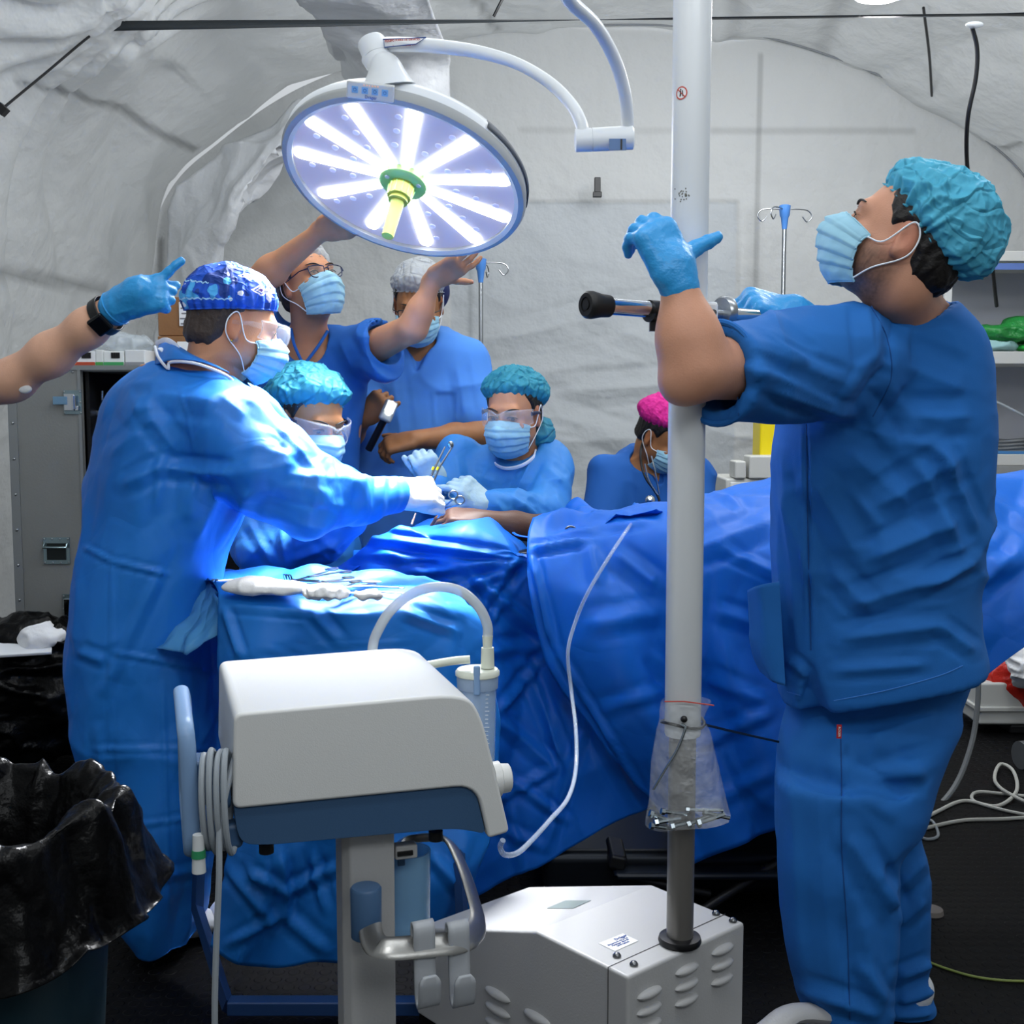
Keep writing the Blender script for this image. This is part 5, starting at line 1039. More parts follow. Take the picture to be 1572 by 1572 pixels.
# ---- flight case
m_case = mat('aluminium_case', '#8b8d8b', .42, .35, var=.10, vscale=3, bump=.1, bscale=120); m_trimc = mat('aluminium_edge', '#9da1a3', .3, .8)
YC = 4.62; L0, L1 = P(13, 600, YC)[0], P(126, 600, YC)[0]; zt = P(60, 563, YC)[2]
t = thing('equipment_case', ((L0+L1)/2+.3, YC+.3, 0), 'tall grey aluminium equipment case with butterfly latches, open on its right half', 'case')
zb = .10; R1 = L0+1.15
for nm, c, s_ in (('side_panel', (L0+.01, YC+.32, (zt+zb)/2), (.02, .62, zt-zb)), ('side_panel', (R1, YC+.32, (zt+zb)/2), (.02, .62, zt-zb)), ('top_panel', ((L0+R1)/2, YC+.32, zt-.01), (R1-L0, .62, .02)), ('bottom_panel', ((L0+R1)/2, YC+.32, zb+.01), (R1-L0, .62, .02))): MB().box(c, s_).build(nm, m_case, t, smooth=False, bevel=.003)
MB().box(((L0+R1)/2, YC+.62, (zt+zb)/2), (R1-L0, .02, zt-zb-.02)).build('back_panel', m_dark, t, smooth=False)
MB().box((L1+.01, YC+.31, (zt+zb)/2), (.015, .56, zt-zb-.04)).build('divider', m_dark, t, smooth=False)
dr = MB().box(((L0+L1)/2, YC, (zt+zb)/2-.005), (L1-L0, .03, zt-zb-.012)).build('front_panel', m_case, t, smooth=False, bevel=.002)
mb = MB(); mb.box((L0+.02, YC-.017, (zt+zb)/2), (.035, .006, zt-zb)).box((L1-.004, YC-.017, (zt+zb)/2), (.012, .006, zt-zb)).box(((L0+R1)/2, YC-.012, zt-.004), (R1-L0, .02, .018)); mb.build('edge_trim', m_trimc, t, smooth=False)
mb = MB()
for k in range(9): mb.ball((L0+.02, YC-.021, zt-.08-k*.14), .006, 5)
for k in range(5): mb.ball((L0+.06+.05*k, YC-.017, zt-.022), .004, 5)
mb.build('rivet', m_trimc, t, kind='stuff')
m_zinc = mat('zinc_plate', '#8fa4aa', .25, .85)
def latch(px0_, py0_, px1_, py1_):
    a, b = P(px0_, py0_, YC-.02), P(px1_, py1_, YC-.02); c = (a+b)/2; s_ = np.abs(b-a)
    l = MB().box(c, (s_[0], .004, s_[2])).build('latch_plate', m_zinc, t, smooth=False, bevel=.001)
    MB().box(c+(-.01, -.008, 0), (s_[0]*.55, .012, s_[2]*.7)).cyl(c+(.01, -.016, -s_[2]*.3), c+(.01, -.016, s_[2]*.3), .008).box(c+(s_[0]*.28, -.01, -s_[2]*.25), (s_[0]*.2, .01, s_[2]*.2)).build('catch', m_chrome, l, smooth=False, bevel=.002)
    mb = MB()
    for u in (-.44, .44):
        for v in (-.44, 0, .44): mb.ball(c+(s_[0]*u, -.003, s_[2]*v), .0035, 5)
    mb.build('rivet', m_trimc, l)
    return l
l = latch(97, 599, 126, 636); MB().box(P(92, 615, YC-.035), (.055, .006, .032)).build('butterfly_key', mat('blue_zinc', '#7fa6c4', .3, .7), l, smooth=False, bevel=.002)
a, b = P(66, 825, YC-.02), P(108, 866, YC-.02); c = (a+b)/2; s_ = np.abs(b-a); hp_ = MB().box(c, (s_[0], .004, s_[2])).build('handle_plate', m_zinc, t, smooth=False, bevel=.001); MB().box(c+(0, -.0035, -.003), (s_[0]*.72, .003, s_[2]*.62)).build('handle_recess', mat('recess_dark', '#252b2c', .4, .5), hp_, smooth=False)
MB().tube([c+(-.045, -.008, .028), c+(-.045, -.02, .015), c+(.045, -.02, .015), c+(.045, -.008, .028)], .005, 8).build('grip', m_zinc, hp_)
mb = MB()
for u in np.linspace(-.45, .45, 4):
    for v in (-.44, .44): mb.ball(c+(s_[0]*u, -.003, s_[2]*v), .0035, 5)
mb.build('rivet', m_trimc, hp_)
latch(96, 912, 126, 956)
for x_ in (L0+.1, R1-.1):
    for y_ in (YC+.08, YC+.54): MB().lathe((x_, y_, .05), (1, 0, 0), [(-.015, .02), (-.015, .05), (.015, .05), (.015, .02)], 20).build('castor', m_dark, t)
# things in and on the case
t = thing('probe', P(157, 632, YC+.12), 'small silver tipped blue probe hanging inside the open black case', 'probe'); MB().cyl(P(157, 600, YC+.12), P(157, 614, YC+.12), .006).build('tip', m_chrome, t); MB().cyl(P(157, 614, YC+.12), P(158, 632, YC+.12), .003).build('cable', m_legblue, t)
MB().box(P(154, 634, YC+.12), (.06, .04, .02)).build('bracket', m_steel, t, smooth=False, bevel=.004)
m_card = mat('cardboard', '#8a623f', .8, var=.08, vscale=10, bump=.1, bscale=80)
def carton(px0_, py0_, px1_, py1_, Y, m, label, dep=.3, name='cardboard_box', cat='box', z0=None):
    a, b = P(px0_, py1_, Y), P(px1_, py0_, Y); z0 = a[2] if z0 is None else z0; t = thing(name, ((a[0]+b[0])/2, Y+dep/2, z0), label, cat)
    MB().box(((a[0]+b[0])/2, Y+dep/2, (z0+b[2])/2), (b[0]-a[0], dep, b[2]-z0)).build('carton', m, t, smooth=False, bevel=.004); return t, a, b
m_ink = mat('print_grey', '#73757a', .6)
t, a, b = carton(243, 516, 330, 561, 4.75, m_card, 'brown cardboard box at the bottom of the pair behind the patterned cap', z0=zt+.002)
MB().box(P(282, 534, 4.745), (.05, .003, .05)).build('box_label', m_label, t, smooth=False)
z1 = b[2]; t, a, b = carton(243, 456, 330, 513, 4.78, m_card, 'brown cardboard box with white printed label, on top of the other', z0=z1+.003)
lb = MB().box(P(287, 482, 4.775), (.062, .003, .095)).build('box_label', m_label, t, smooth=False)
mb = MB()
for k in range(5): mb.box(P(284, 465+8*k, 4.772), (.04-.006*(k % 3), .001, .005))
mb.build('printed_lines', m_ink, lb, smooth=False)
for k, (x0, x1, c, sp_, nm) in enumerate([(96, 112, '#d9dcdc', '#b0583c', 'narrow white carton at the left end of the row on the case'), (113, 146, '#dfe1e2', '#b5492f', 'white carton with barcode and rust red stripe on the case'), (147, 158, '#d8dbdb', '#4a9a4a', 'slim white carton with green stripe between two wider ones'), (159, 190, '#dfe2e0', '#3e9a5c', 'white carton with a long green stripe on the metal case'), (192, 222, '#d6d9da', '#8c8f94', 'white carton with a grey stripe at the right end of the row')]):
    t, a, b = carton(x0, 537+(k % 2)*2, x1, 566, 4.64, mat('carton_%s' % c.strip('#'), c, .6), nm, .16, 'medicine_carton', z0=zt+.002)
    t['group'] = 'medicine cartons in a row on the metal case'
    w_ = b[0]-a[0]; MB().box(((a[0]+b[0])/2, 4.638, zt+.012), (w_*.96, .003, .014)).build('colour_stripe', mat('stripe'+sp_, sp_, .6), t, smooth=False)
    if k in (1, 3):
        mb = MB()
        for j in range(12): mb.box((a[0]+w_*(.4+.035*j), 4.638, zt+.045), (.0018+.001*(j % 3), .002, .022))
        mb.build('barcode', m_dark, t, smooth=False)
c_ = P(185, 528, 4.72); lump('plastic_wrap', c_, (.13, .07, .035), 'crumpled clear plastic wrap on top of the medicine cartons', 'plastic wrap', 14, .02, 18, mat('clear_wrap', '#d6e2ea', .12, alpha=.4, spec=.9), h=.006)
# ---- IV stands
def ivstand(px, py, Y, label):
    top = P(px, py, Y); x, y, z = top; t = thing('iv_stand', (x, y, 0), label, 'iv stand', 'iv stands by the end wall')
    MB().cyl((x, y, .06), (x, y, z-.10), .012, n=16).build('pole', m_steel, t)
    MB().lathe((x, y, z-.13), (0, 0, 1), [(0, .013), (.06, .02), (.07, .026), (.12, .03), (.125, .02)], 20).build('head', mat('iv_blue', '#4d86cf', .4), t)
    for a in (.1, 1.3, 3.24, 4.0):
        d = np.array([math.cos(a), math.sin(a), 0]); c = np.array([x, y, z-.03]); MB().tube(cr([c, c+d*.07+(0, 0, .004), c+d*.125-(0, 0, .004), c+d*.145-(0, 0, .035), c+d*.12-(0, 0, .06), c+d*.095-(0, 0, .035)], 6), .0035, 8).build('hook', m_steel, t)
    for k in range(5): a = k*2*math.pi/5; MB().tube([(x, y, .09), (x+.28*math.cos(a), y+.28*math.sin(a), .05)], [.014, .010], 8).build('leg', m_white, t); 
ivstand(1205, 313, 6.2, 'steel iv stand with blue head standing right of the light pole')
ivstand(738, 395, 6.2, 'steel iv stand with blue head behind the hand at the lamp rim')
# ---- shelving at right
m_shelf = mat('shelf_white', '#c4c5c1', .5)
YS = 5.3; xl, xr = P(1452, 500, YS)[0], P(1452, 500, YS)[0]+1.25
zs = [P(1500, y, YS)[2] for y in (706, 549, 393)]
t = thing('shelving_unit', ((xl+xr)/2, YS+.25, 0), 'white shelving unit at the right edge behind the man in scrubs', 'shelves')
for x_ in (xl+.015, xr-.015):
    for y_ in (YS+.03, YS+.47): MB().box((x_, y_, (zs[2]+.0)/2), (.03, .03, zs[2])).build('upright', m_shelf, t, smooth=False, bevel=.003)
for z_, th_ in zip(zs, (.05, .055, .045)): MB().box(((xl+xr)/2, YS+.25, z_-.0), (xr-xl, .5, th_)).build('shelf', m_shelf, t, smooth=False, bevel=.003)
MB().box(((xl+xr)/2, YS+.01, zs[2]-.045), (xr-xl-.06, .01, .028)).build('label_rail', mat('rail_blue', '#5b76b5', .4), t, smooth=False)
MB().box(((xl+xr)/2, YS+.49, zs[0]/2+zs[2]/2), (xr-xl-.06, .006, zs[2]-zs[0]+.1)).build('back_panel', mat('shelf_back', '#a9abb2', .6), t, smooth=False)
MB().box(((xl+xr)/2, YS+.49, .5), (xr-xl-.06, .006, .9)).build('back_panel', MT['shelf_back'], t, smooth=False)
m_gbag = mat('green_bag', '#1d7a34', .35, bump2=.6, b2scale=30)
c_ = P(1545, 512, YS+.12); lump('green_bag', c_+(.05, 0, .0), (.20, .09, .045), 'dark green crumpled bag lying on top of the packets on the shelf', 'bag', 9, .02, 12, m_gbag, h=.007, extra=((c_+(.08, 0, .03), (.1, .08, .04)),))
c_ = P(1520, 530, YS+.1); lump('plastic_packet', (c_[0], c_[1], zs[1]+.055), (.13, .08, .028), 'clear and pale turquoise plastic packet under the green bag', 'packet', 5, .01, 20, mat('aqua_packet', '#a8d4d4', .15, alpha=.7), h=.006)
c_ = P(1590, 532, YS+.1); lump('plastic_packet', (c_[0]+.02, c_[1], zs[1]+.048), (.11, .08, .020), 'bright green flat packet with a red corner on the shelf edge', 'packet', 6, .008, 20, mat('bright_green', '#27a83c', .35), h=.006)
MB().tube(cr([P(1500, 605, YS+.2), P(1530, 617, YS+.15), P(1560, 632, YS+.1), P(1600, 655, YS+.1), P(1640, 690, YS+.1)], 5), .006, 8).build('power_cable', m_cord if 'm_cord' in globals() else m_dark, label='grey cable sagging across the lower compartment of the shelves', cat='cable')
c_ = P(1560, 682, YS+.15); 
mb = MB()
for k in range(4): mb.tube([c_+((.13-.006*k)*math.cos(a), .10*math.sin(a), (k-2)*.016+.004*math.sin(3*a)) for a in np.linspace(0, 2*math.pi, 40, endpoint=False)], .0095, 8, closed=True)
mb.build('coiled_hose', mat('hose_grey', '#55585a', .5), label='coil of dark grey hose on the bottom shelf at the right edge', cat='hose')
MB().box((c_[0]+.02, c_[1]-.02, zs[0]+.032), (.34, .22, .012)).build('blue_folder', mat('folder_blue', '#3b73a8', .5), smooth=False, label='thin blue folder under the grey hose coil on the bottom shelf', cat='folder')
# ---- trolley with sharps bin
YT = 5.35; c_ = P(1165, 712, YT); t = thing('supply_trolley', (c_[0]+.1, YT+.2, 0), 'grey trolley with plastic bins behind the pole, under the yellow container', 'trolley')
zt_ = P(1165, 735, YT)[2]; MB().box((c_[0]+.1, YT+.2, zt_/2+.05), (.5, .4, zt_-.1)).build('cabinet', m_shelf, t, smooth=False, bevel=.01)
for k in range(3): MB().box((c_[0]+.1, YT-.003, zt_-.13-k*.26), (.46, .012, .23)).build('drawer', m_white, t, smooth=False, bevel=.005)
for x0, x1, y0 in ((1128, 1146, 708), (1150, 1200, 700)):
    a, b = P(x0, 735, YT-.02), P(x1, y0, YT-.02); MB().box(((a[0]+b[0])/2, YT+.05, (a[2]+b[2])/2), (b[0]-a[0], .14, b[2]-a[2])).build('bin', m_shelf, t, smooth=False, bevel=.008)
for x_ in (-.1, .3):
    for y_ in (.05, .35): MB().lathe((c_[0]+x_, YT+y_, .045), (1, 0, 0), [(-.012, .02), (-.012, .045), (.012, .045), (.012, .02)], 16).build('castor', m_dark, t)
a, b = P(1167, 704, YT+.1), P(1232, 560, YT+.1); m_yel = mat('yellow_plastic', '#e6cf0a', .4)
t = thing('sharps_container', ((a[0]+b[0])/2, YT+.2, zt_), 'bright yellow sharps container standing on the grey trolley', 'container'); MB().box(((a[0]+b[0])/2, YT+.2, (zt_+b[2])/2), (b[0]-a[0], .18, b[2]-zt_)).build('bin_body', m_yel, t, smooth=False, bevel=.015); MB().box(((a[0]+b[0])/2, YT+.2, b[2]+.012), (b[0]-a[0]+.02, .2, .024)).build('lid', m_yel, t, smooth=False, bevel=.008)
MB().lathe(P(1172, 710, YT+.02), (0, 0, 1), [(-.03, .0), (-.03, .024), (.02, .024), (.03, .015), (.03, 0)], 20).build('white_bottle', m_white, label='small white bottle beside the yellow container on the trolley', cat='bottle')
# ---- right rear floor: crate, red bag, cables
YF = 4.5; a, b = P(1505, 1118, YF), P(1680, 1050, YF)
t = thing('crate', ((a[0]+b[0])/2, YF+.2, a[2]), 'white plastic crate on the floor under the red bag', 'crate'); fz = max(a[2], .04)
MB().box(((a[0]+b[0])/2, YF+.2, (fz+b[2])/2), (b[0]-a[0], .36, b[2]-fz)).build('crate_body', m_shelf, t, smooth=False, bevel=.012)
MB().box(((a[0]+b[0])/2, YF+.2, (fz+b[2])/2-.02), (b[0]-a[0]+.02, .38, .02)).build('rim', m_shelf, t, smooth=False, bevel=.005)
MB().box(((a[0]+b[0])/2+.06, YF+.18, fz/2+.0), (.3, .3, fz)).build('wheel_base', m_dark, t, smooth=False, bevel=.01)
c_ = P(1560, 1045, YF+.1); lump('refuse_bag', c_+(.06, .05, .0), (.22, .17, .12), 'red plastic waste bag bulging over the white crate', 'bag', 19, .03, 9, mat('red_bag', '#c2281c', .3, bump=.3, bscale=40), h=.008)
c_ = P(1578, 1015, YF-.05); lump('cloth_bundle', c_+(.04, 0, 0), (.11, .10, .13), 'white cloth bundle hanging beside the red bag at the right edge', 'cloth', 23, .02, 14, h=.007)
m_cab = mat('white_cable', '#b9b9b2', .45)
def fc(pts, r, name, label, m=None): 
    return MB().tube(cr([(lambda q: (q[0], q[1], r+(p[2] if len(p) > 2 else 0)))(PZ(p[0], p[1], 0)) for p in pts], 8), r, 8).build(name, m or m_cab, label=label, cat='cable')
fc([(1390, 1275), (1440, 1248), (1480, 1232), (1530, 1240), (1560, 1222, .01), (1555, 1190, .01), (1535, 1180, .01), (1527, 1205, .01), (1550, 1228, .014), (1600, 1240), (1680, 1238)], .006, 'floor_cable', 'white cable with an upright loop on the floor at the right')
fc([(1385, 1285), (1430, 1272), (1480, 1262), (1540, 1260), (1600, 1256), (1700, 1250)], .006, 'floor_cable', 'white cable lying straight across the floor, nearest of the group')
fc([(1600, 1258), (1540, 1246), (1495, 1232), (1500, 1222, .008), (1550, 1222), (1640, 1232)], .0055, 'floor_cable', 'white cable bent back in a long flat loop on the floor')
fc([(1405, 1262), (1430, 1262), (1440, 1285), (1420, 1290), (1405, 1278)], .0045, 'floor_cable', 'small dark grey cable loop beside the trouser leg', m_cord if 'm_cord' in globals() else m_dark)
MB().tube(cr([P(1502, 1030, 3.9), P(1501, 1080, 3.88), P(1492, 1140, 3.85), P(1470, 1200, 3.8), P(1440, 1238, 3.75), P(1405, 1262, 3.7)], 8), .009, 8).build('hose', mat('grey_hose', '#777b7d', .5), label='grey hose hanging from under the drape down to the floor at the right', cat='hose')
fc([(1410, 1472), (1450, 1488), (1500, 1502), (1560, 1508), (1640, 1506)], .003, 'earth_wire', 'thin yellow-green wire on the black floor at the lower right', mat('wire_green', '#7d8a44', .5))
q = PZ(1430, 1402, 0); MB().lathe(q, (0, 0, 1), [(0, .03), (.012, .028), (.016, .02), (.016, 0)], 24).build('rubber_foot', mat('beige_rubber', '#77706a', .5), label='small beige rubber disc on the floor behind the trousers', cat='rubber foot')
q = PZ(1570, 1180, 0); MB().lathe(q+(0, 0, .05), (1, .2, 0), [(-.014, .02), (-.014, .05), (.014, .05), (.014, .02)], 24).build('castor_wheel', MT['hose_grey'], label='grey castor wheel on the floor at the right edge below the crate', cat='wheel')
# patient's arm
t = PATIENT; D = SD(); wr, el = X3(742, 799, 3.12), X3(838, 814, 3.15)
D.chain([wr, (wr+el)/2, el, el+(.06, .04, -.01)], [.028, .036, .040, .04], .02); hand(D, wr, (-1, -.05, .12), (.1, -.35, .9), 1, 1.0, curls=[(30, 35, 20)]*4, thumb=((.3, 1, -.3), 10)); 
V, Fc = D.mesh(.0045, 1); mk('body', V, Fc, m_skin['e'], t, cols=skincols(V, '#5f4234'))
# instruments in hands
def stick(name, pts, r, label, cat, m=None, tips=None):
    return None
t = thing('surgical_forceps', P(672, 720, 3.1), 'long steel forceps with yellow bands held between the white glove and the pale glove', 'forceps')
for dx in (-3, 4): MB().tube([P(660+dx, 742, 3.02), P(672+dx, 715, 3.04), P(688+dx*1.6, 686, 3.07)], [.0028, .0028, .002], 8).build('arm', m_inst, t)
for dx in (-3, 4): MB().tube([P(667+dx, 722, 3.035), P(669+dx, 717, 3.037)], .0038, 8).build('yellow_band', m_yel, t)
MB().ball(P(692, 683, 3.07), (.008, .004, .010)).build('jaw', m_inst, t)
t = thing('artery_clamp', P(690, 780, 3.1), 'steel clamp with finger rings hanging between the pale glove and the patient', 'clamp')
for dx, c in ((-5, (696, 760)), (6, (706, 768))): 
    MB().tube([P(672, 795, 3.08), P(683+dx*.5, 780, 3.06), P(c[0], c[1]+6, 3.04)], .0022, 8).build('arm', m_inst, t); cc_ = P(*c, 3.04); MB().tube([cc_+(.012*math.cos(a), 0, .011*math.sin(a)) for a in np.linspace(0, 2*math.pi, 18, endpoint=False)], .0022, 6, closed=True).build('finger_ring', m_inst, t)
cc_ = P(876, 818, 2.98); t = thing('towel_clamp', cc_, 'steel ring of a towel clamp gripping the drape above the pointed edge', 'clamp'); MB().tube([cc_+(.014*math.cos(a), -.005, .011*math.sin(a)+.006) for a in np.linspace(0, 2*math.pi, 20, endpoint=False)], .0025, 6, closed=True).build('finger_ring', m_inst, t); MB().tube([cc_+(.012, 0, .0), cc_+(.06, .02, .008)], .003, 6).build('arm', m_inst, t)
MB().tube(cr([P(788, 818, 3.05), P(800, 823, 3.0), P(850, 828, 2.96), P(905, 826, 2.95)], 5), .004, 6, flat=.6).build('drape_tie', m_drape, label='narrow blue tie strip lying across the edge of the drape', cat='strip')
MB().tube([P(632, 805, 3.0), P(638, 788, 3.02)], [.003, .0015], 6).build('swab_stick', mat('swab', '#b98a74', .6), label='thin pinkish stick poking up behind the drape edge', cat='stick')
# ================================================================ the people
def body(D, par, base, hd=None, stub=0, key='a', h=.0045, name='body', cut=None, crin=0):
    V, Fc = D.mesh(h, 1); return mk(name, V, Fc, m_skin[key], par, cols=skincols(V, base, hd, stub))
# ---- man at the right turning the light
t = thing('person', (.70, 2.25, 0), 'man in blue scrubs and turquoise bouffant cap seen from behind, gripping the light pole bar', 'person')
hd = Head(X3(1386, 368, 2.16), (-.82, .30, .44), (.42, -.15, .87), 1.02)
D = SD(); nb = X3(1398, 500, 2.27); hd.sdf(D, nb, .060)
D.stack(stk([(480, 1330, 1460, 2.3, .07), (520, 1250, 1490, 2.3, .10), (600, 1215, 1500, 2.3, .12), (800, 1210, 1500, 2.32, .12), (1000, 1215, 1490, 2.32, .13)]), .04)
sh, el, wr = X3(1262, 562, 2.14), X3(1066, 566, 1.875), X3(1041, 432, 1.87)
D.chain([sh, (sh+el)/2+(0, 0, .0), el], [.062, .056, .049], .03); D.chain([el, el*.62+wr*.38, wr], [.045, .046, .0275], .03, flat=(np.array([0, 1, 0]), 1.1)); D.ell(X3(1043, 592, 1.875), .027, None, .03)
sh2, el2, wr2 = X3(1430, 540, 2.46), X3(1380, 600, 2.40), X3(1222, 486, 2.13)
D.chain([sh2, el2, wr2], [.058, .046, .027], .03)
body(D, t, SK['b'], hd, .8)
# gloves
D = SD(); hand(D, wr+(wr-el)*.02, (-.42, .05, .85), (.50, -.80, .25), 1, .98, curls=[(48, 50, 25), (55, 55, 30), (60, 55, 30), (62, 55, 30)], thumb=((1.0, .15, .12), -6), g=.0016, spread=5)
D.cone(wr-(wr-el)*.06, wr+(wr-el)*.18, .0315, .030, .012, flat=(np.array([0, 1, 0]), 1.1))
V, Fc = D.mesh(.0035, 1); V = cloth(V, Fc, .0012, 40, fine=.0004); mk('glove', V, Fc, m_glove, t)
D = SD(); hand(D, wr2, (-.95, -.25, .28), (.1, -.50, .85), 1, .98, curls=[(65, 65, 40), (68, 65, 40), (70, 65, 40), (70, 65, 40)], thumb=((.3, .8, -.6), 15), g=.0016, spread=3)
D.cone(wr2+(wr2-el2)*-.14, wr2+(wr2-el2)*.04, .036, .034, .012)
V, Fc = D.mesh(.0035, 1); V = cloth(V, Fc, .0012, 40, fine=.0004); mk('glove', V, Fc, m_glove, t)
# shirt
D = SD()
D.stack(stk([(462, 1345, 1450, 2.28, .07), (475, 1318, 1462, 2.28, .10), (495, 1270, 1483, 2.29, .125), (525, 1225, 1503, 2.30, .14), (570, 1207, 1513, 2.31, .15), (640, 1196, 1519, 2.31, .155), (700, 1191, 1521, 2.31, .155), (760, 1190, 1519, 2.32, .155), (830, 1190, 1507, 2.32, .155), (900, 1189, 1498, 2.32, .155), (960, 1187, 1500, 2.32, .16), (1030, 1195, 1511, 2.32, .165), (1110, 1203, 1512, 2.32, .165)]), .03, pw=2.4)
s0 = X3(1300, 556, 2.17); s1 = X3(1104, 573, 1.935); D.cone(s0, s1, .102, .084, .05, flat=((0, 1, 0), 1.08)); D.cone(s1, s1+(s1-s0)*.25, .084, .083, .01)
s2 = X3(1440, 545, 2.44); D.cone(s2, el2, .085, .075, .05)
D.plane(X3(1097, 573, 1.93), nrm(el-sh)*1.0+(0, 0, .0))
D.cone(s1+(s1-s0)*.3, s1-(s1-s0)*.12, .064, .058, .004, 's')
D.cone(X3(1400, 470, 2.26), hd(0, -.03, -.06), .073, .066, .008, 's')
D.plane(X3(1310, 1093, 2.16), (.02, 0, -1)+np.array([.17, 0, 0]))
D.cone(X3(1246, 1000, 2.18), X3(1256, 1112, 2.18), .004, .036, .002, 's', flat=((0, 1, 0), .35))
V, Fc = D.mesh(.006, 2)
pf = [(1100, 508, 1108, 640, 7, 3), (1120, 508, 1128, 640, 4, -2), (1330, 470, 1340, 560, 18, 5), (1310, 640, 1365, 560, 22, -9), (1365, 560, 1375, 480, 16, -5), (1140, 560, 1290, 620, 22, 7), (1150, 530, 1300, 590, 16, 6), (1180, 600, 1310, 640, 14, 7), (1170, 510, 1240, 560, 20, 6),
      (1200, 690, 1225, 1000, 10, 3), (1237, 650, 1243, 1000, 5, -3), (1340, 780, 1480, 700, 24, 7), (1330, 860, 1470, 800, 22, 9), (1300, 930, 1470, 880, 20, 8), (1290, 980, 1450, 960, 18, 7), (1400, 700, 1480, 860, 22, 8), (1440, 680, 1500, 820, 16, 7), (1420, 900, 1500, 860, 14, 8), (1280, 880, 1340, 940, 18, 6), (1380, 560, 1480, 600, 30, 6), (1400, 640, 1490, 640, 22, 6), (1300, 690, 1400, 780, 26, 5), (1210, 1010, 1240, 1040, 10, 5), (1200, 760, 1250, 900, 20, 5), (1280, 1030, 1420, 1020, 12, 5), (1440, 960, 1495, 1000, 14, 6), (1250, 740, 1320, 860, 24, 5), (1340, 600, 1390, 680, 20, -5)]
pf = [(a, b, c, d, w_*.85, k*1.6) for a, b, c, d, w_, k in pf]; V = cloth(V, Fc, .013, 5.0, (1, 1, 1.5), 4, pf, .002, 1.7)
top = mk('scrub_top', V, Fc, m_scrub, t)
sa_ = nrm(el-sh); sf_ = frame(sa_); sc_ = X3(1101, 573, 1.932); MB().tube([sc_+(.080*math.cos(a)*sf_[0]*.97+.083*math.sin(a)*sf_[1]) for a in np.linspace(0, 2*math.pi, 40, endpoint=False)], .0055, 8, closed=True).build('sleeve_hem', m_scrub, top)
m_seam = mat('seam_dark_blue', '#0d4788', .8); m_thr = mat('stitch_blue', '#3f80cf', .7)
for pts in ([(1338, 470), (1362, 520), (1368, 580), (1340, 640)], [(1238, 652), (1240, 800), (1245, 998)], [(1124, 508), (1130, 560), (1134, 638)]): surfline(V, pts, 'seam', m_seam, top)
for pts in ([(1280, 1076), (1360, 1060), (1440, 1038), (1478, 1022)], [(1208, 1062), (1230, 1068)]): surfline(V, pts, 'stitching', m_thr, top, .0009)
# pocket: patch standing off the front corner
G = PP([[(1149, 906, 2.20), (1168, 898, 2.16), (1196, 893, 2.155)], [(1151, 950, 2.20), (1172, 950, 2.155), (1200, 955, 2.15)], [(1156, 1000, 2.20), (1178, 1004, 2.155), (1203, 1008, 2.15)], [(1168, 1030, 2.20), (1188, 1045, 2.16), (1206, 1052, 2.15)]])
sheet('pocket', G, m_scrub, 10, 10, amp=.004, sc=14, parent=top, solid=.006)
sheet('pocket_side', PP([[(1149, 906, 2.20), (1165, 915, 2.24), (1196, 920, 2.27)], [(1151, 950, 2.20), (1165, 960, 2.25), (1200, 960, 2.28)], [(1156, 1000, 2.20), (1172, 1010, 2.26), (1204, 1010, 2.3)], [(1168, 1030, 2.20), (1188, 1045, 2.24), (1208, 1052, 2.28)]]), m_scrub, 8, 8, parent=top, solid=.004)
# trousers
D = SD()
D.stack(stk([(1040, 1222, 1485, 2.34, .085), (1085, 1208, 1470, 2.34, .09), (1112, 1203, 1466, 2.32, .12), (1150, 1200, 1448, 2.31, .14), (1200, 1198, 1430, 2.31, .13), (1260, 1198, 1410, 2.30, .125)]), .03, pw=2.3)
D.stack(stk([(1200, 1198, 1415, 2.24, .10), (1260, 1198, 1405, 2.24, .105), (1320, 1200, 1372, 2.23, .10), (1380, 1205, 1374, 2.23, .10), (1450, 1212, 1370, 2.22, .10), (1520, 1225, 1366, 2.22, .10), (1580, 1240, 1362, 2.22, .10), (1640, 1252, 1350, 2.22, .09), (1690, 1258, 1352, 2.22, .09)]), .03, pw=2.3)
D.stack(stk([(1180, 1270, 1435, 2.42, .09), (1260, 1290, 1404, 2.43, .09), (1300, 1300, 1415, 2.44, .09), (1340, 1310, 1425, 2.44, .09), (1420, 1318, 1422, 2.45, .085), (1500, 1325, 1420, 2.45, .085), (1545, 1330, 1432, 2.45, .09), (1590, 1330, 1438, 2.45, .09), (1620, 1335, 1425, 2.45, .09)]), .025, pw=2.3)
V, Fc = D.mesh(.007, 2)
pf = [(1298, 1110, 1300, 1560, 5, 3), (1215, 1130, 1230, 1500, 30, 5), (1330, 1140, 1440, 1100, 26, 9), (1340, 1200, 1420, 1180, 22, 7), (1310, 1160, 1400, 1230, 26, -9), (1300, 1280, 1370, 1400, 20, 9), (1345, 1330, 1378, 1400, 14, 7), (1320, 1400, 1350, 1560, 22, 8), (1255, 1200, 1275, 1500, 20, 5), (1370, 1370, 1420, 1320, 16, 7), (1380, 1420, 1420, 1380, 14, 7), (1230, 1520, 1350, 1560, 16, 8), (1380, 1500, 1430, 1480, 12, 8), (1380, 1540, 1435, 1520, 12, 8), (1370, 1560, 1430, 1555, 10, 8), (1320, 1480, 1360, 1540, 14, 7)]
pf = [(a, b, c, d, w_*.9, k*1.5) for a, b, c, d, w_, k in pf]; V = cloth(V, Fc, .013, 4.5, (1, 1, .8), 8, pf, .002, 1.7); tr = mk('trousers', V, Fc, m_scrub, t)
surfline(V, [(1290, 1112), (1292, 1200), (1292, 1300), (1300, 1420), (1305, 1565)], 'seam', m_seam, tr, n=40)
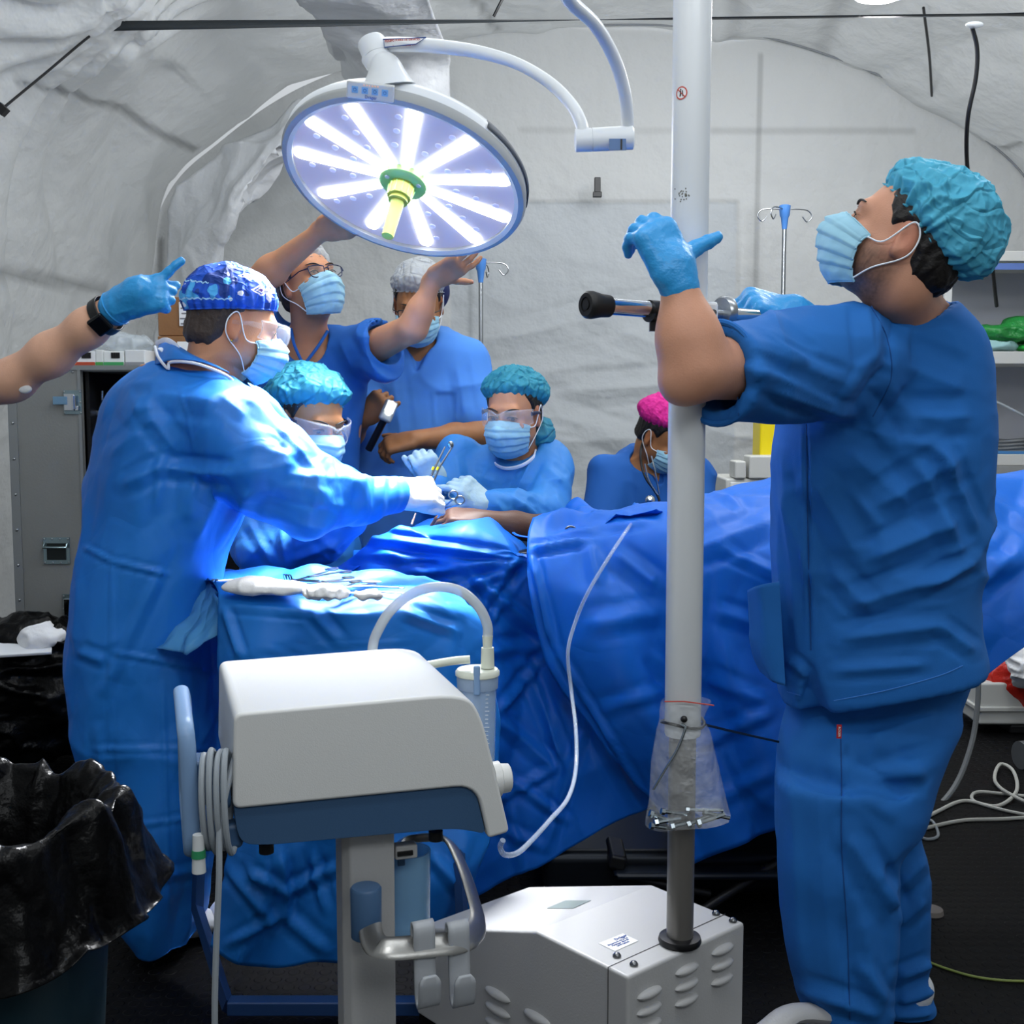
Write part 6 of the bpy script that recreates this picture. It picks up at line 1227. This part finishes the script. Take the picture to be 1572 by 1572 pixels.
q = P(1288, 1123, 2.165); m_tag = mat('red_tag', '#b3282e', .6)
tg = MB().box(q, (.009, .003, .026)).build('fabric_tag', m_tag, tr, smooth=False); text('lettering', 'ROGER', .006, q-(0, .002, 0), (0, 0, -1), (1, 0, 0), m_label, tg)
for x_, y_ in ((1290, 2.19), (1370, 2.42)):
    p0 = P(x_, 1600, y_); p0[2] = .0
    D = SD(); D.ell(p0+(.03, -.0, .045), (.055, .05, .05), k=.03); D.ell(p0+(-.08, .01, .035), (.10, .05, .038), k=.04); D.plane(p0+(0, 0, .002), (0, 0, -1)); V, Fc = D.mesh(.008); mk('clog', V, Fc, m_glovew, t)
hd.hair(t, m_hairb, 0, -.085, .035)
hd.eyes(t, '#3a2a20', (0, 1, .25)); hd.brows(t, m_hairb); hd.mask(t, m_mask, drop=.0, top=.006)
hd.cap(t, m_capt, r=(.100, .130, .105), c=(0, -.028, .040), tilt=-.50, th=1.75, crump=.018, seed=3, nu=260, nv=120)

# ---- surgeon at the left
t = thing('person', (-.75, 2.75, 0), 'surgeon in long blue gown, patterned royal blue cap and goggles leaning over the instrument table', 'person')
hd = Head(X3(361, 499, 2.75), (.88, .36, -.26), (.24, .06, .97), .96)
D = SD(); hd.sdf(D, X3(325, 585, 2.76), .058)
D.stack(stk([(560, 220, 350, 2.76, .10), (640, 190, 380, 2.76, .12), (800, 170, 360, 2.76, .12)]), .04); body(D, t, SK['d'], hd)
sh, el, wr = X3(358, 650, 2.62), X3(478, 764, 2.60), X3(606, 758, 2.84)
D = SD()
D.stack(stk([(556, 222, 345, 2.77, .08), (566, 190, 362, 2.76, .13), (590, 176, 385, 2.75, .17), (620, 168, 405, 2.74, .185), (680, 155, 418, 2.74, .20), (740, 145, 405, 2.73, .20), (800, 138, 388, 2.73, .20), (850, 122, 366, 2.73, .205), (900, 117, 352, 2.73, .205), (1000, 111, 345, 2.73, .205), (1100, 112, 345, 2.73, .205), (1180, 122, 345, 2.73, .20), (1260, 136, 347, 2.73, .20), (1330, 160, 345, 2.73, .20), (1395, 180, 332, 2.73, .19), (1430, 205, 318, 2.73, .17)], -.018), .03, pw=2.2)
D.chain([sh-(.03, 0, 0), X3(414, 722, 2.60), el, el*.5+wr*.5, wr], [.098, .092, .064, .056, .038], .045)
sf = X3(420, 640, 2.88); D.chain([sf-(.08, 0, 0), X3(470, 740, 3.0), X3(560, 765, 3.05)], [.09, .075, .05], .04)
D.cone(X3(205, 640, 2.72), X3(180, 830, 2.72), .085, .07, .05)
D.cone(hd(0, -.03, -.03), X3(318, 572, 2.75), .066, .075, .01, 's')
V, Fc = D.mesh(.0065, 2)
pf = [(190, 745, 250, 715, 12, 12), (250, 718, 360, 728, 12, 14), (360, 728, 450, 712, 16, 8), (240, 605, 330, 620, 16, 9), (330, 600, 290, 700, 8, 4), (230, 640, 270, 690, 14, 9), (300, 735, 290, 800, 16, 9), (340, 745, 300, 830, 18, 10), (385, 750, 330, 850, 16, 8), (130, 840, 172, 862, 5, 7), (172, 862, 260, 882, 5, 7), (172, 862, 168, 1200, 4, 4), (205, 630, 235, 625, 18, 10), (170, 700, 240, 640, 12, 6), (250, 690, 240, 780, 8, 6),
      (430, 660, 480, 715, 9, 7), (400, 690, 460, 700, 14, 6), (440, 730, 560, 740, 18, 7), (390, 760, 520, 790, 16, -8), (560, 725, 560, 790, 10, 6), (590, 725, 585, 780, 7, 6), (480, 720, 500, 780, 14, 6), (120, 1000, 160, 1015, 9, 8), (170, 1000, 330, 1030, 5, 5), (245, 880, 160, 1060, 10, 7), (140, 1150, 330, 1150, 5, 4), (150, 1120, 175, 1300, 10, 7), (190, 1270, 330, 1250, 5, 4), (250, 1050, 260, 1400, 5, 4), (180, 1360, 330, 1330, 9, 6), (340, 610, 380, 640, 10, 4), (270, 560, 300, 700, 4, 2)]
V = cloth(V, Fc, .012, 4.6, (1, 1, .85), 12, pf, .002, 2.2, .034); gown = mk('surgical_gown', V, Fc, m_gown, t)
sheet('gown_collar', PP([[(238, 560, 2.66), (240, 545, 2.72), (244, 530, 2.8)], [(268, 552, 2.62), (262, 535, 2.66), (255, 520, 2.78)], [(310, 556, 2.62), (290, 545, 2.64), (272, 530, 2.76)], [(352, 572, 2.62), (330, 560, 2.64), (300, 548, 2.72)]]), m_gown, 6, 6, parent=gown, solid=.002)
m_wtrim = mat('white_binding', '#dfe6f2', .6)
MB().tube(cr([P(238, 532, 2.7), P(243, 548, 2.66), P(258, 566, 2.62), P(262, 556, 2.62), P(300, 558, 2.60), P(345, 575, 2.61), P(362, 590, 2.63)], 6), .0035, 6).build('neck_binding', m_wtrim, gown)
MB().tube(cr([P(240, 527, 2.74), P(256, 522, 2.70), P(272, 534, 2.70), P(262, 545, 2.68), P(245, 535, 2.7)], 6), .003, 6, flat=2.2).build('neck_tie', m_wtrim, gown)
hd.hair(t, m_hairg, -.01, -.07, .0)
hd.eyes(t, '#2c2320', (0, 1, -.4)); hd.brows(t, m_hairg); hd.mask(t, m_mask); hd.goggles(t, m_gogg, m_lens_)
MB().ball(hd(.083, -.01, -.043), .0028, 6).build('earring', mat('gold', '#caa24a', .25, 1), t)
rs = np.random.RandomState(5)
def inpoly(x, y, pl):
    r = np.zeros(x.shape, bool); n = len(pl)
    for i in range(n):
        (x1, y1), (x2, y2) = pl[i], pl[(i+1) % n]
        if y1 != y2: c = ((y1 > y) != (y2 > y)) & (x < (x2-x1)*(y-y1)/(y2-y1)+x1); r ^= c
    return r
def capcols(ph, tt):
    d = np.stack([np.cos(ph)*np.sin(tt), np.sin(ph)*np.sin(tt), np.cos(tt)], -1)*np.array([.09, .11, .1])
    c = np.tile(np.array(lin('#0f4fc0')), ph.shape+(1,)); n = vnoise(d*34, 2); c = c*(1-.55*(n > .62)[..., None]); n = vnoise(d*55+4, 5); k = (n > .76)[..., None]; c = np.where(k, np.array(lin('#49a8e8')), c)
    n = vnoise(d*70+9, 7); c = np.where((n > .90)[..., None], np.array(lin('#e8eefc')), c)
    for t0, a0, a1 in ((1.05, 3.5, 5.6), (1.42, 3.0, 6.2)):
        zz = np.abs(tt-t0-.035*np.abs(((ph*14) % 2)-1)) < .016; c = np.where((zz & (ph > a0) & (ph < a1))[..., None], np.array(lin('#9fd0f6')), c)
    W_ = np.array(lin('#f2f2fb')); Pp = np.array(lin('#5a3f98'))
    for (pc_, tc_, an, sc) in ((.60, .86, .3, .30), (.80, 1.24, .15, .32)):
        u = ((ph-pc_+math.pi) % (2*math.pi)-math.pi)*np.sin(tt)/sc; v = (tt-tc_)/sc; u, v = u*math.cos(an)+v*math.sin(an), -u*math.sin(an)+v*math.cos(an)
        c = np.where(((u/1.5)**2+(v/.8)**2 < 1)[..., None], np.array(lin('#0f4fc0')), c)
        dm = np.abs(u+.35)/.75+np.abs(v)/.42; c = np.where((dm < 1)[..., None], W_, c); c = np.where((dm < .72)[..., None], np.array(lin('#0f4fc0')), c); c = np.where((dm < .5)[..., None], W_, c); c = np.where((dm < .3)[..., None], Pp, c)
        for j in range(7):
            a = -1.2+.4*j; L = inpoly((u-.25)*math.cos(a)+v*math.sin(a), -(u-.25)*math.sin(a)+v*math.cos(a), [(0, -.07), (.45, -.12), (.85, 0), (.45, .12), (0, .07)]); c = np.where(L[..., None], W_, c)
    return c
hd.cap(t, mat('patterned_cap', '#0f4fc0', .7, vcol=True, bump=.2, bscale=400), r=(.094, .118, .101), c=(0, -.022, .04), tilt=-.28, th=1.66, crump=.008, name='surgical_cap', seed=8, frill=.001, nu=420, nv=200, cols=capcols, rim=.97)
# hand in a white glove
D = SD(); w_ = wr+nrm(wr-el)*.012; hand(D, w_, (1, .15, .05), (.05, -.85, .5), 1, .92, curls=[(40, 60, 35), (50, 60, 35), (55, 60, 35), (60, 60, 35)], thumb=((.35, 1, -.35), 12), g=.0015)
D.cone(wr-(.005, 0, 0), wr+nrm(wr-el)*.06, .0375, .030, .015); V, Fc = D.mesh(.0038, 1); V = cloth(V, Fc, .0018, 34, fine=.0006); gv = mk('glove', V, Fc, m_glovew, t)
for x_ in (-.86, -.70):
    D = SD(); D.ell((x_, 2.80, .045), (.05, .06, .04), k=.03); D.ell((x_+.07, 2.76, .04), (.08, .05, .035), k=.04); D.plane((0, 0, .002), (0, 0, -1)); V, Fc = D.mesh(.008); mk('shoe', V, Fc, m_glovew, t)
for x_ in (-.84, -.70): pass
# ---- pointing arm at the left edge
t = thing('person', (-1.42, 2.45, 0), 'person at the left edge pointing with a bare arm, black smart watch and blue glove', 'person')
D = SD(); el, wr = X3(22, 584, 2.45), X3(186, 467, 2.36); sh = X3(-200, 640, 2.55)
D.chain([sh, el], [.050, .040], .03); D.chain([el-(.01, 0, 0), el*.65+wr*.35, el*.3+wr*.7, wr], [.039, .040, .035, .029], .03)
D.stack([(1.0, -1.42, 2.6, .15, .11), (1.35, -1.42, 2.6, .17, .12), (1.48, -1.40, 2.6, .12, .09)], .04)
h2 = Head((-1.38, 2.6, 1.69), (.9, .3, .1), (0, 0, 1)); h2.sdf(D, (-1.39, 2.6, 1.45)); body(D, t, '#dcab90', h2); h2.hair(t, m_hairg); h2.mask(t, m_mask)
D = SD(); D.stack([(.72, -1.42, 2.6, .17, .13), (.95, -1.42, 2.6, .165, .125), (1.30, -1.42, 2.6, .19, .135), (1.47, -1.40, 2.6, .15, .10), (1.5, -1.4, 2.6, .10, .08)], .04); D.cone((-1.38, 2.58, 1.42), sh*.45+el*.55+(-.02, 0, 0), .095, .08, .04)
V, Fc = D.mesh(.009, 1); V = cloth(V, Fc, .01, 6, seed=21); mk('scrub_top', V, Fc, m_scrub, t)
D = SD()
for q in (-1, 1): D.stack([(.05, -1.42+q*.10, 2.6, .075, .08), (.4, -1.42+q*.09, 2.6, .085, .09), (.85, -1.42+q*.075, 2.6, .095, .12)], .03)
V, Fc = D.mesh(.01, 1); mk('trousers', V, Fc, m_scrub, t)
for q in (-1, 1):
    D = SD(); D.ell((-1.42+q*.1, 2.55, .04), (.05, .12, .04)); D.plane((0, 0, .002), (0, 0, -1)); V, Fc = D.mesh(.01); mk('shoe', V, Fc, m_glovew, t)
D = SD(); ax = nrm(wr-el); w_ = wr+ax*.012
hand(D, w_, (.93, -.03, .22), (-.05, -.93, .25), -1, .84, curls=[(-6, 5, 4), (70, 85, 45), (76, 85, 45), (80, 85, 45)], thumb=((.2, 1, -.6), 30), g=.002, spread=24)
D.cone(wr-ax*.015, wr+ax*.05, .0345, .032, .012); V, Fc = D.mesh(.0035, 1); V = cloth(V, Fc, .0022, 38, (1, 1, 1), 5, fine=.0006); mk('glove', V, Fc, m_glove, t)
MB().tube([wr-ax*.016+.0350*(math.cos(a)*frame(ax)[0]+math.sin(a)*frame(ax)[1]) for a in np.linspace(0, 2*math.pi, 24, endpoint=False)], .002, 6, closed=True).build('glove_cuff', m_glove, t)
wc = X3(178, 478, 2.34); bc = el+(wr-el)*.86; fr = frame(ax)
mb = MB(); L = [bc+(wr-el)*.0+.0355*(math.cos(a)*fr[0]+1.05*math.sin(a)*fr[1]) for a in np.linspace(0, 2*math.pi, 32, endpoint=False)]; mb.tube(L, .011, 12, closed=True, flat=.18, up=tuple(ax)); 
Gb = np.array([[p+ax*k*.0105+nrm(p-bc)*.0015 for k in (-1, -.8, .8, 1)] for p in L+[L[0]]]); V, Fc = gridmesh(Gb); wb = mk('watch_strap', V, Fc, m_dark, t, solid=.003)
wn = nrm(np.array([.18, -.90, -.42])); wn = nrm(wn-ax*np.dot(wn, ax)); wR = np.array([ax, np.cross(wn, ax), wn]); wp0 = bc+wn*.040
wt = MB().box(wp0, (.038, .040, .010), wR).build('watch_case', mat('watch_metal', '#2a2c30', .2, .8), wb, smooth=False, bevel=.0045)
MB().box(wp0+wn*.005, (.031, .033, .0015), wR).build('watch_screen', mat('watch_glass', '#0a0d14', .06, spec=.8), wt, smooth=False, bevel=.001)
q = el+nrm((.15, -.85, -.45))*.040+(.030, 0, 0); MB().ball(q, (.014, .006, .009)).build('adhesive_dressing', m_glovew, t)

# ---- man holding the lamp head
t = thing('person', (-.63, 3.75, 0), 'man in dark blue scrubs, hairnet and navy glasses lifting the lamp with both hands', 'person')
hd = Head(X3(474, 436, 3.68), (.60, -.72, .30), (-.26, .16, .94), 1.0)
D = SD(); hd.sdf(D, X3(470, 555, 3.78), .054)
D.stack(stk([(515, 425, 530, 3.8, .07), (545, 400, 560, 3.8, .10), (600, 395, 560, 3.8, .11), (700, 400, 550, 3.8, .11), (800, 400, 550, 3.8, .11)]), .04)
hL = PL(524, 352, LC, LN); hR = PL(690, 402, LC, LN)
wrL = X3(497, 352, hL[1]+.06); elL = X3(376, 448, 3.62); shL = X3(415, 545, 3.80); D.chain([shL, elL], [.056, .045], .03); D.chain([elL, elL*.65+wrL*.35, wrL], [.045, .043, .026], .03)
wrR = X3(666, 428, hR[1]+.10); elR = X3(634, 503, 3.55); shR = X3(560, 540, 3.76); D.chain([shR, elR], [.056, .042], .03); D.chain([elR, elR*.65+wrR*.35, wrR], [.038, .036, .023], .03)
hand(D, wrL, hL+(.02, .0, .01)-wrL, (-.1, -.75, -.65), -1, 1.0, curls=[(25, 40, 20)]*4, thumb=((.75, 1, .1), 8), k=.012)
hand(D, wrR, (.84, -.22, .46), (.05, -.66, -.75), 1, .96, curls=[(12, 18, 10), (14, 18, 10), (16, 20, 12), (18, 22, 14)], thumb=((.9, .5, -.2), 10), spread=9, k=.008)
body(D, t, SK['a'], hd, .15, h=.004)
D = SD(); D.stack(stk([(498, 430, 520, 3.8, .06), (512, 410, 545, 3.8, .10), (535, 396, 572, 3.8, .125), (580, 390, 565, 3.8, .13), (650, 388, 555, 3.8, .13), (760, 385, 550, 3.8, .13), (860, 380, 555, 3.8, .14)]), .04)
c1 = X3(592, 530, 3.66); D.cone(shR-(.02, 0, 0), c1, .088, .082, .04); D.cone(shR*.5+c1*.5+(0, 0, -.02), c1+(-.005, 0, -.045), .06, .075, .03); D.cone(shL, shL*.4+elL*.6, .085, .075, .04)
D.plane(X3(590, 528, 3.66), nrm(elR-shR)+(.3, 0, .18)); D.cone(elR, shR*.55+elR*.45, .062, .070, .004, 's')
D.cone(X3(470, 530, 3.7), hd(0, -.02, -.06), .064, .060, .008, 's'); D.cone(X3(467, 556, 3.68), X3(472, 500, 3.70), .012, .058, .006, 's'); D.cone(X3(467, 556, 3.65), X3(472, 505, 3.65), .012, .050, .006, 's')
V, Fc = D.mesh(.006, 1); V = cloth(V, Fc, .012, 6, seed=31, pf=[(520, 520, 560, 600, 12, 8), (570, 520, 600, 560, 10, 6), (545, 560, 600, 590, 10, 7), (490, 560, 520, 640, 12, 6), (400, 560, 430, 640, 14, 6)]); tp = mk('scrub_top', V, Fc, m_scrubd, t)
MB().tube(cr([P(447, 505, 3.69), P(452, 530, 3.665), P(466, 561, 3.655)], 5), .005, 8).tube(cr([P(466, 561, 3.655), P(488, 532, 3.665), P(503, 508, 3.69)], 5), .005, 8).build('neckline_band', m_scrubd, tp)
nt_ = P(430, 566, 3.64); g_ = MB().box(nt_, (.044, .002, .022), frame((.0, -1, .15), (.25, 0, 1))).build('name_tape', m_label, tp, smooth=False); text('lettering', 'Junior', .016, nt_-(0, .003, 0), (1, 0, -.28), (0, 0, 1), m_dark, g_)
D = SD(); D.stack([(.06, -.66, 3.8, .15, .10), (.5, -.66, 3.8, .16, .11), (.9, -.66, 3.8, .17, .13)], .03); V, Fc = D.mesh(.012); mk('trousers', V, Fc, m_scrubd, t)
hd.hair(t, m_hairg, 0, -.06, .03); hd.eyes(t, '#4a3a2a', (0, 1, .3)); hd.brows(t, m_hairg); hd.mask(t, m_mask); hd.glasses(t, m_frame, m_lens_)
hd.cap(t, m_capw, r=(.096, .122, .108), c=(0, -.026, .034), tilt=-.42, th=1.72, crump=.010, seed=5, name='hairnet')

# ---- man with the flashlight
t = thing('person', (-.32, 4.1, 0), 'man in light blue scrubs, white hairnet and glasses looking down with a small flashlight', 'person')
hd = Head(X3(642, 466, 4.02), (.0, -.90, -.42), (.02, -.42, .90), 1.0)
D = SD(); hd.sdf(D, X3(640, 560, 4.15), .058)
D.stack(stk([(515, 590, 690, 4.15, .07), (550, 560, 725, 4.15, .11), (620, 550, 735, 4.15, .12), (800, 550, 730, 4.15, .12)]), .04)
shR, elR, wrR = X3(715, 560, 4.12), X3(738, 668, 4.02), X3(636, 675, 3.86); D.chain([shR, elR], [.056, .046], .03); D.chain([elR, elR*.6+wrR*.4, wrR], [.045, .043, .030], .03)
shL, elL, wrL = X3(565, 560, 4.12), X3(525, 680, 4.02), X3(560, 640, 3.86); D.chain([shL, elL], [.056, .045], .03); D.chain([elL, elL*.6+wrL*.4, wrL], [.044, .042, .028], .03)
hand(D, wrR, (-1, -.1, -.22), (.05, -.55, .83), 1, 1.0, curls=[(40, 45, 25), (45, 50, 25), (50, 50, 25), (55, 50, 25)], thumb=((.8, .7, -.2), 10))
hand(D, wrL, (.55, -.3, .55), (-.25, -.85, .1), 1, .98, curls=[(65, 80, 40)]*4, thumb=((.3, .9, -.5), 25))
body(D, t, SK['c'], hd, .2, h=.0045)
D = SD(); D.stack(stk([(502, 600, 685, 4.15, .06), (514, 580, 702, 4.15, .10), (535, 556, 722, 4.15, .13), (580, 545, 735, 4.15, .14), (640, 545, 730, 4.15, .15), (720, 540, 735, 4.15, .15), (850, 535, 745, 4.15, .15)]), .04)
c1 = X3(728, 640, 4.06); D.cone(shR, c1, .088, .080, .04); D.plane(X3(728, 644, 4.06), (.0, 0, -1)) if False else None
c2 = X3(545, 640, 4.06); D.cone(shL, c2, .088, .080, .04)
D.cone(X3(643, 520, 4.06), hd(0, -.03, -.06), .064, .062, .008, 's'); D.cone(X3(640, 566, 4.02), X3(643, 505, 4.04), .014, .062, .006, 's'); D.cone(X3(640, 566, 3.98), X3(643, 510, 3.98), .014, .055, .006, 's')
V, Fc = D.mesh(.0065, 1); V = cloth(V, Fc, .012, 6, seed=41, pf=[(665, 600, 668, 655, 4, 3), (668, 600, 702, 602, 4, 3), (702, 602, 700, 650, 4, 3), (600, 560, 620, 700, 12, 6), (700, 560, 715, 640, 10, 6), (560, 600, 600, 640, 12, 6)]); mk('scrub_top', V, Fc, m_scrubl, t)
D = SD(); D.stack([(.06, -.33, 4.15, .15, .10), (.5, -.33, 4.15, .16, .11), (.95, -.33, 4.15, .17, .13)], .03); V, Fc = D.mesh(.012); mk('trousers', V, Fc, m_scrubl, t)
hd.hair(t, m_hairb, 0, -.05, .03); hd.eyes(t, '#2a1c16', (0, 1, -.3)); hd.brows(t, m_hairb); hd.mask(t, m_mask); hd.glasses(t, m_dark, m_lens_)
hd.cap(t, m_capw, r=(.094, .122, .106), c=(0, -.020, .040), tilt=-.34, th=1.60, crump=.010, seed=9, name='hairnet')
D = SD(); D.ell(hd(-.02, -.07, .02), (.085, .06, .085), hd.R, .02); V, Fc = D.mesh(.008); mk('under_cap', V, Fc, mat('navy_cloth', '#1a2450', .8), t)
fl = thing('flashlight', X3(590, 650, 3.80), 'small grey flashlight shining, held by the man in light blue scrubs', 'flashlight')
a, b = X3(566, 690, 3.82), X3(592, 640, 3.77); MB().cyl(a, b, .012).build('barrel', m_dark, fl)
q = X3(596, 631, 3.745); fR = frame((.35, -.92, .15), (.45, 0, .9)); fh = MB().box(q, (.042, .072, .022), fR).build('light_head', mat('grey_case', '#8f9498', .35), fl, smooth=False, bevel=.008)
MB().box(q+fR[2]*.0115+fR[1]*.012, (.030, .036, .002), fR).build('front_window', mat('window_white', '#dfe6f0', .2, emit=1.2), fh, smooth=False)
for k in (-.006, .022): MB().lathe(q+fR[2]*.0125+fR[1]*k, fR[2], [(0, .010), (.002, .008), (.0025, 0)], 20).build('flashlight_led', mat('flash_glow', '#fffef0', .3, emit=28), fh)

# ---- woman at the middle
t = thing('person', (.0, 3.7, 0), 'woman in blue gown, turquoise cap and clear goggles working behind the patient', 'person')
hd = Head(X3(788, 634, 3.62), (-.36, -.91, -.18), (-.02, -.14, .99), 1.0)
D = SD(); hd.sdf(D, X3(798, 712, 3.72), .050)
D.stack(stk([(690, 760, 835, 3.74, .06), (715, 710, 850, 3.74, .10), (800, 700, 850, 3.74, .11)]), .04); body(D, t, SK['a'], hd)
wr, el, sh = X3(748, 776, 3.36), X3(838, 790, 3.55), X3(838, 712, 3.72); wr2, el2, sh2 = X3(668, 745, 3.42), X3(672, 800, 3.6), X3(706, 705, 3.72)
D = SD(); D.stack(stk([(678, 765, 826, 3.74, .07), (686, 740, 838, 3.74, .10), (700, 705, 850, 3.74, .12), (730, 692, 858, 3.74, .14), (780, 690, 862, 3.74, .145), (860, 690, 865, 3.74, .15), (1230, 660, 880, 3.74, .17)]), .04)
D.chain([sh, el], [.082, .066], .04); D.chain([el, el*.5+wr*.5, wr], [.066, .055, .040], .03); D.chain([sh2, el2], [.08, .062], .04); D.chain([el2, wr2], [.06, .040], .03)
D.cone(X3(797, 680, 3.66), hd(0, -.02, -.06), .067, .058, .008, 's'); D.cone(X3(785, 690, 3.60), X3(795, 670, 3.62), .055, .05, .01, 's')
V, Fc = D.mesh(.006, 1); V = cloth(V, Fc, .008, 7, seed=51, cr_=.024, pf=[(820, 700, 790, 760, 9, 8), (840, 720, 862, 740, 8, 8), (780, 760, 840, 800, 8, 8), (760, 770, 780, 800, 7, 7), (800, 770, 820, 805, 8, 8), (700, 700, 715, 780, 9, 7), (730, 730, 760, 740, 9, 5), (850, 760, 866, 790, 7, 7)]); gw = mk('surgical_gown', V, Fc, m_gownd, t)
MB().tube(cr([hd(.05, -.05, -.125), hd(.062, .0, -.138), hd(.045, .05, -.152), hd(.0, .075, -.158), hd(-.045, .06, -.15), hd(-.064, .01, -.136), hd(-.055, -.04, -.125)], 6), .0042, 6, flat=1.5).build('neck_binding', m_wtrim, gw)
hd.hair(t, m_hairb, -.01, -.075, .03); hd.eyes(t, '#1f1512', (-.1, 1, -.25)); hd.brows(t, m_hairb); hd.mask(t, m_mask); hd.goggles(t, m_gogg, m_frame)
hd.cap(t, m_capg, r=(.106, .128, .102), c=(.006, -.030, .036), tilt=-.40, th=1.66, crump=.014, seed=12)
D = SD(); D.ell(hd(-.055, -.085, -.075), (.045, .04, .045)); V, Fc = D.mesh(.005); V = cloth(V, Fc, .01, 30, seed=3); mk('cap_bun', V, Fc, m_capg, t)
D = SD(); w_ = wr+nrm(wr-el)*.015; hand(D, w_, (-.62, -.25, .62), (.35, -.75, .55), -1, .95, curls=[(25, 25, 10), (45, 55, 25), (52, 60, 30), (58, 60, 30)], thumb=((.7, .9, -.4), 10), g=.0015)
D.cone(wr-nrm(wr-el)*.02, w_+nrm(wr-el)*.015, .040, .030, .015); V, Fc = D.mesh(.0036, 1); V = cloth(V, Fc, .0014, 40, fine=.0004); mk('glove', V, Fc, m_glovep, t)
D = SD(); w_ = wr2+(0, 0, .01); hand(D, w_, (-.25, -.3, .55), (-.1, -.9, .45), -1, .9, curls=[(60, 75, 40), (62, 75, 40), (65, 75, 40), (68, 70, 40)], thumb=((.5, .9, -.6), 25), g=.0015)
D.cone(wr2-(0, 0, .02), w_+(0, 0, .02), .036, .029, .015); V, Fc = D.mesh(.0036, 1); mk('glove', V, Fc, m_glovep, t)
# ---- seated woman in the green cap
t = thing('person', (-.58, 3.4, 0), 'woman in teal bouffant cap and goggles seated at the head of the table, face lowered', 'person')
hd = Head(X3(478, 644, 3.30), (.62, -.70, -.34), (.22, -.22, .95), 1.05)
D = SD(); hd.sdf(D, X3(455, 725, 3.42), .05); D.stack(stk([(710, 410, 500, 3.42, .07), (760, 380, 520, 3.42, .11), (850, 380, 520, 3.42, .11)]), .04); body(D, t, SK['c'], hd)
D = SD(); D.stack(stk([(708, 420, 500, 3.42, .07), (722, 395, 515, 3.42, .11), (750, 376, 530, 3.42, .14), (850, 370, 545, 3.42, .16), (1000, 360, 540, 3.42, .17), (1290, 350, 540, 3.42, .2)]), .04)
D.chain([X3(390, 750, 3.36), X3(400, 850, 3.2), X3(490, 830, 3.12), X3(535, 800, 3.12)], [.08, .07, .055, .042], .04); D.cone(X3(465, 695, 3.38), hd(0, -.02, -.06), .06, .055, .008, 's')
V, Fc = D.mesh(.0065, 1); V = cloth(V, Fc, .010, 8, seed=61, cr_=.035, pf=[(380, 800, 420, 870, 8, 8), (430, 800, 440, 870, 8, 8), (470, 810, 520, 850, 8, 9), (450, 860, 530, 830, 7, 8)]); mk('surgical_gown', V, Fc, m_gownd, t)
hd.hair(t, m_hairb, -.01, -.06, .03); hd.eyes(t, '#1f1512', (0, 1, -.4)); hd.brows(t, m_hairb); hd.mask(t, m_mask); hd.goggles(t, m_gogg, m_frame)
hd.cap(t, m_capg, r=(.112, .136, .106), c=(0, -.028, .036), tilt=-.38, th=1.66, crump=.014, seed=17)
MB().ball(hd(-.085, -.01, -.045), .003, 6).build('earring', MT['gold'], t)
# ---- nurse in the pink cap
t = thing('person', (.60, 4.6, 0), 'person in dark blue scrubs and magenta cap with a stethoscope, half hidden by the pole', 'person')
hd = Head(X3(1018, 668, 4.55), (.62, -.52, -.58), (.38, -.45, .80), 1.0)
D = SD(); hd.sdf(D, X3(985, 725, 4.66), .052); D.stack(stk([(705, 950, 1040, 4.66, .08), (740, 925, 1065, 4.66, .11), (850, 925, 1065, 4.66, .11)]), .04); body(D, t, SK['c'], hd, h=.0055)
D = SD(); D.stack(stk([(684, 970, 1010, 4.68, .07), (692, 952, 1040, 4.68, .10), (712, 934, 1062, 4.67, .13), (740, 922, 1078, 4.67, .14), (785, 912, 1084, 4.67, .15), (900, 905, 1085, 4.67, .15)]), .04); D.cone(X3(935, 730, 4.62), X3(922, 830, 4.5), .085, .08, .04); D.cone(X3(1064, 730, 4.62), X3(1074, 830, 4.5), .085, .075, .04)
D.cone(X3(992, 705, 4.58), hd(0, -.02, -.07), .062, .055, .008, 's'); D.cone(X3(1012, 738, 4.54), X3(998, 690, 4.56), .014, .055, .006, 's')
V, Fc = D.mesh(.0075, 1); V = cloth(V, Fc, .014, 6, seed=71); mk('scrub_top', V, Fc, m_scrubd, t)
D = SD(); D.stack([(.01, .56, 4.67, .14, .11), (.7, .56, 4.67, .17, .14)], .03); V, Fc = D.mesh(.012); mk('trousers', V, Fc, m_scrubd, t)
hd.hair(t, m_hairb, -.01, -.05, .03); hd.eyes(t); hd.brows(t, m_hairb); hd.mask(t, m_mask)
hd.cap(t, mat('magenta_cloth', '#c2187f', .8, bump=.3, bscale=300), r=(.098, .122, .100), c=(0, -.030, .045), tilt=-.25, th=1.55, crump=.012, name='surgical_cap', seed=21, frill=.002)
s_ = thing('stethoscope', X3(1003, 745, 4.48), 'black stethoscope with silver tubes around the neck of the magenta-capped person', 'stethoscope')
MB().tube(cr([X3(992, 664, 4.60), X3(984, 690, 4.52), X3(985, 715, 4.50), X3(992, 735, 4.48), X3(1004, 752, 4.47), X3(1012, 768, 4.46), X3(1005, 780, 4.46)], 6), .005, 8).build('rubber_tube', m_dark, s_)
for a, b in (((990, 712), (1010, 760)), ((1000, 700), (1012, 758))): MB().tube(cr([X3(*a, 4.47), X3(a[0]+6, a[1]+25, 4.455), X3(*b, 4.455)], 5), .003, 8).build('ear_tube', m_chrome, s_)
MB().lathe(X3(998, 768, 4.44), (0, -1, .2), [(0, .01), (0, .02), (.006, .018), (.012, .008)], 20).build('chest_piece', m_chrome, s_)
